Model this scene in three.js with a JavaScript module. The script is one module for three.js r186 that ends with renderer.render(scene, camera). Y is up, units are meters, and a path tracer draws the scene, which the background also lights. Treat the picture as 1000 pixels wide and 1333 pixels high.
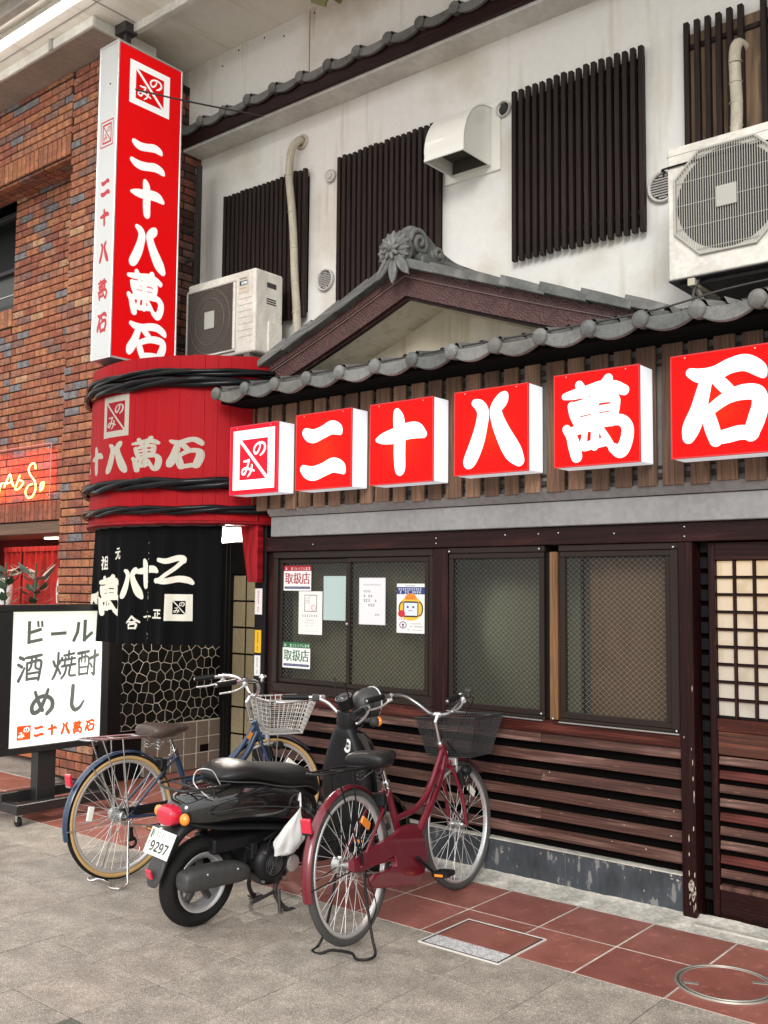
import * as THREE from 'three';
import { mergeGeometries } from 'three/addons/utils/BufferGeometryUtils.js';
import { RoundedBoxGeometry } from 'three/addons/geometries/RoundedBoxGeometry.js';
import { RectAreaLightUniformsLib } from 'three/addons/lights/RectAreaLightUniformsLib.js';

// ---------------------------------------------------------------- camera, sky, light, exposure
const scene = new THREE.Scene();
const camera = new THREE.PerspectiveCamera(54.49, 768 / 1024, 0.05, 200);
const RAD = Math.PI / 180;
camera.position.set(0, 1.55, 4.652);
camera.rotation.set(4.418 * RAD, 39.466 * RAD, 0.486 * RAD, 'YXZ');

function overcast() {                       // even daylight under the translucent roof of a shopping arcade
  const W = 64, H = 32, d = new Float32Array(W * H * 4);
  for (let y = 0; y < H; y++) for (let x = 0; x < W; x++) {
    const up = ((y + 0.5) / H - 0.5) * Math.PI, k = 0.72 + 0.68 * Math.max(0, Math.sin(up)), o = (y * W + x) * 4;
    d[o] = 1.0 * k; d[o + 1] = 1.0 * k; d[o + 2] = 0.99 * k; d[o + 3] = 1;
  }
  const t = new THREE.DataTexture(d, W, H, THREE.RGBAFormat, THREE.FloatType);
  t.mapping = THREE.EquirectangularReflectionMapping; t.magFilter = THREE.LinearFilter; t.minFilter = THREE.LinearFilter; t.needsUpdate = true;
  return t;
}
scene.background = overcast();
scene.environment = scene.background;
scene.environmentIntensity = 1; scene.backgroundIntensity = 1;
const sun = new THREE.DirectionalLight(new THREE.Color(1, 0.975, 0.94), 1.5);
sun.position.set(3, 8, 13); sun.target.position.set(-4, 1, 0);
sun.castShadow = true; sun.shadow.radius = 45;
sun.shadow.camera.left = -9; sun.shadow.camera.right = 9; sun.shadow.camera.top = 9; sun.shadow.camera.bottom = -9; sun.shadow.camera.far = 40;
sun.shadow.mapSize.set(2048, 2048);
scene.add(sun, sun.target);
const renderer = new THREE.WebGLRenderer({ antialias: true });
renderer.setSize(768, 1024);
renderer.toneMapping = THREE.LinearToneMapping;
renderer.toneMappingExposure = 1.5;
renderer.shadowMap.enabled = true;
renderer.shadowMap.type = THREE.PCFSoftShadowMap;
RectAreaLightUniformsLib.init();

// ---------------------------------------------------------------- helpers
const rng = (s) => () => { s = (s + 0x6d2b79f5) | 0; let t = Math.imul(s ^ (s >>> 15), 1 | s); t = (t + Math.imul(t ^ (t >>> 7), 61 | t)) ^ t; return ((t ^ (t >>> 14)) >>> 0) / 4294967296; };
const rnd = rng(20240), rr = (a, b) => a + (b - a) * rnd(), pick = (a) => a[Math.floor(rnd() * a.length)];
const V = (x, y, z) => new THREE.Vector3(x, y, z), lerp = (a, b, t) => a + (b - a) * t, clamp = (x, a = 0, b = 1) => Math.min(b, Math.max(a, x));
const sstep = (a, b, x) => { const t = clamp((x - a) / (b - a)); return t * t * (3 - 2 * t); };
const used = {};
function numbered(n) { const k = (used[n] = (used[n] ?? -1) + 1); return k ? n + '_' + String(k).padStart(3, '0') : n; }
function tag(o, label, category, group) { if (label) o.userData.label = label; if (category) o.userData.category = category; if (group) o.userData.group = group; return o; }
function thing(name, label, category, p = [0, 0, 0], group, kind) {
  const o = new THREE.Group(); o.name = numbered(name); o.position.set(...p); scene.add(o); tag(o, label, category, group);
  if (kind) o.userData.kind = kind; return o;
}
function part(parent, name, geo, m, label) {
  const o = new THREE.Mesh(geo, m); o.name = parent === scene ? numbered(name) : name; o.castShadow = o.receiveShadow = true; parent.add(o);
  if (label) o.userData.label = label; return o;
}
function grp(parent, name, p = [0, 0, 0]) { const o = new THREE.Group(); o.name = name; o.position.set(...p); parent.add(o); return o; }
function quadsGeo(faces, center) {          // convex solid: faces are lists of points, turned outwards from center
  const pos = [], c = center ?? V(0, 0, 0), n = V(), e1 = V(), e2 = V(), m = V();
  for (const f of faces) {
    e1.subVectors(f[1], f[0]); e2.subVectors(f[2], f[0]); n.crossVectors(e1, e2);
    m.set(0, 0, 0); f.forEach((p) => m.add(p)); m.multiplyScalar(1 / f.length).sub(c);
    const g = n.dot(m) < 0 ? [...f].reverse() : f;
    for (let i = 1; i + 1 < g.length; i++) for (const p of [g[0], g[i], g[i + 1]]) pos.push(p.x, p.y, p.z);
  }
  const geo = new THREE.BufferGeometry(); geo.setAttribute('position', new THREE.Float32BufferAttribute(pos, 3)); geo.computeVertexNormals();
  return uvBox(geo);
}
function uvBox(geo, s = 1, ou = 0, ov = 0) { // uv in metres / s, by the side each face looks to
  const g = geo.index ? geo.toNonIndexed() : geo, p = g.attributes.position, uv = new Float32Array(p.count * 2), a = V(), b = V(), c = V(), n = V();
  for (let i = 0; i < p.count; i += 3) {
    a.fromBufferAttribute(p, i); b.fromBufferAttribute(p, i + 1); c.fromBufferAttribute(p, i + 2);
    n.subVectors(b, a).cross(c.clone().sub(a)); const x = Math.abs(n.x), y = Math.abs(n.y), z = Math.abs(n.z);
    [a, b, c].forEach((q, k) => { const [u, v] = z >= x && z >= y ? [q.x, q.y] : x >= y ? [q.z, q.y] : [q.x, q.z]; uv[(i + k) * 2] = u / s + ou; uv[(i + k) * 2 + 1] = v / s + ov; });
  }
  g.setAttribute('uv', new THREE.BufferAttribute(uv, 2)); return g;
}
function uvLong(geo, axis, ou = rnd() * 7, ov = rnd() * 7, across = 4) { // grain runs along axis
  const g = uvBox(geo), p = g.attributes.position, uv = g.attributes.uv, q = [V(), V(), V()];
  for (let i = 0; i < p.count; i++) {
    q[0].fromBufferAttribute(p, i); const t = [q[0].x, q[0].y, q[0].z], l = t[axis], o = t[(axis + 1) % 3] + t[(axis + 2) % 3];
    uv.setXY(i, o * across + ou, l * 1.0 + ov);
  }
  return g;
}
function cbox(w, h, d, c = 0.003) {         // box with chamfered edges
  const x = w / 2, y = h / 2, z = d / 2; c = Math.min(c, x * 0.6, y * 0.6, z * 0.6); const F = [], S = [-1, 1];
  const X = (sx, sy, sz) => V(sx * x, sy * (y - c), sz * (z - c)), Y = (sx, sy, sz) => V(sx * (x - c), sy * y, sz * (z - c)), Z = (sx, sy, sz) => V(sx * (x - c), sy * (y - c), sz * z);
  for (const s of S) { F.push([X(s, -1, -1), X(s, 1, -1), X(s, 1, 1), X(s, -1, 1)], [Y(-1, s, -1), Y(1, s, -1), Y(1, s, 1), Y(-1, s, 1)], [Z(-1, -1, s), Z(1, -1, s), Z(1, 1, s), Z(-1, 1, s)]); }
  for (const a of S) for (const b of S) {
    F.push([X(a, b, -1), X(a, b, 1), Y(a, b, 1), Y(a, b, -1)], [X(a, -1, b), X(a, 1, b), Z(a, 1, b), Z(a, -1, b)], [Y(-1, a, b), Y(1, a, b), Z(1, a, b), Z(-1, a, b)]);
    for (const e of S) F.push([X(a, b, e), Y(a, b, e), Z(a, b, e)]);
  }
  return quadsGeo(F);
}
const boxAt = (x0, x1, y0, y1, z0, z1, c = 0.003) => cbox(x1 - x0, y1 - y0, z1 - z0, c).translate((x0 + x1) / 2, (y0 + y1) / 2, (z0 + z1) / 2);
const plain = (g) => { const h = g.index ? g.toNonIndexed() : g; for (const k of Object.keys(h.attributes)) if (!['position', 'normal', 'uv'].includes(k)) h.deleteAttribute(k); if (!h.attributes.uv) uvBox(h); h.morphAttributes = {}; return h; };
const merge = (list) => mergeGeometries(list.map(plain), false);
function rod(a, b, r, r2 = r, n = 8) {
  const A = a.isVector3 ? a : V(...a), B = b.isVector3 ? b : V(...b), d = B.clone().sub(A), g = new THREE.CylinderGeometry(r2, r, d.length(), n, 1);
  g.applyQuaternion(new THREE.Quaternion().setFromUnitVectors(V(0, 1, 0), d.clone().normalize())); return g.translate((A.x + B.x) / 2, (A.y + B.y) / 2, (A.z + B.z) / 2);
}
function tube(pts, r, n = 8, seg, closed = false, tension = 0.5) {
  const c = new THREE.CatmullRomCurve3(pts.map((p) => (p.isVector3 ? p : V(...p))), closed, 'catmullrom', tension), s = seg ?? pts.length * 8;
  const g = new THREE.TubeGeometry(c, s, r, n, closed);
  if (closed) return g;
  const ends = [0, 1].map((t) => new THREE.SphereGeometry(r, n, 4).translate(...c.getPoint(t).toArray()));
  return merge([g, ...ends]);
}
function poly(pts, r, n = 8) { const g = []; for (let i = 0; i + 1 < pts.length; i++) { g.push(rod(pts[i], pts[i + 1], r, r, n)); if (i) g.push(new THREE.SphereGeometry(r, n, 5).translate(...(pts[i].toArray?.() ?? pts[i]))); } return merge(g); }
// skin over cross-sections along x; each section { x, y, h, w, e, z, top, bot } : half height h, half width w, superellipse exponent e
function loft(secs, nu = 28, sub = 4, ends = true) {
  const at = (k, t) => { const i = Math.min(secs.length - 2, Math.floor(t)), f = t - i, g = (j) => secs[clamp(j, 0, secs.length - 1)][k] ?? ({ e: 2.4, z: 0 })[k] ?? 0;
    const p0 = g(i - 1), p1 = g(i), p2 = g(i + 1), p3 = g(i + 2); return 0.5 * (2 * p1 + (p2 - p0) * f + (2 * p0 - 5 * p1 + 4 * p2 - p3) * f * f + (3 * p1 - p0 - 3 * p2 + p3) * f * f * f); };
  const N = (secs.length - 1) * sub, pos = [], idx = [], uv = [];
  for (let i = 0; i <= N; i++) {
    const t = i / sub, x = at('x', t), y = at('y', t), h = Math.max(1e-4, at('h', t)), w = Math.max(1e-4, at('w', t)), e = at('e', t), z = at('z', t);
    for (let j = 0; j <= nu; j++) {
      const a = (j / nu) * Math.PI * 2, ca = Math.cos(a), sa = Math.sin(a);
      pos.push(x, y + Math.sign(sa) * Math.pow(Math.abs(sa), 2 / e) * h, z + Math.sign(ca) * Math.pow(Math.abs(ca), 2 / e) * w); uv.push(j / nu, t);
    }
  }
  for (let i = 0; i < N; i++) for (let j = 0; j < nu; j++) { const a = i * (nu + 1) + j, b = a + nu + 1; idx.push(a, a + 1, b, b, a + 1, b + 1); }
  if (ends) for (const i of [0, N]) { const c = pos.length / 3, t = i / sub; pos.push(at('x', t), at('y', t), at('z', t)); uv.push(0.5, t); for (let j = 0; j < nu; j++) { const a = i * (nu + 1) + j; i ? idx.push(a, a + 1, c) : idx.push(a + 1, a, c); } }
  const g = new THREE.BufferGeometry(); g.setAttribute('position', new THREE.Float32BufferAttribute(pos, 3)); g.setAttribute('uv', new THREE.Float32BufferAttribute(uv, 2)); g.setIndex(idx); g.computeVertexNormals();
  const n = g.attributes.normal;                                        // weld the seam
  for (let i = 0; i <= N; i++) { const a = i * (nu + 1), b = a + nu, m = V(n.getX(a) + n.getX(b), n.getY(a) + n.getY(b), n.getZ(a) + n.getZ(b)).normalize(); n.setXYZ(a, m.x, m.y, m.z); n.setXYZ(b, m.x, m.y, m.z); }
  return g;
}
function extr(shape, depth, bevel = 0, cs = 8) { return new THREE.ExtrudeGeometry(shape, { depth, bevelEnabled: bevel > 0, bevelSize: bevel, bevelThickness: bevel, bevelSegments: 1, curveSegments: cs, steps: 1 }); }
function shapeOf(pts) { const s = new THREE.Shape(); pts.forEach(([x, y], i) => (i ? s.lineTo(x, y) : s.moveTo(x, y))); s.closePath(); return s; }
function grid(f, nu, nv) {                   // sheet from a function (u, v) -> [x, y, z]
  const pos = [], uv = [], idx = [];
  for (let i = 0; i <= nv; i++) for (let j = 0; j <= nu; j++) { pos.push(...f(j / nu, i / nv)); uv.push(j / nu, i / nv); }
  for (let i = 0; i < nv; i++) for (let j = 0; j < nu; j++) { const a = i * (nu + 1) + j, b = a + nu + 1; idx.push(a, a + 1, b, b, a + 1, b + 1); }
  const g = new THREE.BufferGeometry(); g.setAttribute('position', new THREE.Float32BufferAttribute(pos, 3)); g.setAttribute('uv', new THREE.Float32BufferAttribute(uv, 2)); g.setIndex(idx); g.computeVertexNormals(); return g;
}

// ---------------------------------------------------------------- noise and textures
const hash = (x, y, s) => { let h = Math.imul(x, 374761393) ^ Math.imul(y, 668265263) ^ Math.imul(s, 974711); h = Math.imul(h ^ (h >>> 13), 1274126177); return ((h ^ (h >>> 16)) >>> 0) / 4294967296; };
function pn(x, y, px, py, s) {               // value noise, periodic
  const xi = Math.floor(x), yi = Math.floor(y), fx = x - xi, fy = y - yi, u = fx * fx * (3 - 2 * fx), v = fy * fy * (3 - 2 * fy), m = (a, p) => ((a % p) + p) % p;
  const a = hash(m(xi, px), m(yi, py), s), b = hash(m(xi + 1, px), m(yi, py), s), c = hash(m(xi, px), m(yi + 1, py), s), d = hash(m(xi + 1, px), m(yi + 1, py), s);
  return lerp(lerp(a, b, u), lerp(c, d, u), v);
}
function fb(x, y, px, py, s, o = 4) { let r = 0, a = 0.5, t = 0; for (let i = 0; i < o; i++) { r += a * pn(x, y, px, py, s + i * 17); t += a; a *= 0.5; x *= 2; y *= 2; px *= 2; py *= 2; } return r / t; }
function dtex(n, f, srgb = true, m = n) {
  const d = new Uint8Array(n * m * 4);
  for (let y = 0; y < m; y++) for (let x = 0; x < n; x++) { const c = f(x / n, y / m), o = (y * n + x) * 4; const [r, g, b] = typeof c === 'number' ? [c, c, c] : c; d[o] = clamp(r) * 255; d[o + 1] = clamp(g) * 255; d[o + 2] = clamp(b) * 255; d[o + 3] = 255; }
  const t = new THREE.DataTexture(d, n, m); t.wrapS = t.wrapT = THREE.RepeatWrapping; t.magFilter = THREE.LinearFilter; t.minFilter = THREE.LinearMipmapLinearFilter; t.generateMipmaps = true; if (srgb) t.colorSpace = THREE.SRGBColorSpace; t.needsUpdate = true; return t;
}
const C = (r, g, b) => new THREE.Color().setRGB(r, g, b);
const mat = (color, o = {}) => new THREE.MeshPhysicalMaterial({ color, roughness: 0.6, ...o });
const N = {};
N.grime = dtex(512, (x, y) => { const a = fb(x * 5, y * 5, 5, 5, 3, 5), b = fb(x * 40, y * 40, 40, 40, 9, 2); return 0.82 + 0.16 * (a - 0.4) + 0.10 * b; });
N.fine = dtex(256, (x, y) => 0.5 * fb(x * 24, y * 24, 24, 24, 21, 3) + 0.5 * pn(x * 128, y * 128, 128, 128, 5), false);
N.plaster = dtex(1024, (x, y) => {
  const a = fb(x * 4, y * 4, 4, 4, 31, 5), s = fb(x * 26, y * 2, 26, 2, 37, 4), b = fb(x * 70, y * 70, 70, 70, 41, 3), st = sstep(0.52, 0.78, a) * 0.75 + sstep(0.58, 0.84, s) * 0.75;
  return [0.945 - 0.10 * st - 0.03 * b, 0.94 - 0.12 * st - 0.03 * b, 0.925 - 0.155 * st - 0.03 * b];
});
N.grain = dtex(512, (x, y) => {              // wood, grain along v
  const w = fb(x * 3, y * 2, 3, 2, 51, 3) * 1.1, g = pn(x * 34 + w * 9, y * 3, 34, 3, 53), k = fb(x * 90, y * 5, 90, 5, 57, 2), ring = 0.5 + 0.5 * Math.sin((x * 10 + w * 5) * 6.283);
  return 0.52 + 0.20 * g + 0.22 * k + 0.12 * ring;
});
N.granite = dtex(1024, (x, y) => {
  const a = hash(Math.floor(x * 230), Math.floor(y * 230), 61), n = pn(x * 300, y * 300, 300, 300, 63), b = fb(x * 6, y * 6, 6, 6, 67, 4), v = 0.61 + 0.20 * (n - 0.5) + 0.22 * (b - 0.5) + (a > 0.87 ? 0.2 : a < 0.2 ? -0.13 : 0);
  return [v * 1.01, v * 0.975, v * 0.935];
});
N.redtile = dtex(512, (x, y) => { const a = fb(x * 5, y * 5, 5, 5, 71, 5), b = pn(x * 150, y * 150, 150, 150, 73), c = fb(x * 20, y * 20, 20, 20, 77, 3); const p = sstep(0.66, 0.8, c) * 0.12; return [0.86 + 0.2 * (a - 0.5) + 0.10 * (b - 0.5) + p, 0.84 + 0.22 * (a - 0.5) + 0.10 * (b - 0.5) + p, 0.82 + 0.24 * (a - 0.5) + 0.10 * (b - 0.5) + p]; });
N.clay = dtex(512, (x, y) => { const a = fb(x * 6, y * 6, 6, 6, 81, 5), b = fb(x * 60, y * 60, 60, 60, 83, 2); const v = 0.76 + 0.42 * (a - 0.5) + 0.14 * (b - 0.5); return [v, v, v * 0.985]; });
N.brick = dtex(512, (x, y) => { const a = fb(x * 8, y * 8, 8, 8, 91, 4), b = pn(x * 120, y * 120, 120, 120, 93), d = fb(x * 30, y * 30, 30, 30, 95, 2); return 0.78 + 0.4 * (a - 0.5) + 0.16 * (b - 0.5) - 0.25 * sstep(0.68, 0.8, d); });
N.concrete = dtex(1024, (x, y) => {          // blue-grey paint worn off concrete, top edge whitest
  const a = fb(x * 9, y * 9, 9, 9, 101, 5), b = fb(x * 50, y * 18, 50, 18, 103, 4), s = fb(x * 60, y * 3, 60, 3, 107, 3), chip = 1.3 * sstep(0.61 - 0.10 * Math.pow(y, 8), 0.66, 0.55 * b + 0.45 * a) + 0.35 * sstep(0.74, 0.82, s), v = 0.40 + 0.24 * (a - 0.5) + 0.12 * (b - 0.5);
  return [lerp(v * 0.93, 0.74, clamp(chip)), lerp(v * 1.0, 0.74, clamp(chip)), lerp(v * 1.07, 0.72, clamp(chip))];
});
N.cement = dtex(512, (x, y) => { const a = fb(x * 7, y * 7, 7, 7, 111, 5), b = fb(x * 40, y * 40, 40, 40, 113, 3); const v = 0.72 + 0.35 * (a - 0.5) + 0.2 * (b - 0.5); return [v, v * 0.985, v * 0.95]; });
N.varnish = dtex(512, (x, y) => {            // dark red-brown varnished boards, worn pale along the grain
  const w = fb(x * 3, y * 2, 3, 2, 121, 3), g = pn(x * 60 + w * 8, y * 3, 60, 3, 123), k = fb(x * 12, y * 3, 12, 3, 127, 4), f = sstep(0.45, 0.85, k), sc = sstep(0.8, 0.88, fb(x * 50, y * 20, 50, 20, 129, 2));
  const v = 0.62 + 0.3 * (g - 0.5) + 0.34 * f; return [v + 0.3 * sc, v * (0.93 + 0.12 * f) + 0.3 * sc, v * (0.9 + 0.16 * f) + 0.28 * sc];
});
N.emboss = dtex(256, (x, y) => { const w = fb(x * 5, y * 5, 5, 5, 131, 2); return 0.5 + 0.5 * Math.sin((x * 9 + w * 3.2) * 6.283) * Math.sin((y * 14 + w * 2.5) * 6.283); }, false);
for (const k in N) N[k].anisotropy = 8;
function canvas(w, h, draw, srgb = true) {
  const c = document.createElement('canvas'); c.width = w; c.height = h; const x = c.getContext('2d'); draw(x, w, h);
  const t = new THREE.CanvasTexture(c); t.colorSpace = srgb ? THREE.SRGBColorSpace : THREE.NoColorSpace; t.anisotropy = 8; t.generateMipmaps = true; return t;
}
// ---------------------------------------------------------------- brush lettering: strokes of [x, y, width] in a 100 x 100 cell
const GL = {
  ni: [[[15, 23, 11], [22, 27, 15], [31, 29, 16], [49, 25, 15], [66, 20, 16], [78, 23, 13], [83, 28, 6]], [[11, 74, 10], [20, 79, 15], [32, 81, 17], [51, 77, 16], [70, 72, 17], [84, 76, 14], [90, 82, 6]]],
  ju: [[[43, 11, 9], [46, 20, 15], [48, 42, 16], [48, 66, 16], [49, 84, 14], [49, 88, 9]], [[9, 44, 5], [20, 43, 12], [40, 41, 17], [60, 37, 18], [76, 37, 17], [89, 43, 8]]],
  ha: [[[27, 13, 8], [34, 17, 12], [39, 26, 14], [36, 45, 15], [29, 66, 17], [19, 86, 15], [16, 90, 8]], [[70, 9, 10], [66, 14, 15], [58, 24, 14], [60, 36, 15], [69, 56, 18], [82, 78, 20], [91, 90, 12]]],
  man: [[[10, 22, 6], [22, 21, 9], [38, 19, 10], [58, 16, 11], [74, 18, 11], [86, 23, 9]], [[29, 11, 8], [33, 18, 9], [37, 25, 7]], [[66, 8, 9], [60, 16, 10], [52, 25, 8]],
    [[19, 34, 8], [22, 44, 9], [27, 54, 9]], [[20, 35, 8], [40, 32, 8], [60, 29, 8], [74, 31, 9], [74, 42, 9], [70, 56, 9]], [[26, 43, 6], [48, 41, 6], [70, 40, 6]], [[27, 52, 6], [48, 50, 6], [70, 49, 6]], [[48, 28, 8], [49, 45, 8], [49, 66, 8], [48, 82, 8]],
    [[12, 60, 8], [18, 68, 10], [22, 80, 12], [25, 92, 11]], [[15, 64, 8], [38, 60, 9], [62, 56, 9], [82, 56, 10], [89, 64, 11], [88, 78, 12], [81, 90, 12], [71, 86, 8]], [[36, 63, 6], [35, 72, 6], [34, 81, 8], [46, 80, 8], [62, 78, 8]], [[58, 66, 6], [63, 74, 7], [68, 82, 7]]],
  seki: [[[18, 16, 8], [28, 20, 12], [44, 20, 13], [62, 14, 13], [78, 13, 14], [92, 21, 12], [96, 27, 6]], [[36, 23, 11], [31, 40, 13], [26, 56, 15], [18, 73, 16], [15, 82, 11]], [[46, 25, 10], [54, 33, 11], [62, 41, 10]],
    [[35, 60, 9], [46, 52, 10], [60, 45, 11], [76, 42, 13], [90, 45, 13], [92, 56, 14], [88, 70, 15], [82, 84, 13]], [[36, 56, 10], [40, 72, 13], [45, 87, 12]], [[44, 86, 10], [58, 84, 12], [72, 82, 12], [84, 84, 11]]],
  no: [[[55, 18, 9], [52, 40, 10], [40, 66, 11], [24, 78, 12], [12, 64, 12], [14, 40, 11], [32, 20, 11], [60, 12, 11], [84, 24, 13], [88, 50, 14], [76, 74, 13], [56, 90, 8]]],
  mi: [[[20, 14, 8], [36, 14, 10], [56, 10, 10], [50, 30, 10], [38, 60, 10], [24, 80, 11], [10, 76, 10], [12, 58, 10], [32, 50, 10], [60, 56, 11], [92, 66, 9]], [[76, 36, 10], [74, 56, 11], [64, 78, 10], [48, 94, 6]]],
  bi: [[[18, 12, 13], [18, 84, 13]], [[18, 50, 12], [74, 38, 12]], [[18, 84, 12], [80, 76, 13]], [[62, 10, 9], [64, 24, 9]], [[82, 10, 9], [84, 24, 9]]],
  bar: [[[8, 52, 15], [92, 48, 15]]],
  ru: [[[28, 18, 13], [24, 52, 13], [8, 84, 11]], [[60, 10, 14], [58, 84, 13]], [[58, 84, 12], [92, 58, 11]]],
  sake: [[[10, 14, 10], [24, 20, 10]], [[4, 38, 9], [18, 46, 9]], [[6, 92, 10], [18, 70, 8], [28, 50, 6]], [[34, 16, 8], [66, 12, 9], [94, 8, 8]], [[38, 34, 7], [38, 90, 8]], [[38, 34, 7], [92, 28, 8], [90, 60, 8], [84, 92, 8]], [[56, 14, 7], [54, 44, 7], [46, 58, 6]], [[74, 12, 7], [72, 50, 7], [84, 56, 6]], [[40, 70, 7], [86, 66, 7]], [[40, 88, 8], [84, 86, 8]]],
  yaki: [[[6, 36, 9], [14, 52, 9]], [[42, 26, 8], [30, 44, 8]], [[26, 8, 8], [24, 50, 9], [14, 78, 9], [4, 94, 7]], [[25, 58, 7], [36, 78, 8]], [[50, 18, 7], [92, 12, 8]], [[70, 4, 8], [68, 32, 7]], [[44, 34, 7], [96, 28, 7]], [[56, 26, 7], [52, 52, 7]], [[82, 24, 7], [80, 50, 7]], [[42, 54, 8], [98, 48, 8]], [[60, 56, 7], [54, 78, 8], [40, 94, 7]], [[76, 54, 8], [74, 84, 8], [98, 86, 8]]],
  chu: [[[6, 14, 10], [54, 8, 11]], [[10, 32, 8], [12, 90, 8]], [[10, 32, 8], [52, 28, 8], [50, 88, 8]], [[24, 12, 7], [22, 44, 7]], [[38, 10, 7], [38, 46, 7]], [[12, 64, 7], [50, 62, 7]], [[12, 88, 8], [50, 86, 8]], [[58, 34, 12], [98, 22, 11]], [[84, 6, 10], [82, 60, 10], [80, 92, 9], [70, 84, 6]], [[64, 52, 8], [70, 64, 8]]],
  me: [[[22, 12, 9], [34, 44, 11], [52, 78, 11]], [[72, 6, 9], [58, 44, 11], [36, 80, 12], [16, 84, 12], [10, 64, 12], [30, 36, 11], [62, 28, 11], [88, 44, 12], [90, 70, 13], [70, 92, 11]]],
  shi: [[[30, 6, 14], [28, 40, 15], [26, 72, 15], [42, 90, 14], [66, 84, 12], [88, 62, 8]]],
  sei: [[[14, 14, 12], [86, 12, 12]], [[52, 14, 12], [52, 84, 12]], [[54, 46, 11], [82, 44, 11]], [[26, 44, 12], [24, 84, 12]], [[6, 86, 12], [94, 84, 12]]],
  ichi: [[[6, 54, 10], [30, 56, 15], [60, 48, 15], [94, 50, 12]]],
  gou: [[[50, 8, 11], [30, 32, 12], [6, 52, 10]], [[50, 8, 11], [70, 30, 13], [96, 48, 12]], [[32, 48, 10], [70, 46, 10]], [[26, 64, 10], [28, 92, 11]], [[26, 64, 10], [76, 62, 11], [72, 92, 11]], [[28, 90, 10], [72, 90, 10]]],
  gen: [[[28, 16, 11], [72, 12, 11]], [[8, 42, 11], [92, 36, 12]], [[38, 44, 11], [30, 70, 11], [8, 92, 9]], [[60, 42, 11], [60, 84, 12], [92, 84, 11], [94, 68, 8]]],
  so: [[[14, 12, 9], [26, 20, 10]], [[4, 36, 9], [36, 32, 10], [8, 66, 9]], [[22, 50, 10], [22, 94, 10]], [[50, 16, 10], [50, 88, 10]], [[50, 16, 10], [84, 14, 10], [84, 88, 10]], [[52, 40, 9], [82, 40, 9]], [[52, 64, 9], [82, 64, 9]], [[38, 90, 10], [98, 88, 10]]],
  tori: [[[4, 10, 9], [52, 10, 9]], [[14, 10, 9], [14, 78, 9]], [[42, 10, 9], [42, 94, 9]], [[14, 32, 8], [42, 32, 8]], [[14, 54, 8], [42, 54, 8]], [[4, 80, 8], [52, 72, 8]], [[54, 20, 9], [94, 20, 9], [84, 56, 9], [52, 92, 8]], [[60, 28, 9], [74, 64, 9], [98, 92, 8]]],
  atsu: [[[4, 28, 9], [36, 26, 9]], [[22, 6, 10], [22, 90, 10], [12, 84, 7]], [[4, 64, 8], [38, 52, 8]], [[42, 12, 9], [86, 10, 9], [78, 40, 9], [94, 40, 9], [80, 70, 9], [46, 94, 8]], [[54, 14, 9], [52, 56, 9], [38, 92, 8]], [[56, 44, 8], [72, 74, 9], [98, 94, 8]]],
  mise: [[[52, 2, 10], [52, 14, 10]], [[10, 18, 9], [94, 18, 9]], [[14, 18, 10], [12, 60, 10], [2, 94, 9]], [[54, 24, 9], [54, 58, 9]], [[54, 40, 8], [88, 40, 8]], [[30, 60, 9], [30, 94, 9]], [[30, 60, 9], [84, 60, 9], [84, 94, 9]], [[30, 90, 9], [84, 90, 9]]],
  pu: [[[12, 20, 11], [76, 20, 11], [66, 56, 11], [30, 92, 10]], [[88, 8, 7], [90, 10, 7]]], re: [[[20, 10, 11], [20, 86, 11], [86, 44, 10]]], mii: [[[20, 12, 10], [80, 26, 10]], [[22, 42, 10], [76, 56, 10]], [[14, 74, 10], [84, 92, 10]]], a: [[[10, 14, 11], [88, 14, 11], [64, 46, 9]], [[48, 34, 10], [44, 66, 10], [22, 92, 10]]], mu: [[[48, 8, 10], [20, 84, 10], [82, 74, 10]], [[64, 54, 10], [92, 92, 10]]],
};
const spline = (st) => { const f = new THREE.CatmullRomCurve3(st.map((p) => V(p[0], p[1], p[2])), false, 'centripetal'); return st.length < 3 ? [0, 1].map((t) => f.getPoint(t)) : f.getPoints(st.length * 9); };
function glyph(c, g, x, y, w, h, col, k = 1, straight = false, off = null) {   // cell at (x, y), size w x h; k widens the strokes
  c.strokeStyle = c.fillStyle = col; c.lineCap = straight ? 'butt' : 'round'; c.lineJoin = 'round';
  for (const st of GL[g]) {
    const P = straight || st.length < 3 ? st.map((p) => V(...p)) : spline(st), q = P.map((p) => [x + (p.x / 100) * w, y + (p.y / 100) * h]);
    if (straight) { c.lineWidth = (st[0][2] / 100) * Math.min(w, h) * k * 1.1; c.lineCap = 'square'; c.beginPath(); q.forEach((p, i) => (i ? c.lineTo(...p) : c.moveTo(...p))); c.stroke(); continue; }
    for (let i = 0; i + 1 < q.length; i++) { c.lineWidth = ((P[i].z + P[i + 1].z) / 200) * Math.sqrt(w * h) * k * 1.22; c.beginPath(); c.moveTo(...q[i]); c.lineTo(...q[i + 1]); c.stroke(); }
  }
}
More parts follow.
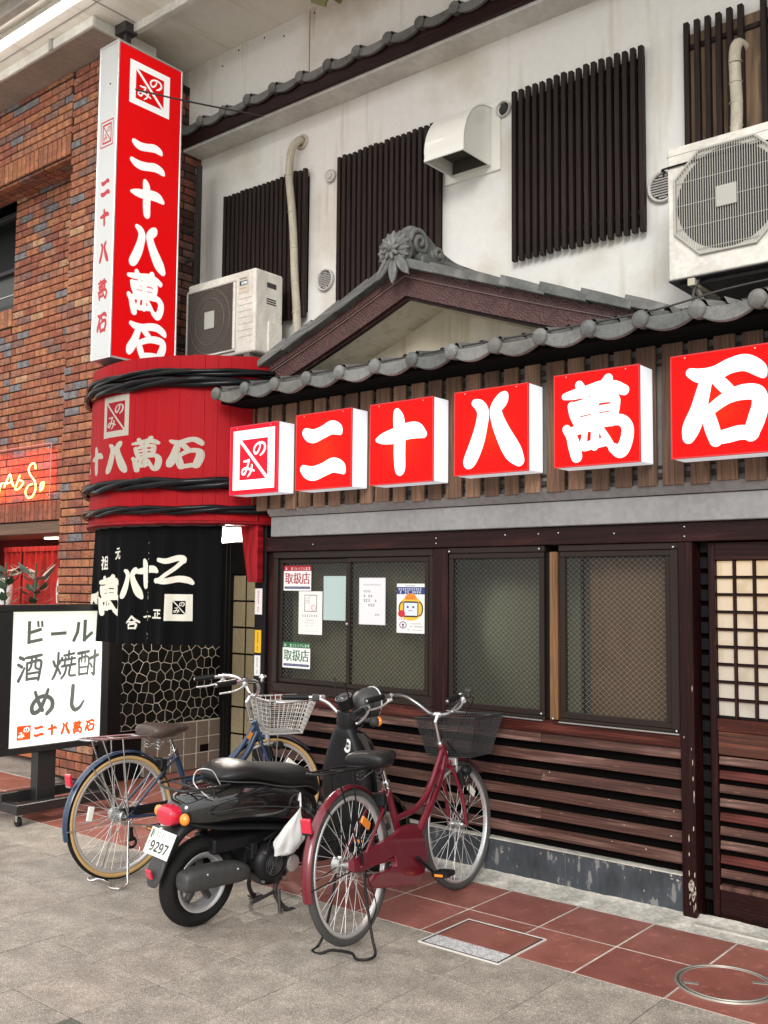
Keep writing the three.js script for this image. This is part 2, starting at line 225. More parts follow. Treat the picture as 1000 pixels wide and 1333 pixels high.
function logo(c, x, y, w, h, frame, field, mark = frame, wide = 0.17) {       // square mark: thick frame, field, diagonal, two letters
  c.fillStyle = frame; c.fillRect(x, y, w, h); const a = w * wide, b = h * wide, X = x + a, Y = y + b, W = w - 2 * a, H = h - 2 * b;
  c.fillStyle = field; c.fillRect(X, Y, W, H); c.save(); c.beginPath(); c.rect(X, Y, W, H); c.clip();
  c.strokeStyle = mark; c.lineWidth = W * 0.085; c.beginPath(); c.moveTo(X, Y); c.lineTo(X + W, Y + H); c.stroke(); c.restore();
  glyph(c, 'no', X + W * 0.46, Y + H * 0.06, W * 0.5, H * 0.4, mark, 0.9); glyph(c, 'mi', X + W * 0.05, Y + H * 0.47, W * 0.52, H * 0.48, mark, 0.9);
}
function ticks(c, x, y, w, h, col, n, seed) { const r = rng(seed); c.fillStyle = col; const s = w / n; for (let i = 0; i < n; i++) { if (r() < 0.1) continue; c.fillRect(x + i * s + s * 0.1, y + h * r() * 0.25, s * 0.75, h * 0.14); c.fillRect(x + i * s + s * (0.2 + 0.4 * r()), y, s * 0.16, h); c.fillRect(x + i * s + s * 0.1, y + h * (0.5 + 0.3 * r()), s * 0.75, h * 0.14); } }
// ---------------------------------------------------------------- materials
const M = {
  plaster: mat(C(0.89, 0.89, 0.88), { map: N.plaster, roughness: 0.9, bumpMap: N.fine, bumpScale: 0.002 }),
  beige: mat(C(0.88, 0.82, 0.70), { map: N.plaster, roughness: 0.9 }),
  ceiling: mat(C(0.93, 0.90, 0.84), { map: N.plaster, roughness: 0.8 }), trim: mat(C(0.78, 0.76, 0.70), { map: N.grime, roughness: 0.6 }), soffit: mat(C(0.42, 0.33, 0.28), { map: N.grime, roughness: 0.9 }),
  varnish: mat(C(0.040, 0.010, 0.009), { map: N.varnish, roughness: 0.42, bumpMap: N.grain, bumpScale: 0.0012, specularIntensity: 0.4 }),
  slat: mat(C(0.255, 0.145, 0.120), { map: N.varnish, roughness: 0.5, specularIntensity: 0.5, bumpMap: N.grain, bumpScale: 0.0015 }),
  slat2: mat(C(0.19, 0.098, 0.080), { map: N.varnish, roughness: 0.48, specularIntensity: 0.5, bumpMap: N.grain, bumpScale: 0.0015 }),
  slatRed: mat(C(0.13, 0.030, 0.022), { map: N.varnish, roughness: 0.4, specularIntensity: 0.5, bumpMap: N.grain, bumpScale: 0.0012 }),
  stain: mat(C(0.17, 0.050, 0.026), { map: N.varnish, roughness: 0.3, bumpMap: N.grain, bumpScale: 0.0012 }),
  gapBlack: mat(C(0.004, 0.003, 0.003), { roughness: 0.95, specularIntensity: 0.1 }), black: mat(C(0.009, 0.008, 0.009), { map: N.grime, roughness: 0.55, specularIntensity: 0.3 }),
  lattice: mat(C(0.040, 0.025, 0.022), { map: N.grain, roughness: 0.55, specularIntensity: 0.35, bumpMap: N.grain, bumpScale: 0.001 }), latticeBack: mat(C(0.004, 0.003, 0.003), { roughness: 0.95, specularIntensity: 0.1 }), latticeBrown: mat(C(0.30, 0.19, 0.11), { map: N.grain, roughness: 0.7 }),
  plank: [C(0.31, 0.170, 0.102), C(0.235, 0.125, 0.072), C(0.38, 0.215, 0.132), C(0.185, 0.10, 0.062)].map((c) => mat(c, { map: N.grain, roughness: 0.85, bumpMap: N.grain, bumpScale: 0.004 })),
  plankBack: mat(C(0.30, 0.29, 0.275), { map: N.grime, roughness: 0.9 }), batten: mat(C(0.06, 0.045, 0.038), { map: N.grain, roughness: 0.9 }),
  flashing: mat(C(0.34, 0.33, 0.33), { map: N.grime, roughness: 0.45, metalness: 0.2, bumpMap: N.fine, bumpScale: 0.0004 }),
  tile: [C(0.245, 0.25, 0.245), C(0.205, 0.21, 0.205), C(0.29, 0.29, 0.28), C(0.235, 0.23, 0.215), C(0.185, 0.19, 0.19)].map((c) => mat(c, { map: N.clay, roughness: 0.6, bumpMap: N.fine, bumpScale: 0.0016 })), tileDark: mat(C(0.20, 0.20, 0.20), { map: N.clay, roughness: 0.62, bumpMap: N.fine, bumpScale: 0.0016 }),
  barge: mat(C(0.105, 0.046, 0.043), { map: N.grime, roughness: 0.55, bumpMap: N.emboss, bumpScale: 0.006 }), bargeTrim: mat(C(0.30, 0.20, 0.18), { map: N.grime, roughness: 0.4 }), fascia: mat(C(0.040, 0.013, 0.012), { map: N.varnish, roughness: 0.5, specularIntensity: 0.4 }),
  brick: [C(0.58, 0.205, 0.10), C(0.48, 0.15, 0.08), C(0.65, 0.26, 0.12), C(0.40, 0.13, 0.08), C(0.54, 0.225, 0.135), C(0.29, 0.27, 0.28), C(0.36, 0.19, 0.15), C(0.72, 0.40, 0.22), C(0.15, 0.06, 0.045)].map((c) => mat(c, { map: N.brick, roughness: 0.85, bumpMap: N.fine, bumpScale: 0.003 })),  // the last, darkest tone is painted shade for the side return
  mortar: mat(C(0.022, 0.016, 0.014), { map: N.cement, roughness: 0.95 }),
  granite: [C(0.90, 0.86, 0.80), C(0.93, 0.89, 0.83), C(0.87, 0.83, 0.775), C(0.93, 0.865, 0.80)].map((c) => mat(c, { map: N.granite, roughness: 0.62, bumpMap: N.granite, bumpScale: 0.0006 })),
  redtile: [C(0.36, 0.135, 0.108), C(0.40, 0.15, 0.122), C(0.325, 0.115, 0.094)].map((c) => mat(c, { map: N.redtile, roughness: 0.42, bumpMap: N.fine, bumpScale: 0.0008 })),
  grout: mat(C(1.0, 0.95, 0.90), { map: N.cement, roughness: 0.9 }), groutDark: mat(C(0.13, 0.118, 0.105), { map: N.cement, roughness: 0.9 }),
  cement: mat(C(0.86, 0.84, 0.80), { map: N.cement, roughness: 0.9, bumpMap: N.cement, bumpScale: 0.01 }), concrete: mat(C(0.36, 0.36, 0.365), { map: N.concrete, roughness: 0.6, bumpMap: N.fine, bumpScale: 0.001 }),
  acWhite: mat(C(0.92, 0.88, 0.79), { map: N.grime, roughness: 0.45 }), acDark: mat(C(0.025, 0.023, 0.022), { roughness: 0.7 }), acGrille: mat(C(0.44, 0.425, 0.385), { roughness: 0.5 }), acBrown: mat(C(0.15, 0.12, 0.10), { roughness: 0.5 }),
  steel: mat(C(0.55, 0.55, 0.54), { metalness: 0.9, roughness: 0.32 }), chrome: mat(C(0.75, 0.75, 0.76), { metalness: 1, roughness: 0.16 }), alu: mat(C(0.72, 0.72, 0.72), { metalness: 0.7, roughness: 0.35 }), spoke: mat(C(0.80, 0.80, 0.80), { metalness: 0.6, roughness: 0.3 }),
  blackSteel: mat(C(0.018, 0.018, 0.019), { map: N.grime, roughness: 0.42, clearcoat: 0.3, clearcoatRoughness: 0.3 }), darkSteel: mat(C(0.045, 0.04, 0.04), { map: N.grime, roughness: 0.55 }), sash: mat(C(0.024, 0.016, 0.013), { roughness: 0.42, metalness: 0.1, specularIntensity: 0.4 }), sashLine: mat(C(0.50, 0.48, 0.46), { roughness: 0.3, metalness: 0.8 }),
  rubber: mat(C(0.012, 0.012, 0.012), { roughness: 0.75, specularIntensity: 0.4 }), rubberGrey: mat(C(0.055, 0.055, 0.054), { roughness: 0.8 }), gum: mat(C(0.52, 0.33, 0.13), { roughness: 0.6 }), plasticBlack: mat(C(0.010, 0.010, 0.011), { roughness: 0.45, specularIntensity: 0.5 }), plasticGrey: mat(C(0.062, 0.062, 0.062), { roughness: 0.5, map: N.grime }),
  gloss: mat(C(0.008, 0.008, 0.009), { roughness: 0.12, clearcoat: 1, clearcoatRoughness: 0.04 }), seat: mat(C(0.011, 0.011, 0.012), { roughness: 0.36, specularIntensity: 0.7, bumpMap: N.fine, bumpScale: 0.0006 }), leather: mat(C(0.075, 0.05, 0.042), { roughness: 0.38, bumpMap: N.fine, bumpScale: 0.0006 }),
  redPaint: mat(C(0.14, 0.005, 0.016), { roughness: 0.3, clearcoat: 0.6, clearcoatRoughness: 0.06 }), bluePaint: mat(C(0.014, 0.036, 0.082), { roughness: 0.28, clearcoat: 0.8, clearcoatRoughness: 0.1 }),
  lensRed: mat(C(0.60, 0.012, 0.045), { roughness: 0.15, clearcoat: 1 }), lensAmber: mat(C(0.92, 0.28, 0.02), { roughness: 0.15, clearcoat: 1 }), reflWhite: mat(C(0.85, 0.83, 0.76), { roughness: 0.25, clearcoat: 0.6 }),
  barrelWood: mat(C(0.42, 0.012, 0.02), { map: N.grain, roughness: 0.5, specularIntensity: 0.4 }), rope: mat(C(0.007, 0.007, 0.008), { roughness: 0.16, specularIntensity: 0.32 }),
  cream: mat(C(0.66, 0.60, 0.47), { map: N.grime, roughness: 0.7, bumpMap: N.fine, bumpScale: 0.002 }), vent: mat(C(0.76, 0.73, 0.70), { map: N.grime, roughness: 0.5 }), hood: mat(C(0.80, 0.79, 0.73), { roughness: 0.3, clearcoat: 0.4 }), hoodIn: mat(C(0.06, 0.055, 0.05), { roughness: 0.8 }),
  leaf: [C(0.035, 0.075, 0.045), C(0.06, 0.11, 0.07), C(0.20, 0.27, 0.22)].map((c) => mat(c, { roughness: 0.35, side: THREE.DoubleSide })), curtainRed: mat(C(0.62, 0.025, 0.022), { roughness: 0.8, map: N.grain }), orange: mat(C(0.55, 0.17, 0.05), { roughness: 0.5, map: N.grime }), white: mat(C(0.80, 0.79, 0.77), { roughness: 0.5 }), whiteBag: mat(C(0.84, 0.84, 0.82), { roughness: 0.45, transmission: 0.25, thickness: 0 }),
  shoji: mat(C(0.36, 0.32, 0.20), { roughness: 0.8, map: N.grime }), paper: mat(C(0.80, 0.80, 0.80), { roughness: 0.7 }), dado: mat(C(0.20, 0.16, 0.135), { map: N.grime, roughness: 0.35 }), dadoGrout: mat(C(0.95, 0.91, 0.82), { map: N.cement, roughness: 0.9 }), mosaic: mat(C(0.008, 0.008, 0.009), { roughness: 0.4, specularIntensity: 0.4, map: N.clay }), mosaicGrout: mat(C(1, 0.98, 0.94), { map: N.cement, roughness: 0.9 }),
  darkPaver: mat(C(0.34, 0.36, 0.32), { map: N.granite, roughness: 0.6 }),
  frameRed: mat(C(0.62, 0.03, 0.03), { roughness: 0.35 }), frameWhite: mat(C(0.66, 0.03, 0.06), { roughness: 0.35 }),
  olive: mat(C(0.26, 0.27, 0.10), { roughness: 0.5, map: N.grime }), timber: mat(C(0.25, 0.115, 0.042), { map: N.grain, roughness: 0.5 }),
};
M.mosaics = [C(0.006, 0.006, 0.007), C(0.014, 0.014, 0.015), C(0.010, 0.0095, 0.009)].map((c) => mat(c, { map: N.clay, roughness: 0.35, specularIntensity: 0.5, bumpMap: N.fine, bumpScale: 0.001 }));
const lit = (color, map, k, o = {}) => mat(color, { roughness: 0.35, emissive: new THREE.Color(1, 1, 1), emissiveMap: map, emissiveIntensity: k, map, ...o });
const glow = (r, g, b, k = 1) => mat(C(0.8, 0.8, 0.8), { roughness: 0.4, emissive: C(r, g, b), emissiveIntensity: k });
// ---------------------------------------------------------------- ground
{
  const G = 0.39, X0 = -1.66, Z0 = 0.15, ground = part(scene, 'ground', boxAt(-30, 30, -0.4, -0.03, -25, 30), mat(C(0.8, 0.78, 0.74), { map: N.granite, roughness: 0.8 })); ground.userData.kind = 'structure';
  const pave = grp(scene, 'pavement'); pave.userData.kind = 'structure';
  part(pave, 'grout_bed', boxAt(X0 - 19 * G, X0 + 6 * G, -0.03, -0.0012, Z0 - 0.02, Z0 + 2 * G), M.grout);
  part(pave, 'mortar_bed', boxAt(X0 - 19 * G, X0 + 6 * G, -0.03, -0.003, Z0 + 2 * G, Z0 + 8 * G), M.groutDark);
  const base = cbox(G - 0.0042, 0.03, G - 0.0042, 0.0008), baseR = cbox(G - 0.0095, 0.03, G - 0.0095, 0.001), vg = [], vr = [];
  for (let i = 0; i < 8; i++) { vg.push(uvBox(base.clone(), 0.62, i * 0.377, i * 0.213)); vr.push(uvBox(baseR.clone(), 0.6, i * 0.31, i * 0.47)); }
  for (let j = 0; j < 8; j++) for (let i = -19; i < 6; i++) {
    const red = j < 2, t = part(pave, 'paving_tile', pick(red ? vr : vg), i === -4 && j === 6 ? M.darkPaver : pick(red ? M.redtile : M.granite));
    t.position.set(X0 + (i + 0.5) * G, -0.015 + (red ? 0 : rr(-0.0005, 0.0005)), Z0 + (j + 0.5) * G); if (!red) t.rotation.set(rr(-1, 1) * 0.0012, 0, rr(-1, 1) * 0.0012);
  }
  const street = part(scene, 'street', boxAt(-30, 30, -0.03, -0.004, Z0 + 8 * G + 0.002, 30), mat(C(0.9, 0.88, 0.84), { map: N.granite, roughness: 0.7 })); street.userData.kind = 'structure';
  uvBox(street.geometry, 0.62);
  const kr = part(scene, 'curb', uvBox(grid((u, v) => { const x = lerp(-4.9, 0.9, u), e = 0.152 + 0.012 * (fb(u * 40, 1, 40, 8, 7, 3) - 0.5); return [x, lerp(0.042, -0.004, Math.pow(v, 0.8)) + 0.008 * (fb(u * 90, v * 3, 90, 8, 9, 3) - 0.5) * (1 - v * 0.9), lerp(-0.01, e, v)]; }, 240, 8), 0.5), M.cement);
  kr.userData.kind = 'structure';

  const mh = thing('manhole_cover', 'round manhole cover inlaid with red tile beside the dark wooden door post', 'manhole cover', [-1.53, 0, 0.64]);
  const disc = part(mh, 'cover', uvBox(new THREE.CylinderGeometry(0.168, 0.168, 0.02, 56).translate(0, -0.0055, 0), 0.6), M.redtile[2]);
  const ringM = mat(C(0.46, 0.42, 0.36), { metalness: 0.5, roughness: 0.45, map: N.grime });
  const ring = (a, b, h) => new THREE.LatheGeometry([[a, -0.012], [a, h], [b, h], [b, -0.012]].map((p) => new THREE.Vector2(...p)), 64);
  part(mh, 'rim', merge([ring(0.186, 0.196, 0.0062)]), ringM); part(mh, 'inner_ring', merge([ring(0.168, 0.176, 0.0062)]), ringM);
  part(mh, 'gap', new THREE.CylinderGeometry(0.19, 0.19, 0.02, 48).translate(0, -0.0075, 0), M.groutDark);
  for (const s of [-1, 1]) part(mh, 'lifting_slot', boxAt(-0.034, 0.034, 0.004, 0.0062, -0.011, 0.011, 0.001).rotateY(0.4).translate(s * 0.11, 0, -s * 0.09), ringM);

  const uc = thing('utility_cover', 'rectangular utility cover half red tile and half white terrazzo in the pavement', 'utility cover', [-2.5325, 0, 0.865]);
  const w = 0.2, d = 0.186;
  part(uc, 'tile_inlay', uvBox(boxAt(-w + 0.008, w - 0.008, -0.012, 0.0042, -d + 0.008, 0.07, 0.001), 0.6), M.redtile[0]);
  part(uc, 'terrazzo_inlay', uvBox(boxAt(-w + 0.008, w - 0.008, -0.012, 0.0042, 0.0715, d - 0.008, 0.001), 0.25), mat(C(1, 1, 1), { map: dtex(256, (x, y) => { const a = pn(x * 40, y * 40, 40, 40, 5), b = hash(Math.floor(x * 90), Math.floor(y * 90), 8); return b < 0.2 && a < 0.6 ? 0.34 : 0.80 + 0.1 * (a - 0.5); }), roughness: 0.6 }));
  const fr = (o, t, h) => [boxAt(-w - o, w + o, -0.012, h, -d - o, -d - o + t, 0.001), boxAt(-w - o, w + o, -0.012, h, d + o - t, d + o, 0.001), boxAt(-w - o, -w - o + t, -0.012, h, -d - o + t, d + o - t, 0.001), boxAt(w + o - t, w + o, -0.012, h, -d - o + t, d + o - t, 0.001)];
  part(uc, 'outer_frame', merge(fr(0.011, 0.0085, 0.0052)), mat(C(0.72, 0.69, 0.64), { roughness: 0.5, metalness: 0.2 })); part(uc, 'inner_frame', merge(fr(0, 0.0075, 0.0046)), M.darkSteel);
}
// ---------------------------------------------------------------- brick building on the left
const brickBuilding = thing('brick_building', 'orange brick building with dark joints and a tall recessed window on the left', 'building');
{
  const B = brickBuilding, list = [], far = [], CH = 0.07, L = 0.215, variants = [];
  const bgeo = (w, h, d) => cbox(w, h, d, 0.004);
  function wall(x0, x1, y0, y1, z, seed, skip) {                            // running bond on a wall that looks to +z
    const r = rng(seed);
    for (let j = 0; y0 + j * CH < y1 - 0.02; j++) {
      const y = y0 + j * CH, h = Math.min(CH, y1 - y) - 0.011; let x = x1 + (j % 2 ? 0 : L * 0.5) - (j % 3) * 0.011;
      while (x > x0) {
        const b = Math.min(x, x1), a = Math.max(x - L, x0); x -= L; if (b - a < 0.035) continue; if (skip && skip((a + b) / 2, y + CH / 2)) continue;
        const g = r(), k = g < 0.26 ? 0 : g < 0.44 ? 1 : g < 0.58 ? 2 : g < 0.68 ? 3 : g < 0.80 ? 4 : g < 0.905 ? 5 : g < 0.97 ? 6 : 7;
        list.push({ w: b - a - 0.009, h, d: 0.03, p: [(a + b) / 2, y + CH / 2, z - 0.012 + (r() - 0.5) * 0.004], k, rot: (r() - 0.5) * 0.006 });
      }
    }
  }
  function soldier(x0, x1, y0, y1, z, seed, mats) { const r = rng(seed); for (let x = x1; x > x0; x -= 0.0715) list.push({ w: 0.0615, h: y1 - y0 - 0.008, d: 0.034, p: [x - 0.036, (y0 + y1) / 2, z - 0.011 + (r() - 0.5) * 0.004], k: mats[Math.floor(r() * mats.length)], rot: (r() - 0.5) * 0.01 }); }
  const core = [boxAt(-7.33, -6.765, 0, 5.97, -0.95, -0.012), boxAt(-12.6, -7.33, 5.235, 5.97, -0.28, -0.012), boxAt(-8.62, -7.33, 2.13, 5.235, -0.6, -0.262), boxAt(-12.6, -8.62, 2.13, 4.18, -0.6, -0.262), boxAt(-12.6, -9.9, 4.18, 5.235, -0.6, -0.262), boxAt(-12.6, -10.4, 0, 2.13, -0.85, -0.262), boxAt(-12.6, -6.70, 2.9, 6.2, -3, -1.16), boxAt(-12.6, -7.33, 2.13, 6.1, -1.15, -0.9), boxAt(-12.6, -7.0, 5.97, 6.2, -1.0, -0.3)];
  part(B, 'wall_core', uvBox(merge(core), 0.5), M.mortar);
  wall(-7.33, -6.765, 0.02, 5.97, 0, 5); soldier(-12.6, -7.335, 5.24, 5.43, 0, 6, [0, 2, 2, 4, 0]); wall(-12.6, -7.33, 5.43, 5.97, 0, 7);
  wall(-8.62, -7.335, 2.31, 5.235, -0.25, 8); wall(-12.6, -8.62, 2.31, 4.0, -0.25, 9); wall(-12.6, -9.9, 4.0, 5.235, -0.25, 21); wall(-12.6, -10.4, 0.02, 2.13, -0.25, 22); soldier(-12.6, -7.335, 2.13, 2.31, -0.25, 10, [3, 1, 1, 3]); soldier(-9.9, -8.63, 4.0, 4.18, -0.25, 11, [0, 2, 4]);
  // soffit of the tall opening, laid in stretchers
  { const r = rng(12); for (let i = 0; i < 3; i++) for (let x = -7.34; x > -9.6; x -= L) list.push({ w: L - 0.01, h: 0.03, d: 0.068, p: [x - L / 2 - (i % 2) * 0.1, 5.232, -0.05 - i * 0.078], k: [0, 1, 3, 6][Math.floor(r() * 4)], rot: 0, y: 1 }); }
  // side return looking to +x, its shade painted in by darker bricks, behind the tall sign and beside the doorway
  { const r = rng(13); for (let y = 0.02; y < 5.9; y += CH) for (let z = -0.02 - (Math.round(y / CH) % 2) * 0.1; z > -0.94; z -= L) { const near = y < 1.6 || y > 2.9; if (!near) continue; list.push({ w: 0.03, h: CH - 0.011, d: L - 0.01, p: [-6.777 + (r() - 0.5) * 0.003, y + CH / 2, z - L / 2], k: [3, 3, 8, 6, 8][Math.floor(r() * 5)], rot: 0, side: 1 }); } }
  const cam = camera.position; list.forEach((b) => { b.m = (b.w * b.h + b.d * b.h) / (Math.pow(b.p[0] - cam.x, 2) + Math.pow(b.p[1] - cam.y, 2) + Math.pow(b.p[2] - cam.z, 2)) * (b.side ? 0.25 : b.y ? 0.4 : 1) * (b.p[0] < -8.9 ? 0.1 : 1); });
  list.sort((a, b) => b.m - a.m);
  const cache = new Map(), rest = {};
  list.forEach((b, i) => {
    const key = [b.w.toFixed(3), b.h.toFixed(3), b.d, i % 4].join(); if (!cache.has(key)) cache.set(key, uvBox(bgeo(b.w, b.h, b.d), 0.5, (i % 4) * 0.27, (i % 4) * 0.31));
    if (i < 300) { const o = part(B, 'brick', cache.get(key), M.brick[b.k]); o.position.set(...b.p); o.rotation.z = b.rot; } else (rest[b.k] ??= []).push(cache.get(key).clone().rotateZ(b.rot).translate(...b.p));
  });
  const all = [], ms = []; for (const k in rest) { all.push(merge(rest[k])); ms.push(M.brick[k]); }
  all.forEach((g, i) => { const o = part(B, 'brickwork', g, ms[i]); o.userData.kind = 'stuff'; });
  // upper window in the recess
  const wn = grp(B, 'window'); part(wn, 'frame', merge([boxAt(-8.66, -8.62, 4.18, 5.23, -0.5, -0.4), boxAt(-9.9, -8.66, 5.18, 5.23, -0.5, -0.4), boxAt(-9.9, -8.66, 4.62, 4.66, -0.5, -0.4)]), M.darkSteel);
  part(wn, 'pane', boxAt(-9.9, -8.66, 4.66, 5.18, -0.46, -0.455, 0.001), mat(C(0.006, 0.007, 0.007), { roughness: 0.3, specularIntensity: 0.2 })); part(wn, 'lower_pane', boxAt(-9.9, -8.66, 4.18, 4.62, -0.46, -0.455, 0.001), mat(C(0.08, 0.085, 0.08), { roughness: 0.3, specularIntensity: 0.3 }));
  part(wn, 'handrail', merge([rod([-9.9, 4.36, -0.35], [-8.66, 4.36, -0.35], 0.012), rod([-8.7, 4.2, -0.35], [-8.7, 4.36, -0.35], 0.01)]), M.steel);
  // shop front below the neon sign
  part(B, 'lintel_soffit', uvLong(boxAt(-10.4, -7.34, 2.02, 2.125, -0.85, -0.27), 0), M.timber.clone()).material.color.setRGB(0.20, 0.10, 0.05);
  part(B, 'shop_wall', boxAt(-12.6, -7.34, 0, 2.1, -1.35, -1.3), mat(C(0.35, 0.02, 0.02), { map: N.grime, roughness: 0.8 }));
  part(B, 'low_panel', boxAt(-9.2, -7.9, 0.02, 0.62, -0.36, -0.32), M.orange); part(B, 'panel_edge', merge([boxAt(-7.9, -7.86, 0, 0.64, -0.37, -0.31), boxAt(-9.2, -7.9, 0.62, 0.66, -0.42, -0.3)]), M.darkSteel);
  part(B, 'counter_front', boxAt(-9.6, -7.335, 0.66, 1.14, -0.5, -0.36), mat(C(0.09, 0.05, 0.04), { map: N.grain, roughness: 0.6 }));
  for (const x of [-8.55, -8.2]) part(B, 'ceiling_lamp', boxAt(x - 0.1, x + 0.1, 2.0, 2.018, -0.75, -0.68), glow(1, 0.86, 0.7, 2.2));
}
// ---------------------------------------------------------------- arcade ceiling
{
  const c = grp(scene, 'ceiling'); c.userData.kind = 'structure';
  part(c, 'ceiling_panel', uvBox(boxAt(-14, 4, 6.05, 6.1, 0.02, 1.15), 3), M.ceiling); part(c, 'ceiling_panel', uvBox(boxAt(-7.05, 4, 6.13, 6.18, -0.95, -0.022), 3), M.ceiling);
  const seam = mat(C(0.22, 0.2, 0.18), { roughness: 0.9 });
  for (const x of [-9.6, -8.1, -6.41, -4.9, -3.4, -1.9]) part(c, 'seam', boxAt(x - 0.004, x + 0.004, 6.044, 6.052, 0.05, 1.1), seam);
  part(c, 'seam', boxAt(-14, 4, 6.044, 6.052, 0.405, 0.411), seam);
  part(c, 'rail', boxAt(-6.6, 4, 5.99, 6.18, -0.02, 0.04, 0.006), M.trim); part(c, 'rail', boxAt(-14, 4, 5.98, 6.045, 1.02, 1.06, 0.006), M.darkSteel); part(c, 'rail', boxAt(-14, 4, 5.94, 6.045, 0.78, 0.86, 0.01), M.trim); part(c, 'edge_beam', boxAt(-14, 4, 5.98, 6.14, 1.16, 1.28, 0.01), M.trim); part(c, 'roof_girder', boxAt(-14, 4, 6.3, 6.5, 1.9, 2.05, 0.01), M.darkSteel); part(c, 'roof_girder', boxAt(-14, 4, 6.6, 6.75, 2.9, 3.05, 0.01), M.trim);
  const s = thing('soffit_box', 'brown boxed eave with cream trim above the brick wall', 'eave');
  part(s, 'soffit', uvBox(boxAt(-14, -6.62, 5.975, 6.045, -0.3, 0.29), 1.2), M.soffit);
  part(s, 'fascia', merge([boxAt(-14, -6.58, 5.965, 6.048, 0.29, 0.325, 0.006), boxAt(-6.62, -6.585, 5.965, 6.048, -0.3, 0.289, 0.006)]), M.trim);
  for (const x of [-7.16, -8.4]) part(s, 'clip', boxAt(x - 0.02, x + 0.02, 5.955, 6.05, 0.326, 0.345), M.steel);
  part(s, 'corner_bracket', merge([boxAt(-6.58, -6.44, 5.97, 6.05, 0.0, 0.12), boxAt(-6.52, -6.48, 5.9, 5.97, 0.03, 0.08)]), M.darkSteel);
  const tubeLamp = thing('fluorescent_lamp', 'long bare fluorescent tube on the arcade ceiling above the brick wall', 'lamp', [-7.2, 5.97, 0.6]);
  part(tubeLamp, 'lamp_tube', new THREE.CylinderGeometry(0.02, 0.02, 4.4, 16).rotateZ(Math.PI / 2), glow(1, 0.98, 0.95, 6)); part(tubeLamp, 'batten', boxAt(-2.25, 2.25, 0.028, 0.075, -0.035, 0.035), M.trim);
  const l = new THREE.RectAreaLight(new THREE.Color(1, 0.97, 0.92), 9, 4.4, 0.05); l.position.set(-7.2, 5.94, 0.6); l.lookAt(-7.2, 0, 0.6); scene.add(l);
}
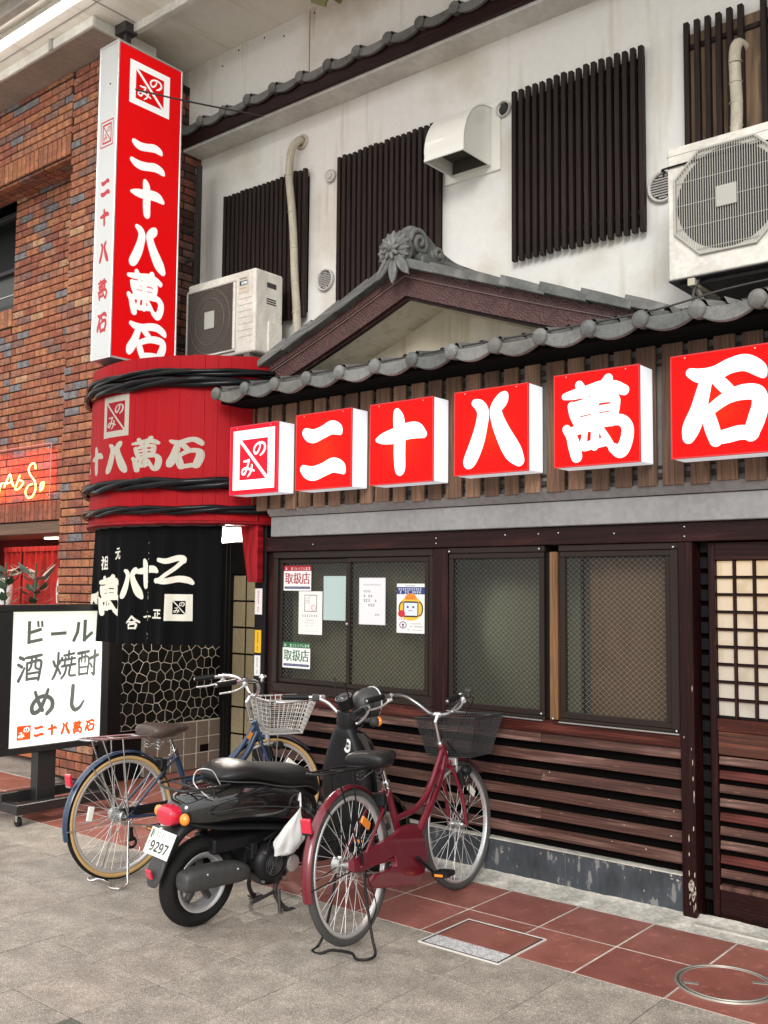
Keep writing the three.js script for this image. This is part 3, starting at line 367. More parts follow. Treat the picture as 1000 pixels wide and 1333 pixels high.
// ---------------------------------------------------------------- restaurant
const rest = thing('restaurant_building', 'old two-storey wooden tavern with tiled eaves, white plaster upper wall and slatted lower wall', 'building');
{
  const B = rest;
  part(B, 'upper_wall', uvBox(merge([boxAt(-6.762, 2.2, 2.9, 5.36, -1.15, -0.95)]), 2.3), M.plaster);
  part(B, 'side_wall', uvBox(boxAt(2.05, 2.2, 0, 2.9, -1.15, -0.02), 2), M.plaster);
  part(B, 'panel_wall', uvBox(merge([boxAt(-6.762, -5.30, 5.36, 6.14, -0.94, -0.80), boxAt(-7.04, -6.763, 5.972, 6.129, -0.94, -0.80), boxAt(-5.292, -2.6, 5.36, 6.14, -0.94, -0.80), boxAt(-2.592, 2.2, 5.36, 6.14, -0.94, -0.80)]), 2.1), M.plaster);
  part(B, 'panel_joint', boxAt(-5.30, -5.292, 5.36, 6.12, -0.93, -0.803), M.groutDark);
  { const g = []; const r = rng(3); for (let i = 0; i < 22; i++) g.push(new THREE.SphereGeometry(0.009, 8, 6).scale(1, 1, 0.5).translate(-6.4 + i * 0.27 + r() * 0.1, i % 3 ? 6.09 : 6.02, -0.799)); part(B, 'screw_head', merge(g), M.darkSteel); }
  
  // upper eave: soffit, fascia and a row of tiles with round ends
  part(B, 'eave_soffit', uvBox(boxAt(-6.75, 2.2, 5.35, 5.38, -0.9485, -0.735), 1.5), M.trim);
  part(B, 'fascia', uvLong(boxAt(-6.75, 2.2, 5.37, 5.475, -0.733, -0.70, 0.004), 0, 1, 2, 8), M.fascia);
  const eaveTile = (w, sag, kr, len, rise) => {                             // front crescent and a wave-shaped body behind it
    const s = new THREE.Shape(), x0 = 0.0, x1 = w; s.moveTo(x0, 0.026); s.quadraticCurveTo(w / 2, 0.026 - sag * 0.55, x1, 0.026); s.lineTo(x1, -0.004); s.quadraticCurveTo(w * 0.5, -0.03 - sag * 1.25, x0, -0.004); s.closePath();
    const front = extr(s, 0.022, 0.004, 12), body = grid((u, v) => { const x = u * w; const y = u < 0.2 ? 0.03 + kr * 0.75 * Math.sin((u / 0.2) * Math.PI) : 0.026 - sag * 0.55 * 4 * ((u - 0.2) / 0.8) * (1 - (u - 0.2) / 0.8) * 0.5; return [x, y + rise * v, -len * v + 0.01]; }, 20, 2);
    const knob = new THREE.SphereGeometry(kr, 20, 12).scale(1, 1, 0.42).translate(0.006, 0.012, 0.03), neck = new THREE.CylinderGeometry(kr * 0.93, kr * 0.93, 0.06, 20).rotateX(Math.PI / 2).translate(0.006, 0.012, 0.003), ring = new THREE.TorusGeometry(kr * 0.8, 0.003, 6, 24).translate(0.006, 0.012, 0.038);
    return merge([uvBox(front, 0.5), uvBox(body, 0.5), uvBox(knob, 0.5), uvBox(neck, 0.5), uvBox(ring, 0.5)]);
  };
  const er = grp(B, 'upper_roof');
  { const t = [0, 1, 2].map((i) => uvBox(eaveTile(0.294, 0.052, 0.044, 0.12, 0.035).clone(), 0.5, i * 0.3, i * 0.4)); for (let i = 0; i < 31; i++) { const o = part(er, 'roof_tile', t[i % 3], pick(M.tile)); o.position.set(-6.75 + i * 0.295, 5.505 + rr(-0.004, 0.004), -0.688 + rr(-0.004, 0.004)); o.rotation.z = rr(-0.012, 0.012); } part(er, 'roof_deck', boxAt(-6.75, 2.2, 5.476, 5.50, -0.80, -0.71), M.fascia); }
  // lower pent roof
  const lr = grp(B, 'lower_roof'), E0 = -4.935, EY = 2.80, EZ = 0.37, P = 0.269, slope = 0.19;
  { const t = [0, 1, 2].map((i) => uvBox(eaveTile(0.268, 0.058, 0.042, 0.27, 0.05).clone(), 0.5, i * 0.3, i * 0.4));
    for (let i = 0; i < 27; i++) { const o = part(lr, 'roof_tile', t[i % 3], pick(M.tile)); o.position.set(E0 + i * P, EY + rr(-0.004, 0.004), EZ + rr(-0.005, 0.004)); o.rotation.z = rr(-0.02, 0.02); }
    const body = [0, 1].map((k) => uvBox(grid((u, v) => { const y = u < 0.22 ? 0.045 * Math.sin((u / 0.22) * Math.PI) : -0.022 * Math.sin(((u - 0.22) / 0.78) * Math.PI); return [u * P, y + slope * 0.24 * v + 0.012 * (1 - v), -0.24 * v]; }, 14, 1), 0.5, k * 0.3, 0.1));
    for (let j = 0; j < 5; j++) for (let i = 0; i < 27; i++) { const x = E0 + i * P; const zc = EZ - 0.22 - j * 0.225 + 0.45; if (x < -5.75 + Math.sqrt(Math.max(0, 1.16 - zc * zc)) || (j > 1 && x > -4.75 && x < -2.2)) continue; const o = part(lr, 'roof_tile', body[(i + j) % 2], pick(M.tile)); o.position.set(x, EY + 0.028 + slope * (0.22 + j * 0.225), EZ - 0.22 - j * 0.225); }
    part(lr, 'roof_deck', quadsGeo([[V(E0, EY - 0.03, EZ - 0.02), V(2.1, EY - 0.03, EZ - 0.02), V(2.1, EY + 0.2, -0.949), V(E0, EY + 0.2, -0.949)], [V(E0, EY - 0.05, EZ - 0.02), V(2.1, EY - 0.05, EZ - 0.02), V(2.1, EY - 0.05, -0.949), V(E0, EY - 0.05, -0.949)], [V(E0, EY - 0.05, EZ - 0.02), V(2.1, EY - 0.05, EZ - 0.02), V(2.1, EY - 0.03, EZ - 0.02), V(E0, EY - 0.03, EZ - 0.02)]], V(-1, EY, -0.3)), M.gapBlack);
    part(lr, 'wire', tube([[-4.85, 2.838, 0.36], [-4.4, 2.842, 0.37], [-3.6, 2.836, 0.37], [-2.9, 2.845, 0.36], [-2.4, 2.84, 0.37], [-1.9, 2.85, 0.37], [-1.55, 2.90, 0.33], [-1.0, 2.92, 0.3]], 0.005, 6), M.darkSteel); }
  // gable over the entrance
  const ga = grp(B, 'gable'); 
  {
    const ax = -3.675, L = { x: -4.835, y: 2.905 }, Rr = { x: -1.98, y: 2.752 }, ay = 3.33;
    const side = (E, s) => {
      const len = Math.hypot(E.x - ax, E.y - ay), ang = Math.atan2(E.y - ay, E.x - ax), sag = 0.012;
      const band = (o0a, o1a, o0b, o1b, z0, z1, m, nm) => {                  // strip between two offsets above the lower edge, from apex to eave
        const sh = new THREE.Shape(), n = 10, lo = [], hi = []; for (let i = 0; i <= n; i++) { const t = i / n, x = lerp(ax, E.x, t), y = lerp(ay, E.y, t) - sag * 4 * t * (1 - t); lo.push([x, y + lerp(o0a, o0b, t)]); hi.push([x, y + lerp(o1a, o1b, t)]); }
        [...lo, ...hi.reverse()].forEach(([x, y], i) => (i ? sh.lineTo(x, y) : sh.moveTo(x, y))); sh.closePath(); part(ga, nm, uvBox(extr(sh, z1 - z0).translate(0, 0, z0), 0.34), m);
      };
      band(0, 0.115, 0, 0.10, -0.05, 0.0, M.barge, 'bargeboard'); band(0.115, 0.123, 0.1, 0.108, -0.05, 0.012, M.bargeTrim, 'trim_line'); band(0.123, 0.165, 0.108, 0.165, -0.05, 0.022, M.barge, 'upper_bargeboard'); band(-0.02, 0, -0.02, 0, -0.05, -0.02, M.fascia, 'inner_trim');
      band(0.0, 0.02, 0.0, 0.02, -0.40, -0.052, M.beige, 'verge_soffit');
      const n = s > 0 ? 7 : 5, pitch = len / (n - 0.15), slab = [0, 1].map((k) => uvBox(grid((u, v) => [u * (pitch + 0.035), 0.012 - 0.02 * Math.sin(u * Math.PI) * 0 + 0.01 * u * u, -v * 0.26 + 0.085], 4, 3), 0.4, k * 0.3, 0));
      for (let i = 0; i < n; i++) {
        const d = i * pitch - 0.02, bx = ax + Math.cos(ang) * d, t = d / len, by = ay + Math.sin(ang) * d - sag * 4 * t * (1 - t) + lerp(0.165, 0.165, t), w = pitch + 0.04;
        const g = []; const sh = new THREE.Shape(); sh.moveTo(0, 0); sh.lineTo(w, 0); sh.lineTo(w + 0.006, 0.036); sh.quadraticCurveTo(w * 0.6, 0.048, 0, 0.05); sh.closePath();
        const geo = uvBox(extr(sh, 0.30, 0.004).translate(0, 0, -0.22), 0.5, i * 0.21, 0); if (s < 0) { geo.scale(-1, 1, 1); const p = geo.attributes.position; for (let q = 0; q < p.count; q += 3) { const a = [p.getX(q), p.getY(q), p.getZ(q)]; p.setXYZ(q, p.getX(q + 1), p.getY(q + 1), p.getZ(q + 1)); p.setXYZ(q + 1, ...a); } geo.computeVertexNormals(); }
        const o = part(ga, 'verge_tile', geo, pick(M.tile)); o.position.set(bx, by + 0.004, rr(-0.003, 0.003)); o.rotation.z = (s > 0 ? ang : ang + Math.PI) - s * 0.03;
      }
      // roof plane behind the verge
      const rp = extr(shapeOf([[ax, ay + 0.166], [E.x, E.y + 0.166], [E.x, E.y + 0.18], [ax, ay + 0.18]]), 0.74).translate(0, 0, -0.949); part(ga, 'roof_slope', uvBox(rp, 0.5), M.tileDark);
      for (let k = 0; k < 3; k++) part(ga, 'tile_roll', rod([ax + Math.cos(ang) * 0.05, ay + 0.2, -0.36 - k * 0.24], [E.x, E.y + 0.2, -0.36 - k * 0.24], 0.04, 0.04, 12), M.tile[k]);
    };
    side(L, -1); side(Rr, 1);
    const face = shapeOf([[L.x, 2.7], [Rr.x, 2.7], [Rr.x, Rr.y + 0.02], [ax, ay + 0.02], [L.x, L.y + 0.02]]); part(ga, 'gable_wall', uvBox(extr(face, 0.04).translate(0, 0, -0.44), 1.6), M.beige);
    // ridge with its flower-shaped end tile and scroll
    part(ga, 'ridge', uvBox(merge([new THREE.CylinderGeometry(0.075, 0.075, 0.9, 20).rotateX(Math.PI / 2).translate(ax, 3.575, -0.5), boxAt(ax - 0.09, ax + 0.09, 3.49, 3.575, -0.949, -0.05, 0.008)]), 0.5), M.tile[0]);
    const f = grp(ga, 'ridge_ornament', [ax - 0.015, 3.585, 0.10]); f.rotation.set(0, 0, 0);
    const pet = (r, l, w, t) => new THREE.SphereGeometry(1, 12, 8).scale(w, l, t), petals = [];
    for (let i = 0; i < 16; i++) part(f, 'petal', uvBox(pet(0, 0.056, 0.0155, 0.016).translate(0, 0.07, 0.012).rotateX(-0.12).rotateZ((i / 16) * Math.PI * 2), 0.3), M.tile[i % 2]);
    for (let i = 0; i < 8; i++) part(f, 'petal', uvBox(pet(0, 0.032, 0.014, 0.014).translate(0, 0.034, 0.03).rotateZ((i / 8) * Math.PI * 2 + 0.2), 0.3), M.tile[2]);
    part(f, 'flower_disc', uvBox(merge([new THREE.CylinderGeometry(0.105, 0.115, 0.05, 24).rotateX(Math.PI / 2).translate(0, 0, -0.015), new THREE.SphereGeometry(0.02, 12, 8).translate(0, 0, 0.04)]), 0.3), M.tileDark);
    for (const a of [-0.62, 0, 0.62]) { const lf = extr((() => { const s = new THREE.Shape(); s.moveTo(0, 0); s.quadraticCurveTo(0.05, -0.07, 0, -0.15); s.quadraticCurveTo(-0.05, -0.07, 0, 0); return s; })(), 0.012, 0.006); part(f, 'leaf', uvBox(merge([lf, rod([0, -0.01, 0.02], [0, -0.13, 0.02], 0.004)]).translate(0, -0.05, 0.0).rotateZ(a), 0.3), M.tile[a ? 0 : 2]); }
    const scroll = []; // cloud scroll on the ridge behind the flower
    const sp = (cx, cy, cz, r, turns, dir) => { const pts = []; for (let i = 0; i <= 26; i++) { const t = i / 26, a = dir * t * turns * Math.PI * 2, q = r * (1 - 0.8 * t); pts.push([cx + 0.01 * t, cy + Math.sin(a) * q, cz + Math.cos(a) * q]); } return pts; };
    for (const s of [-1, 1]) { scroll.push(tube(sp(ax + s * 0.055, 3.66, -0.06, 0.085, 1.6, 1), 0.018, 8, 60), tube(sp(ax + s * 0.06, 3.63, -0.24, 0.06, 1.5, -1), 0.016, 8, 50)); }
    part(f, 'scroll', uvBox(merge(scroll).translate(-f.position.x, -f.position.y, -f.position.z), 0.3), M.tile[0]);
    part(f, 'crest', uvBox(loft([{ x: -0.06, y: 3.62, h: 0.05, w: 0.05 }, { x: 0.04, y: 3.67, h: 0.10, w: 0.06 }, { x: 0.16, y: 3.66, h: 0.10, w: 0.065 }, { x: 0.32, y: 3.62, h: 0.075, w: 0.06 }, { x: 0.5, y: 3.61, h: 0.05, w: 0.05 }, { x: 0.7, y: 3.63, h: 0.04, w: 0.035 }, { x: 0.86, y: 3.65, h: 0.02, w: 0.02 }], 20, 5).rotateY(Math.PI / 2).translate(ax, 0, 0.02).translate(-f.position.x, -f.position.y, -f.position.z), 0.3), M.tile[1]);
  }
  // wooden lattices before the upper windows
  const lat = (x0, x1, y0, y1, n, back) => {
    const g = grp(B, 'window_lattice'); part(g, 'window_recess', boxAt(x0 + 0.012, x1 - 0.012, y0 + 0.05, y1 - 0.05, -0.949, -0.938, 0.001), back ?? M.latticeBack);
    part(g, 'crossbar', merge([boxAt(x0 + 0.01, x1 - 0.01, y0 + 0.12, y0 + 0.15, -0.937, -0.922), boxAt(x0 + 0.01, x1 - 0.01, y1 - 0.15, y1 - 0.12, -0.937, -0.922)]), M.lattice);
    const w = 0.031, v = [0, 1, 2].map(() => uvLong(cbox(w, y1 - y0, 0.038, 0.003), 1)); for (let i = 0; i < n; i++) { const o = part(g, 'slat', v[i % 3], M.lattice); o.position.set(lerp(x0 + w / 2, x1 - w / 2, i / (n - 1)), (y0 + y1) / 2 + rr(-0.006, 0.006), -0.902); }
    return g;
  };
  lat(-6.38, -5.40, 3.69, 4.90, 19); lat(-5.06, -4.08, 3.72, 4.89, 19); lat(-3.475, -2.53, 3.735, 4.91, 18);
  { const g = lat(-2.27, -1.2, 3.9, 4.94, 17, M.latticeBrown); g.children.filter((o) => o.name === 'slat').forEach((o, i) => { if (i === 6) g.remove(o); }); }
  const louvre = (x, y, r, kind) => {
    const g = grp(B, 'vent', [x, y, -0.949]); part(g, 'ring', new THREE.LatheGeometry([[r * 0.8, 0], [r, 0], [r, 0.022], [r * 0.93, 0.03], [r * 0.84, 0.026], [r * 0.8, 0.012]].map((p) => new THREE.Vector2(...p)), 36).rotateX(Math.PI / 2), M.vent);
    if (kind === 'louvre') { part(g, 'opening', new THREE.CylinderGeometry(r * 0.82, r * 0.82, 0.008, 28).rotateX(Math.PI / 2).translate(0, 0, 0.004), M.acDark); for (let i = -4; i <= 4; i++) { const h = Math.sqrt(Math.max(0, 0.66 - Math.pow(i / 5.2, 2))) * r; part(g, 'louvre', boxAt(-h, h, -0.0045, 0.0045, -0.001, 0.001, 0.0005).rotateX(0.7).translate(0, i * r * 0.165, 0.017), M.vent); } }
    else part(g, 'cap', new THREE.CylinderGeometry(kind === 'pipe' ? r * 0.55 : r * 0.82, r * 0.82, 0.02, 28).rotateX(Math.PI / 2).translate(0, 0, 0.012), kind === 'pipe' ? M.acDark : M.vent);
    if (kind !== 'louvre' && kind !== 'pipe') part(g, 'button', new THREE.CylinderGeometry(r * 0.45, r * 0.5, 0.015, 24).rotateX(Math.PI / 2).translate(0, 0, 0.028), M.vent);
  };
  louvre(-5.175, 4.787, 0.052, 'cap'); louvre(-5.218, 3.96, 0.088, 'louvre'); louvre(-3.57, 4.836, 0.056, 'pipe'); louvre(-2.43, 3.997, 0.10, 'louvre');
  // corner post and steel frame between the plaster wall and the brick side wall
  part(B, 'steel_frame', merge([boxAt(-6.60, -6.56, 3.0, 5.2, -0.80, -0.76), boxAt(-6.74, -6.61, 4.62, 4.65, -0.79, -0.77), boxAt(-6.74, -6.61, 4.36, 4.39, -0.79, -0.77), boxAt(-6.71, -6.68, 3.0, 5.1, -0.62, -0.59), boxAt(-6.71, -6.60, 3.6, 3.63, -0.75, -0.6)]), M.darkSteel);

  // sign board of weathered planks
  const sb = grp(B, 'plank_board'); part(sb, 'backing', uvBox(boxAt(-5.21, 2.1, 2.067, 2.752, 0.0, 0.062), 1), M.plankBack);
  part(sb, 'batten', merge([boxAt(-5.2, 2.1, 2.69, 2.712, 0.0625, 0.082), boxAt(-5.2, 2.1, 2.655, 2.667, 0.0625, 0.078), boxAt(-5.2, 2.1, 2.10, 2.125, 0.0625, 0.082), boxAt(-5.2, 2.1, 2.15, 2.162, 0.0625, 0.078)]), M.batten);
  { const v = {}; const pl = (x, w, z, m) => { const k = w.toFixed(3) + Math.floor(rnd() * 5); v[k] ??= uvLong(cbox(w, 0.695, 0.022, 0.003), 1); const o = part(sb, 'plank', v[k], m); o.position.set(x, 2.408 + rr(-0.006, 0.006), z); o.rotation.z = rr(-0.006, 0.006); };
    pl(-5.17, 0.09, 0.125, M.batten); const wide = [-4.395, -3.79, -3.187, -2.574, -1.958]; for (let x = -5.055; x < 2.1; x += 0.1295) { const nearWide = wide.some((w) => Math.abs(w - x) < 0.06); pl(x + rr(-0.006, 0.006), nearWide ? 0.106 : rr(0.088, 0.101), 0.094 + rr(-0.003, 0.004), pick(M.plank)); } }
  // grey flashing and red-brown beam
  part(B, 'flashing', uvBox(merge([quadsGeo([[V(-4.76, 2.067, 0.10), V(2.1, 2.067, 0.10), V(2.1, 2.02, 0.06), V(-4.76, 2.02, 0.06)], [V(-4.76, 2.067, 0.0), V(2.1, 2.067, 0), V(2.1, 2.067, 0.1), V(-4.76, 2.067, 0.1)], [V(-4.76, 2.02, 0), V(2.1, 2.02, 0), V(2.1, 2.02, 0.06), V(-4.76, 2.02, 0.06)], [V(-4.76, 2.067, 0), V(-4.76, 2.067, 0.1), V(-4.76, 2.02, 0.06), V(-4.76, 2.02, 0)]], V(-1, 2.04, 0.04)), boxAt(-4.76, 2.1, 1.886, 2.017, 0.0, 0.05, 0.004)]), 0.9), M.flashing);
  part(B, 'beam', uvLong(boxAt(-4.84, 2.1, 1.79, 1.884, -0.12, 0.02), 0), M.varnish);
  { const g = []; for (const [x, y] of [[-3.42, 1.845], [-3.42, 1.815], [-2.95, 1.85], [-2.74, 1.85], [-2.62, 1.852], [-2.30, 1.84], [-1.93, 1.862], [-1.93, 1.815], [-4.4, 1.83]]) g.push(new THREE.SphereGeometry(0.0055, 8, 6).translate(x, y, 0.021)); part(B, 'nail_head', merge(g), M.steel); }
  // posts
  const post = (x0, x1, y0, y1, z0, z1, m) => part(B, 'post', uvLong(boxAt(x0, x1, y0, y1, z0, z1, 0.005), 1), m);
  post(-4.945, -4.842, 0, 2.07, -0.1, 0.012, M.black); post(-4.838, -4.785, 0, 1.79, -0.12, -0.012, M.varnish); post(-3.458, -3.351, 0.78, 1.789, -0.10, 0.006, M.varnish); post(-1.962, -1.893, 0, 1.789, -0.12, 0.03, M.varnish); post(-0.78, -0.70, 0, 1.789, -0.12, 0.03, M.varnish);
  part(B, 'interior_shade', merge([boxAt(-4.84, 2.05, 0.2, 2.1, -0.42, -0.40), boxAt(-4.84, -3.0, 2.1, 2.9, -0.6, -0.55)]), M.gapBlack);
  part(B, 'jamb_slat', merge(Array.from({ length: 22 }, (_, i) => boxAt(-1.888, -1.842, 0.1 + i * 0.078, 0.155 + i * 0.078, -0.075, -0.055))), M.black); part(B, 'jamb_back', boxAt(-1.893, -1.835, 0, 1.79, -0.12, -0.085), M.gapBlack);
  // slatted lower wall
  const lw = grp(B, 'slatted_wall'); part(lw, 'dark_backing', boxAt(-4.785, -1.962, 0.2, 0.9, -0.09, -0.055), M.gapBlack);
  part(lw, 'rail', uvLong(boxAt(-4.783, -1.965, 0.80, 0.868, -0.05, 0.004), 0), M.slatRed);
  for (let i = 0; i < 6; i++) { const m = [M.slat, M.slat2, M.slat, M.slat2, M.slat, M.slat2][i]; for (const [a, b] of i % 2 ? [[-4.78, -3.2], [-3.198, -1.966]] : [[-4.78, -2.75], [-2.748, -1.966]]) { const o = part(lw, 'slat', uvLong(cbox(b - a, 0.056, 0.022, 0.003).rotateX(-0.16), 0), rnd() < 0.3 ? M.slat2 : m); o.position.set((a + b) / 2, 0.772 - i * 0.0987, -0.022 + rr(-0.002, 0.002)); } }
  part(lw, 'sill_strip', boxAt(-4.783, -1.965, 0.202, 0.208, -0.05, 0.009), M.cement);
  part(B, 'foundation', uvBox(grid((u, v) => [lerp(-4.842, -1.962, u), lerp(0, 0.203, v), 0.004 + 0.004 * (fb(u * 60, v * 5, 60, 8, 5, 3) - 0.5)], 120, 8), 1), M.concrete);
  // framed windows with wired glass
  const glassD = mat(C(0.72, 0.72, 0.69), { roughness: 0.2, transmission: 1, thickness: 0, ior: 1.45, specularIntensity: 0.4 });
  const wires = (x0, x1, y0, y1, z, p = 0.033) => {
    const g = [], w = x1 - x0, h = y1 - y0, k = 0.86; for (const s of [1, -1]) for (let c = -h / k; c < w; c += p) {  // line x = c + y/k
      let a = [c, 0], b = [c + h / k, h]; if (a[0] < 0) a = [0, -c * k]; if (b[0] > w) b = [w, (w - c) * k]; if (b[1] - a[1] < 0.004) continue;
      const f = (q) => [s > 0 ? x0 + q[0] : x1 - q[0], y0 + q[1], z]; g.push(rod(f(a), f(b), 0.00038, 0.00038, 3)); } return merge(g);
  };
  const wireM = mat(C(0.50, 0.50, 0.45), { roughness: 0.5, metalness: 0.3 });
  function pane(w, x0, x1, y0, y1, z, fr = 0.022) {
    part(w, 'frame', merge([boxAt(x0, x1, y0, y0 + fr, z - 0.02, z + 0.012), boxAt(x0, x1, y1 - fr, y1, z - 0.02, z + 0.012), boxAt(x0, x0 + fr, y0 + fr, y1 - fr, z - 0.02, z + 0.012), boxAt(x1 - fr, x1, y0 + fr, y1 - fr, z - 0.02, z + 0.012)]), M.sash);
    part(w, 'glass', boxAt(x0 + fr, x1 - fr, y0 + fr, y1 - fr, z - 0.006, z - 0.003, 0.0005), glassD); const o = part(w, 'wire_mesh', wires(x0 + fr, x1 - fr, y0 + fr, y1 - fr, z - 0.0015), wireM); o.userData.kind = 'stuff';
  }
  const back = (w, x0, x1, y0, y1, z, m, name = 'blind') => part(w, name, boxAt(x0, x1, y0, y1, z - 0.004, z, 0.001), m);
  const w1 = grp(B, 'window'); part(w1, 'outer_frame', merge([boxAt(-4.783, -3.462, 1.745, 1.788, -0.09, 0.0), boxAt(-4.783, -3.462, 0.87, 0.93, -0.09, -0.002), boxAt(-4.783, -4.745, 0.93, 1.745, -0.09, -0.004), boxAt(-3.49, -3.462, 0.93, 1.745, -0.09, -0.004)]), M.sash);
  pane(w1, -4.743, -4.115, 0.935, 1.74, -0.035, 0.028); pane(w1, -4.128, -3.492, 0.935, 1.74, -0.012, 0.028);
  back(w1, -4.75, -3.49, 0.93, 1.745, -0.16, mat(C(0.29, 0.265, 0.185), { roughness: 0.9, map: N.grime })); part(w1, 'latch', new THREE.SphereGeometry(0.009, 10, 8).translate(-4.118, 1.33, 0.004), M.steel);
  const w2 = grp(B, 'window'); part(w2, 'head_frame', boxAt(-3.35, -2.715, 1.755, 1.788, -0.09, 0.006), M.sash); part(w2, 'sill_frame', boxAt(-3.35, -2.715, 0.87, 0.885, -0.09, 0.006), M.sash); pane(w2, -3.345, -2.722, 0.886, 1.754, -0.012, 0.03);
  back(w2, -3.35, -2.7, 0.87, 1.76, -0.39, mat(C(0.10, 0.105, 0.098), { roughness: 0.9 })); part(w2, 'glow_stand_in', grid((u, v) => { const x = (u - 0.5) * 0.9, y = (v - 0.5) * 0.86; return [-3.16 + x, 1.30 + y, -0.385 + 0.24 * Math.exp(-(x * x) / 0.045 - (y * y) / 0.13)]; }, 60, 50), mat(C(0.30, 0.31, 0.245), { roughness: 1, specularIntensity: 0 }));  // added sheet, bulged and pale to stand in for a soft glow inside
  part(w2, 'sill', boxAt(-3.345, -2.722, 0.862, 0.8685, -0.01, 0.022, 0.001), M.sashLine);
  const w3 = grp(B, 'window'); part(w3, 'head_frame', boxAt(-2.63, -1.966, 1.755, 1.788, -0.09, 0.006), M.sash); part(w3, 'sill_frame', boxAt(-2.63, -1.966, 0.87, 0.885, -0.09, 0.006), M.sash); part(w3, 'jamb_frame', boxAt(-2.008, -1.966, 0.886, 1.754, -0.09, 0.02), M.sash); pane(w3, -2.625, -2.012, 0.886, 1.754, -0.012, 0.03);
  back(w3, -2.64, -1.97, 0.87, 1.76, -0.30, mat(C(0.11, 0.11, 0.10), { roughness: 0.9 })); back(w3, -2.52, -2.0, 0.9, 1.72, -0.14, mat(C(0.34, 0.215, 0.155), { roughness: 0.9, map: N.plaster }), 'brown_blind');
  part(w3, 'sill', boxAt(-2.625, -1.97, 0.862, 0.8685, -0.01, 0.022, 0.001), M.sashLine);
  part(B, 'window_post', uvLong(boxAt(-2.688, -2.640, 0.872, 1.754, -0.05, 0.0), 1), M.timber); part(B, 'dark_mullion', boxAt(-2.72, -2.69, 0.872, 1.754, -0.06, -0.02), M.black);
  { const g = []; for (const [x, y] of [[-2.74, 1.77], [-2.73, 0.9], [-2.66, 0.88], [-1.99, 1.765], [-1.985, 0.88], [-3.33, 1.765]]) g.push(new THREE.SphereGeometry(0.007, 10, 8).translate(x, y, 0.016)); part(B, 'screw', merge(g), M.steel); }
  { // flaked varnish on the door post, the slats and the foundation edge
    const r = rng(44), m = mat(C(0.40, 0.34, 0.28), { roughness: 0.9 }), flake = (x, y, z, w, h) => { const n = 6 + Math.floor(r() * 3), P = []; for (let i = 0; i < n; i++) { const a = (i / n) * 6.283, k = 0.5 + 0.5 * r(); P.push([x + Math.cos(a) * w * k, y + Math.sin(a) * h * k]); } return extr(shapeOf(P), 0.0006).translate(0, 0, z); }, g = [], g2 = [];
    for (let i = 0; i < 20; i++) g.push(flake(-1.897 - Math.pow(r(), 3) * 0.05, 0.04 + Math.pow(r(), 1.4) * 1.05, 0.0301, 0.0018 + 0.0025 * r(), 0.006 + 0.018 * r()));
    for (let i = 0; i < 5; i++) g.push(flake(-1.925 + 0.02 * r(), 0.06 + 0.12 * r(), 0.0301, 0.006 + 0.006 * r(), 0.02 + 0.03 * r()));
    for (let i = 0; i < 8; i++) g2.push(flake(-2.9 + 0.9 * r(), [0.3, 0.396, 0.495, 0.594][Math.floor(r() * 4)] - 0.02 + 0.03 * r(), -0.0085, 0.003 + 0.006 * r(), 0.002 + 0.003 * r()));
    for (let i = 0; i < 15; i++) g2.push(flake(-1.975 - Math.pow(r(), 2) * 1.2, 0.195 - Math.pow(r(), 2) * 0.12, 0.0068, 0.002 + 0.011 * r() * r(), 0.003 + 0.016 * r() * r()));
    for (const q of [g, g2]) { const o = part(B, 'paint_chip', merge(q), m); o.userData.kind = 'stuff'; }
  }
  // sliding door with paper panes
  const d = grp(B, 'sliding_door'), dx0 = -1.836, dx1 = -0.79, pz = -0.045;
  for (const [a, b] of [[dx0, -1.803], [-0.83, dx1]]) part(d, 'stile', uvLong(boxAt(a, b, 0.02, 1.785, pz - 0.03, pz + 0.02), 1), M.varnish);
  part(d, 'top_rail', uvLong(boxAt(-1.803, -0.83, 1.70, 1.785, pz - 0.03, pz + 0.018), 0), M.varnish); part(d, 'lock_rail', uvLong(boxAt(-1.803, -0.83, 0.895, 0.953, pz - 0.03, pz + 0.02), 0), M.slatRed); part(d, 'panel', uvLong(boxAt(-1.803, -0.83, 0.785, 0.895, pz - 0.03, pz + 0.012), 0), M.stain);
  part(d, 'dark_backing', boxAt(-1.803, -0.83, 0.18, 0.785, pz - 0.03, pz - 0.02), M.gapBlack);
  { const v = [0, 1, 2].map(() => uvLong(cbox(0.97, 0.040, 0.018, 0.003).rotateX(-0.15), 0)); for (let i = 0; i < 9; i++) { const o = part(d, 'slat', v[i % 3], [M.slat, M.slat2, M.slatRed][(i * 2) % 3]); o.position.set(-1.316, 0.757 - i * 0.0648, pz + 0.002); } }
  part(d, 'ledge', boxAt(-1.803, -0.83, 0.165, 0.186, pz - 0.03, pz + 0.024), M.slat); part(d, 'kick_board', uvLong(boxAt(-1.803, -0.83, 0.02, 0.163, pz - 0.03, pz + 0.014), 0), M.varnish);
  part(B, 'threshold', uvBox(boxAt(-1.89, -0.79, 0, 0.02, -0.1, 0.09), 0.6), M.cement);
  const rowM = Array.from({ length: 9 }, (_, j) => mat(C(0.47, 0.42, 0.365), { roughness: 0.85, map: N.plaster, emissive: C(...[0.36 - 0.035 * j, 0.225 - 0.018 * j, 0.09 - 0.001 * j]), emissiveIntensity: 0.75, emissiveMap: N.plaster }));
  for (let i = 0; i < 10; i++) for (let j = 0; j < 9; j++) { const x0 = -1.803 + i * 0.0937 + 0.002, y1 = 1.698 - j * 0.0824 - 0.002; if (x0 + 0.08 > -0.83) continue; const o = part(d, 'pane', uvBox(cbox(0.0797, 0.0702, 0.004, 0.001), 0.5, i * 0.3, j * 0.4), rowM[j]); o.position.set(x0 + 0.04, y1 - 0.035, pz - 0.006); }
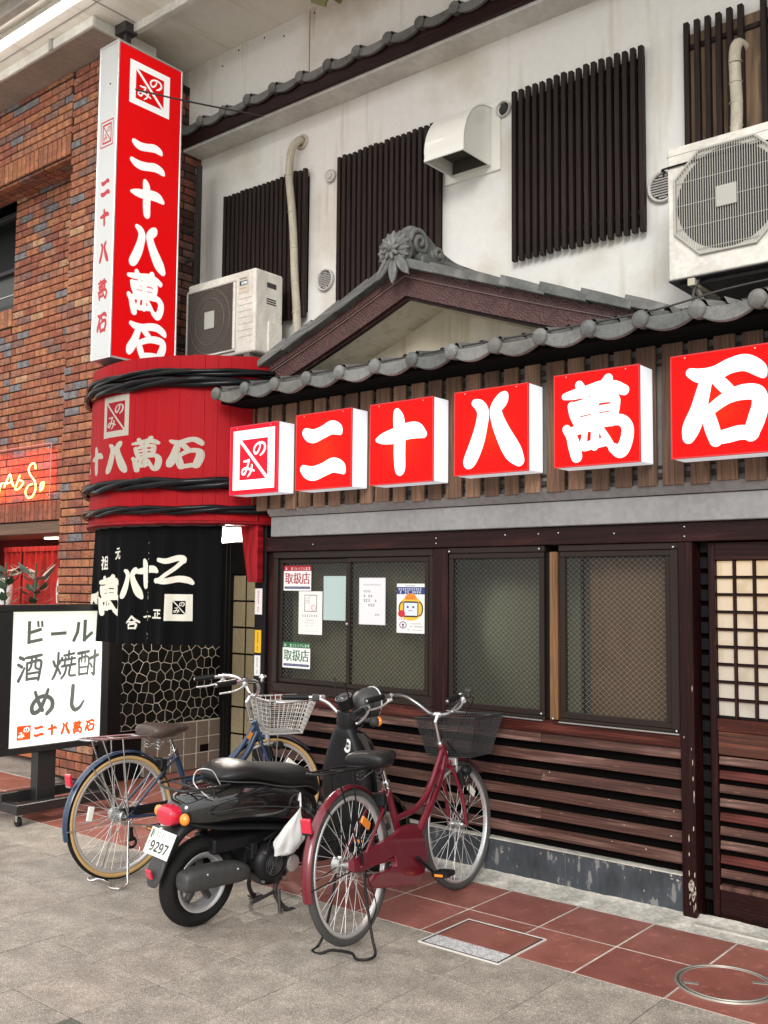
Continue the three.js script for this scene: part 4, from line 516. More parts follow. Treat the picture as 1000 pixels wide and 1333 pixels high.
  for (let i = 1; i < 11; i++) { const x = -1.803 + i * 0.0937 - 0.0062; if (x < -0.84) part(d, 'muntin', boxAt(x - 0.0058, x + 0.0058, 0.953, 1.70, pz - 0.004, pz + 0.01, 0.002), M.varnish); } for (let j = 1; j < 9; j++) part(d, 'muntin', boxAt(-1.803, -0.83, 1.698 - j * 0.0824 - 0.004, 1.698 - j * 0.0824 + 0.005, pz - 0.005, pz + 0.008, 0.002), M.varnish);
  part(d, 'pane_frame', boxAt(-1.803, -0.83, 0.953, 1.70, pz - 0.03, pz - 0.0105, 0.001), M.black);
  part(B, 'board_wall', uvLong(boxAt(-0.70, 2.05, 0, 1.79, -0.1, 0.0), 1), M.slat2);

  // entrance recess: mosaic side wall over a tiled dado, dark posts, lattice door at the back
  part(B, 'recess_shell', merge([boxAt(-6.76, -6.705, 0, 2.0, -1.5, -0.08), boxAt(-6.70, -4.85, 0, 2.2, -1.5, -1.30), boxAt(-6.75, -4.85, 1.98, 2.02, -1.5, -0.3), boxAt(-4.93, -4.85, 0, 2.0, -1.5, -0.11)]), M.black);
  post(-6.735, -6.63, 0, 2.0, -0.16, -0.03, M.black); post(-6.70, -6.62, 0, 2.0, -1.298, -1.22, M.black);
  const wm = grp(B, 'mosaic_wall'); part(wm, 'grout', boxAt(-6.7045, -6.6857, 0.40, 1.97, -1.24, -0.165, 0.001), M.mosaicGrout);
  { // irregular polygons: cells round jittered seeds, cut by half-planes and shrunk for the joint
    const r = rng(77), px = 0.0925, py = 0.082, nx = 12, ny = 19, seeds = []; for (let j = -1; j <= ny; j++) for (let i = -1; i <= nx; i++) seeds.push([(i + (j % 2 ? 0.5 : 0) + (r() - 0.5) * 0.62) * px, (j + (r() - 0.5) * 0.55) * py]);
    const w = 1.07, h = 1.565, gap = 0.0034;
    for (const s of seeds) {
      let poly = [[0, 0], [w, 0], [w, h], [0, h]]; if (s[0] < -0.03 || s[0] > w + 0.03 || s[1] < -0.03 || s[1] > h + 0.03) continue;
      for (const o of seeds) { if (o === s) continue; const dx = o[0] - s[0], dy = o[1] - s[1], l = Math.hypot(dx, dy); if (l > 0.3) continue; const m = l / 2 - gap, ux = dx / l, uy = dy / l, out = []; const f = (p) => (p[0] - s[0]) * ux + (p[1] - s[1]) * uy - m;
        for (let i = 0; i < poly.length; i++) { const a = poly[i], b = poly[(i + 1) % poly.length], fa = f(a), fb2 = f(b); if (fa <= 0) out.push(a); if (fa * fb2 < 0) { const t = fa / (fa - fb2); out.push([lerp(a[0], b[0], t), lerp(a[1], b[1], t)]); } } poly = out; if (poly.length < 3) break; }
      if (poly.length < 3) continue; const g = extr(shapeOf(poly), 0.004, 0.0015).rotateY(Math.PI / 2); const o = part(wm, 'stone', uvBox(g, 0.4), M.mosaics[Math.floor(r() * 3)]); o.position.set(-6.690 + (r() - 0.5) * 0.001, 0.405, -0.168);
    } }
  const dd = grp(B, 'dado'); part(dd, 'grout', boxAt(-6.7045, -6.6658, 0.02, 0.418, -1.238, -0.42, 0.001), M.dadoGrout);
  { const T = 0.1355, v = [0, 1, 2].map((i) => uvBox(cbox(0.012, T - 0.009, T - 0.009, 0.001), 0.4, i * 0.3, i * 0.2)); for (let j = 0; j < 3; j++) for (let i = 0; i < 6; i++) { if (j === 1 && i === 4) { part(dd, 'vent_slot', boxAt(-6.678, -6.6635, 0.10 + 0.05, 0.10 + 0.115, -1.10, -1.0), M.gapBlack); } const o = part(dd, 'dado_tile', v[(i + j) % 3], M.dado); o.position.set(-6.6705, 0.418 - 0.006 - (j + 0.5) * (T - 0.003), -0.42 - (i + 0.5) * T); } }
  const bd = grp(B, 'lattice_door'); part(bd, 'frame', merge([boxAt(-6.62, -6.572, 0, 1.98, -1.29, -1.22), boxAt(-6.572, -5.0, 1.665, 1.98, -1.29, -1.22), boxAt(-6.572, -5.0, 0, 0.06, -1.29, -1.22), boxAt(-5.9, -5.86, 0.06, 1.665, -1.29, -1.225)]), M.black);
  for (let i = 0; i < 9; i++) for (let j = 0; j < 7; j++) { const x0 = -6.568 + i * 0.168, y0 = 0.07 + j * 0.2275; if (x0 > -5.1) continue; const o = part(bd, 'pane', boxAt(x0 + 0.008, x0 + 0.156, y0 + 0.006, y0 + 0.218, -1.262, -1.256, 0.001), M.shoji); }
  part(B, 'entrance_floor', uvBox(boxAt(-6.7, -4.93, -0.03, 0.012, -1.3, 0.13), 0.6), M.redtile[2]);
}
// ---------------------------------------------------------------- red barrel over the entrance
{
  const b = thing('barrel_canopy', 'big red wooden half barrel with black rope hoops above the entrance', 'barrel', [-5.75, 0, -0.45]);
  const R = 1.02, y0 = 1.98, y1 = 3.105, T0 = -112, T1 = 112, W = 2048, H = 1024, px = (t) => ((t - T0) / (T1 - T0)) * W, py = (y) => ((y1 - y) / (y1 - y0)) * H;
  const paint = canvas(W, H, (c) => {
    const r = rng(91); c.fillStyle = '#b8161f'; c.fillRect(0, 0, W, H);
    for (let i = 0; i < 2600; i++) { const x = r() * W, w = 1 + r() * 3, h = 60 + r() * 500, y = r() * H - 100; c.fillStyle = ['rgba(120,18,30,0.10)', 'rgba(225,60,60,0.07)', 'rgba(150,20,35,0.10)', 'rgba(200,110,110,0.05)'][Math.floor(r() * 4)]; c.fillRect(x, y, w, h); }
    for (let i = 0; i < 260; i++) { c.fillStyle = r() < 0.6 ? 'rgba(90,15,25,0.35)' : 'rgba(220,130,125,0.35)'; c.fillRect(r() * W, r() * H, 1.5 + r() * 2.5, 2 + r() * 5); }
    const col = '#c6c3b5', cell = (g, a, e, lo, hi, k = 1) => glyph(c, g, px(a), py(hi), px(e) - px(a), py(lo) - py(hi), col, k);
    logo(c, px(-10.6), py(2.872), px(6.5) - px(-10.6), py(2.583) - py(2.872), col, '#a81e2c', col, 0.15);
    cell('seki', 23.5, 39, 2.315, 2.565); cell('man', 7.5, 22.8, 2.315, 2.575, 1.06); cell('ha', -9, 6.3, 2.315, 2.56); cell('ju', -25, -10, 2.315, 2.56); cell('ni', -41, -27, 2.33, 2.55);
    // flaking of the lettering
    for (let i = 0; i < 500; i++) { c.fillStyle = 'rgba(180,40,48,0.4)'; c.fillRect(px(-45 + r() * 88), py(2.3 + r() * 0.6), 1 + r() * 2, 1 + r() * 4); }
  });
  const pm = mat(C(0.68, 0.66, 0.66), { map: paint, roughness: 0.55, specularIntensity: 0.2, bumpMap: N.fine, bumpScale: 0.0006 });
  const n = 46, st = (T1 - T0) / n, P = (t, r, y) => V(Math.sin(t * RAD) * r, y, Math.cos(t * RAD) * r);
  for (let i = 0; i < n; i++) {
    const a = T0 + i * st, e = a + st, m = (a + e) / 2, c = 0.09, dr = rr(-0.0015, 0.0015), pts = (y) => [P(a, R - 0.002, y), P(a + c, R + dr, y), P(m, R + dr, y), P(e - c, R + dr, y), P(e, R - 0.002, y), P(e, R - 0.045, y), P(a, R - 0.045, y)];
    const lo = pts(y0), hi = pts(y1 + rr(-0.002, 0.002)), F = [hi, lo]; for (let k = 0; k < 7; k++) F.push([lo[k], lo[(k + 1) % 7], hi[(k + 1) % 7], hi[k]]);
    const g = quadsGeo(F, P(m, R - 0.02, 2.5)), p = g.attributes.position, uv = g.attributes.uv; for (let k = 0; k < p.count; k++) uv.setXY(k, (Math.atan2(p.getX(k), p.getZ(k)) / RAD - T0) / (T1 - T0), (p.getY(k) - y0) / (y1 - y0)); part(b, 'stave', g, pm);
  }
  part(b, 'deck', merge([new THREE.CylinderGeometry(R - 0.05, R - 0.05, 0.02, 48, 1, false, -Math.PI * 0.62, Math.PI * 1.24).translate(0, 3.05, 0), boxAt(-0.95, 1.15, 3.04, 3.06, -0.5, -0.2)]), M.black);
  part(b, 'underside', new THREE.CylinderGeometry(R - 0.05, R - 0.05, 0.02, 48).translate(0, 2.03, 0), M.gapBlack);
  part(b, 'bottom_rim', new THREE.LatheGeometry([[R - 0.06, 1.965], [R + 0.012, 1.965], [R + 0.012, 1.992], [R - 0.06, 1.992], [R - 0.06, 1.965]].map((p) => new THREE.Vector2(...p)), 64, -T1 * RAD, (T1 - T0) * RAD), M.barrelWood);
  const rope = (yc, r, tw, seed) => { const h = grp(b, 'rope_hoop'), q = rng(seed); for (let s = 0; s < 3; s++) { const pts = []; for (let i = 0; i <= 150; i++) { const t = lerp(T0, T1, i / 150), a = (i / 150) * tw * Math.PI * 2 + (s * Math.PI * 2) / 3; const k = r * (0.52 + 0.05 * Math.sin(i * 0.7 + seed)); pts.push(P(t, R + r * 0.62 + Math.cos(a) * k, yc + Math.sin(a) * k + 0.004 * Math.sin(i * 0.21 + seed))); } part(h, 'strand', tube(pts, r * 0.56, 8, 300), M.rope); } };
  rope(2.918, 0.038, 3.2, 1); rope(2.986, 0.028, 2.6, 2); rope(2.236, 0.042, 3.2, 3); rope(2.062, 0.030, 3.8, 4);
  for (const [x0, x1] of [[0.455, 0.885]]) part(b, 'bracket', merge([boxAt(x0, x1, 1.985, 2.045, 0.466, 0.53, 0.004), extr(shapeOf([[0.72, 1.984], [0.885, 1.984], [0.885, 1.59], [0.80, 1.59]]), 0.05, 0.003).translate(0, 0, 0.47)]), M.barrelWood);
  part(b, 'bracket', extr(shapeOf([[-0.98, 1.962], [-0.86, 1.962], [-0.90, 1.58], [-0.98, 1.58]]), 0.05, 0.003).translate(0, 0, 0.28), M.barrelWood);
}
// ---------------------------------------------------------------- tall projecting sign
const RED = '#e00808', WHITE = '#f4f4f2';
{
  const s = thing('tall_sign', 'tall narrow red lit sign with white characters projecting from the wall above the barrel', 'sign', [-6.04, 3.18, 0.24]);
  const Y0 = 3.18, Y1 = 5.52, W = 512, H = 2048, X = (z) => ((0.53 - z) / 0.58) * W, Y = (y) => ((Y1 - y) / (Y1 - Y0)) * H;
  const face = canvas(W, H, (c) => {
    c.fillStyle = '#d90b10'; c.fillRect(0, 0, W, H); const cell = (g, a, e, lo, hi, k = 1) => glyph(c, g, X(a), Y(hi), X(e) - X(a), Y(lo) - Y(hi), WHITE, k);
    logo(c, X(0.43), Y(5.432), X(0.06) - X(0.43), Y(5.10) - Y(5.432), WHITE, '#d90b10', WHITE, 0.15);
    cell('ni', 0.43, 0.06, 4.60, 4.88); cell('ju', 0.42, 0.06, 4.245, 4.58); cell('ha', 0.43, 0.05, 3.86, 4.23); cell('man', 0.43, 0.05, 3.51, 3.885, 1.05); cell('seki', 0.43, 0.03, 3.18, 3.50);
  });
  const side = canvas(256, 2048, (c) => {
    c.fillStyle = '#eeeeea'; c.fillRect(0, 0, 256, 2048); const k = 256 / 0.225, Yc = (y) => Y(y), h = (m) => (m / (Y1 - Y0)) * 2048, r = '#d3202c';
    c.strokeStyle = r; c.lineWidth = 9; c.strokeRect(40, Yc(4.945), 176, h(0.19)); logo(c, 62, Yc(4.925), 132, h(0.15), r, '#eeeeea', r, 0.1);
    [['ni', 4.44, 0.16], ['ju', 4.215, 0.155], ['ha', 3.955, 0.17], ['man', 3.68, 0.17], ['seki', 3.43, 0.17]].forEach(([g, y, q]) => glyph(c, g, 50, Yc(y + q / 2), 156, h(q), r));
  });
  part(s, 'housing', merge([boxAt(-0.112, 0.108, 0, 2.34, -0.285, 0.287, 0.004)]), mat(C(0.75, 0.75, 0.73), { roughness: 0.4 }));
  const f = part(s, 'sign_face', new THREE.PlaneGeometry(0.57, 2.32).rotateY(Math.PI / 2).translate(0.111, 1.17, 0), lit(C(0.8, 0.8, 0.8), face, 0.30, { specularIntensity: 0.25 }));
  part(s, 'narrow_sign_face', new THREE.PlaneGeometry(0.21, 2.32).translate(-0.002, 1.17, 0.2895), lit(C(0.56, 0.57, 0.58), side, 0.09));
  part(s, 'edge_trim', merge([boxAt(0.102, 0.116, 0, 2.34, 0.28, 0.294, 0.002), boxAt(0.102, 0.116, 0, 2.34, -0.297, -0.283, 0.002), boxAt(-0.118, -0.104, 0, 2.34, 0.28, 0.294, 0.002), boxAt(-0.118, 0.116, 2.332, 2.346, -0.295, 0.294, 0.002), boxAt(-0.118, 0.116, -0.008, 0.006, -0.295, 0.294, 0.002)]), M.alu);
  for (const g of [rod([0.0, 0.6, -0.26], [-0.74, 0.6, -0.25], 0.018), rod([0.0, 1.7, -0.26], [-0.74, 1.7, -0.25], 0.018), rod([0, 0, -0.1], [0, -0.12, -0.1], 0.03)]) part(s, 'mounting_arm', g, M.darkSteel);
}
// ---------------------------------------------------------------- six lit sign boxes on the plank board
{
  const boxes = [[-4.925, -4.478, 2.153, 2.603, 'logo', 'first lit sign box from the left, white with a red framed square mark'], [-4.318, -3.860, 2.150, 2.620, 'ni', 'lit red sign box with two horizontal white strokes'], [-3.716, -3.260, 2.146, 2.618, 'ju', 'lit red sign box with a white cross-shaped character'],
    [-3.114, -2.650, 2.162, 2.618, 'ha', 'lit red sign box with two leaning white strokes'], [-2.498, -2.037, 2.162, 2.630, 'man', 'lit red sign box with a dense white character, fifth from the left'], [-1.880, -1.420, 2.160, 2.640, 'seki', 'rightmost lit red sign box with a white character, cut by the picture edge']];
  for (const [x0, x1, y0, y1, g, label] of boxes) {
    const w = x1 - x0, h = y1 - y0, t = thing('sign_box', label, 'sign', [(x0 + x1) / 2, (y0 + y1) / 2, 0.125], 'six lit sign boxes on the plank board');
    const tex = canvas(512, 512, (c) => {
      if (g === 'logo') { c.fillStyle = '#dc1028'; c.fillRect(0, 0, 512, 512); c.fillStyle = '#ffffff'; c.fillRect(34, 34, 444, 444); logo(c, 100, 100, 312, 312, '#ffffff', '#d8152c', '#ffffff', 0.02); }
      else { c.fillStyle = RED; c.fillRect(0, 0, 512, 512); glyph(c, g, 20, 16, 472, 480, '#ffffff', g === 'man' ? 1.06 : 1); }
      const q = rng(x0 * 1000 | 0); for (let i = 0; i < 240; i++) { const y = q() < 0.5 ? 512 - q() * q() * 160 : q() * 512; c.fillStyle = q() < 0.5 ? 'rgba(60,20,15,0.25)' : 'rgba(220,190,185,0.35)'; c.beginPath(); c.arc(q() * 512, y, 0.6 + q() * 1.6, 0, 7); c.fill(); }
    });
    const glowTex = canvas(256, 256, (c) => {                               // what the tubes inside let through the same print
      if (g === 'logo') { c.fillStyle = '#d81026'; c.fillRect(0, 0, 256, 256); c.fillStyle = '#ffffff'; c.fillRect(17, 17, 222, 222); logo(c, 50, 50, 156, 156, '#ffffff', '#c80f26', '#ffffff', 0.02); }
      else { const gr = c.createRadialGradient(128, 132, 15, 128, 128, 190); gr.addColorStop(0, '#ff4004'); gr.addColorStop(0.45, '#f01404'); gr.addColorStop(1, '#cc0408'); c.fillStyle = gr; c.fillRect(0, 0, 256, 256); glyph(c, g, 10, 8, 236, 240, '#ffffff', g === 'man' ? 1.06 : 1); }
    });
    part(t, 'sign_face', new THREE.PlaneGeometry(w, h).translate(0, 0, 0.1465), mat(C(0.8, 0.8, 0.8), { map: tex, roughness: 0.3, specularIntensity: 0.25, emissive: C(1, 1, 1), emissiveMap: glowTex, emissiveIntensity: 0.38 }));
    part(t, 'sign_housing', boxAt(-w / 2, w / 2, -h / 2, h / 2, 0, 0.146, 0.003), mat(C(0.82, 0.83, 0.85), { roughness: 0.35, emissive: C(0.52, 0.54, 0.58), emissiveIntensity: 0.5 }));
    part(t, 'edge_frame', merge([boxAt(-w / 2 - 0.002, w / 2 + 0.002, h / 2 - 0.005, h / 2 + 0.002, 0.138, 0.149, 0.001), boxAt(-w / 2 - 0.002, w / 2 + 0.002, -h / 2 - 0.002, -h / 2 + 0.005, 0.138, 0.149, 0.001), boxAt(-w / 2 - 0.002, -w / 2 + 0.004, -h / 2 + 0.005, h / 2 - 0.005, 0.138, 0.149, 0.001), boxAt(w / 2 - 0.004, w / 2 + 0.002, -h / 2 + 0.005, h / 2 - 0.005, 0.138, 0.149, 0.001)]), g === 'logo' ? M.frameWhite : M.frameRed);
    for (const sx of [-0.35, 0.35]) part(t, 'screw', new THREE.SphereGeometry(0.004, 10, 6).scale(1, 1, 0.5).translate(sx * w, h * 0.47, 0.1492), M.steel);
    const l = new THREE.RectAreaLight(new THREE.Color(1, 0.35, 0.3), 0.35, w, h); l.position.set((x0 + x1) / 2, (y0 + y1) / 2, 0.275); l.lookAt((x0 + x1) / 2, (y0 + y1) / 2, 5); scene.add(l);
  }
}
// ---------------------------------------------------------------- split black door curtain
{
  const R = 0.97, T0 = -62, T1 = 46.5, W = 1536, H = 672, Y0 = 1.17, Y1 = 1.97, px = (t) => ((t - T0) / (T1 - T0)) * W, py = (y) => ((Y1 - y) / (Y1 - Y0)) * H, col = '#dcd8ca';
  GL.ni2 = [[[14, 16, 9], [36, 20, 12], [62, 10, 13], [76, 12, 13], [78, 20, 9]], [[76, 18, 11], [52, 46, 9], [24, 74, 9], [8, 84, 10]], [[8, 82, 11], [34, 84, 13], [64, 76, 14], [88, 80, 14], [97, 88, 9]]];
  const tex = canvas(W, H, (c) => {
    c.fillStyle = '#0c0c0e'; c.fillRect(0, 0, W, H); const r = rng(4); for (let i = 0; i < 900; i++) { c.fillStyle = r() < 0.5 ? 'rgba(60,60,62,0.04)' : 'rgba(0,0,0,0.08)'; c.fillRect(r() * W, 0, 1 + r() * 3, H); }
    const cell = (g, a, e, lo, hi, k = 1) => glyph(c, g, px(a), py(hi), px(e) - px(a), py(lo) - py(hi), col, k);
    cell('ni2', 18, 35.5, 1.555, 1.765); cell('ju', 8, 21.5, 1.52, 1.755, 0.95); cell('ha', 0.5, 13.4, 1.46, 1.69); cell('man', -17, 0.5, 1.345, 1.645, 1.05); cell('seki', -36, -18, 1.24, 1.53);
    logo(c, px(24.4), py(1.505), px(35.2) - px(24.4), py(1.328) - py(1.505), col, '#0c0c0e', col, 0.25);
    cell('sei', 18, 23.2, 1.335, 1.405); cell('ichi', 13.2, 17.4, 1.32, 1.385); cell('gou', 5.6, 11.6, 1.265, 1.36); cell('gen', -4.4, 0.4, 1.735, 1.825); cell('so', -15, -9, 1.665, 1.77);
  });
  const m = mat(C(0.9, 0.9, 0.9), { map: tex, roughness: 0.95, specularIntensity: 0.2, side: THREE.DoubleSide });
  const t = thing('door_curtain', 'split black noren curtain with white characters hanging under the red barrel', 'curtain', [-5.75, 0, -0.45]);
  const wave = (th, v) => (1 - v) * (0.022 * Math.sin(th * 0.33) + 0.012 * Math.sin(th * 0.81 + 1)) + 0.004 * Math.sin(th * 0.6);
  const panel = (a, e, drop) => { const g = grid((u, v) => { const th = lerp(a, e, u), r = R + wave(th, v) + (1 - v) * 0.0, y = lerp(Y0 + drop * Math.sin(u * 3), Y1, v); return [Math.sin(th * RAD) * r, y, Math.cos(th * RAD) * r]; }, 60, 14), p = g.attributes.uv; for (let i = 0; i < p.count; i++) p.setX(i, (lerp(a, e, p.getX(i)) - T0) / (T1 - T0)); return g; };
  part(t, 'cloth_panel', panel(-62, -22.2, 0.004), m); part(t, 'cloth_panel', panel(-22, 15.6, -0.006), m); part(t, 'cloth_panel', panel(16.1, 46.5, -0.004), m);
  const rail = []; for (let i = 0; i <= 40; i++) { const th = lerp(-62, 47, i / 40) * RAD; rail.push([Math.sin(th) * (R - 0.005), 1.965, Math.cos(th) * (R - 0.005)]); } part(t, 'rail', tube(rail, 0.011, 8, 80), M.darkSteel);
}
// ---------------------------------------------------------------- lamp in the entrance
{
  const t = thing('entrance_lamp', 'small glowing white lamp with wire guard under the barrel rim', 'lamp', [-5.36, 1.955, -0.15]);
  part(t, 'lamp_shade', loft([{ x: -0.16, y: -0.02, h: 0.03, w: 0.05, e: 3 }, { x: -0.13, y: -0.025, h: 0.05, w: 0.07, e: 3 }, { x: 0.08, y: -0.025, h: 0.05, w: 0.07, e: 3 }, { x: 0.15, y: -0.01, h: 0.03, w: 0.05, e: 3 }], 20, 4), glow(1, 0.93, 0.80, 1.6));
  part(t, 'wire_guard', merge([-0.08, 0.02, 0.1].map((x) => tube([[x, 0.03, 0.078], [x, -0.06, 0.078], [x, -0.082, 0.04], [x, -0.082, -0.04]], 0.003, 6, 20)).concat([rod([-0.16, -0.04, 0.078], [0.14, -0.04, 0.078], 0.003)])), M.steel);
  const l = new THREE.PointLight(new THREE.Color(1, 0.92, 0.8), 5); l.position.set(-5.36, 1.86, -0.06); scene.add(l);
}
// ---------------------------------------------------------------- standing light sign on casters
{
  const t = thing('stand_sign', 'black framed standing light box with dark grey and orange characters on white', 'sign', [-6.1, 0, 0.78]);
  const zl = 0.345, zr = -0.345, y0 = 0.492, y1 = 1.378, W = 600, H = 768;
  const draw = (c) => {
    const k = '#5b605a', o = '#f0501c'; c.fillStyle = '#ffffff'; c.fillRect(0, 0, W, H);
    const cell = (g, u0, u1, v0, v1, col, q = 1, st = false) => glyph(c, g, u0 * W, v0 * H, (u1 - u0) * W, (v1 - v0) * H, col, q, st);
    cell('bi', 0.135, 0.345, 0.06, 0.26, k, 1.15, true); cell('bar', 0.41, 0.58, 0.11, 0.23, k, 1.3, true); cell('ru', 0.65, 0.89, 0.065, 0.255, k, 1.05, true);
    cell('sake', 0.06, 0.33, 0.31, 0.53, k, 1.05); cell('yaki', 0.43, 0.70, 0.30, 0.53, k, 0.95); cell('chu', 0.71, 0.96, 0.30, 0.52, k, 0.95); cell('me', 0.2, 0.475, 0.58, 0.79, k, 1.1); cell('shi', 0.61, 0.83, 0.565, 0.785, k, 1.0);
    c.fillStyle = o; c.fillRect(0.08 * W, 0.845 * H, 0.145 * W, 0.105 * H); glyph(c, 'no', 0.145 * W, 0.855 * H, 0.07 * W, 0.045 * H, '#fff', 1); glyph(c, 'mi', 0.09 * W, 0.89 * H, 0.075 * W, 0.05 * H, '#fff', 1);
    cell('ni', 0.25, 0.375, 0.845, 0.95, o); cell('ju', 0.395, 0.52, 0.845, 0.95, o); cell('ha', 0.54, 0.66, 0.845, 0.95, o); cell('man', 0.675, 0.80, 0.845, 0.955, o, 1.1); cell('seki', 0.815, 0.94, 0.845, 0.95, o);
  };
  const map = canvas(W, H, draw), em = canvas(W, H, (c) => { draw(c); c.globalCompositeOperation = 'multiply'; const g = c.createLinearGradient(0, 0, 0, H); g.addColorStop(0, '#b9c3a0'); g.addColorStop(0.2, '#eef4e4'); g.addColorStop(0.4, '#ffffff'); g.addColorStop(0.9, '#ffffff'); g.addColorStop(1, '#dfe6cf'); c.fillStyle = g; c.fillRect(0, 0, W, H); });
  part(t, 'sign_face', new THREE.PlaneGeometry(zl - zr, y1 - y0).rotateY(Math.PI / 2).translate(0.0485, (y0 + y1) / 2, 0), mat(C(0.8, 0.8, 0.8), { map, roughness: 0.3, emissive: C(1, 1, 1), emissiveMap: em, emissiveIntensity: 0.5 }));
  part(t, 'frame', merge([boxAt(-0.09, 0.055, y1, y1 + 0.046, -0.405, 0.46, 0.004), boxAt(-0.09, 0.055, y0 - 0.046, y0, -0.405, 0.46, 0.004), boxAt(-0.09, 0.055, y0, y1, zl, 0.46, 0.004), boxAt(-0.09, 0.055, y0, y1, -0.405, zr, 0.004)]), M.blackSteel);
  part(t, 'cabinet', boxAt(-0.09, 0.047, y0, y1, zr, zl, 0.002), M.blackSteel);
  part(t, 'post', boxAt(-0.05, 0.03, 0.12, y0 - 0.046, -0.02, 0.12, 0.004), M.blackSteel);
  part(t, 'base', merge([boxAt(0.09, 0.15, 0.075, 0.14, -0.46, 0.335, 0.004), boxAt(-0.31, -0.25, 0.075, 0.14, -0.46, 0.335, 0.004), boxAt(-0.25, 0.09, 0.078, 0.138, 0.275, 0.333, 0.004), boxAt(-0.25, 0.09, 0.078, 0.138, -0.458, -0.40, 0.004), boxAt(-0.25, 0.09, 0.08, 0.12, -0.03, 0.13, 0.004), boxAt(-0.10, -0.04, 0.12, 0.19, -0.46, 0.335, 0.004)]), M.blackSteel);
  for (const [x, z] of [[0.12, 0.30], [-0.28, 0.30], [0.12, -0.43], [-0.28, -0.43]]) { const c = grp(t, 'caster', [x, 0, z]); part(c, 'wheel', new THREE.CylinderGeometry(0.03, 0.03, 0.022, 20).rotateX(Math.PI / 2).translate(0, 0.03, 0), M.rubber); part(c, 'fork', merge([boxAt(-0.012, 0.012, 0.03, 0.074, 0.013, 0.017, 0.001), boxAt(-0.012, 0.012, 0.03, 0.074, -0.017, -0.013, 0.001), boxAt(-0.02, 0.02, 0.068, 0.075, -0.02, 0.02, 0.001)]), M.steel); }
  const l = new THREE.RectAreaLight(new THREE.Color(1, 1, 0.95), 0.5, zl - zr, y1 - y0); l.position.set(-6.04, 0.935, 0.78); l.lookAt(0, 0.935, 0.78); scene.add(l);
}
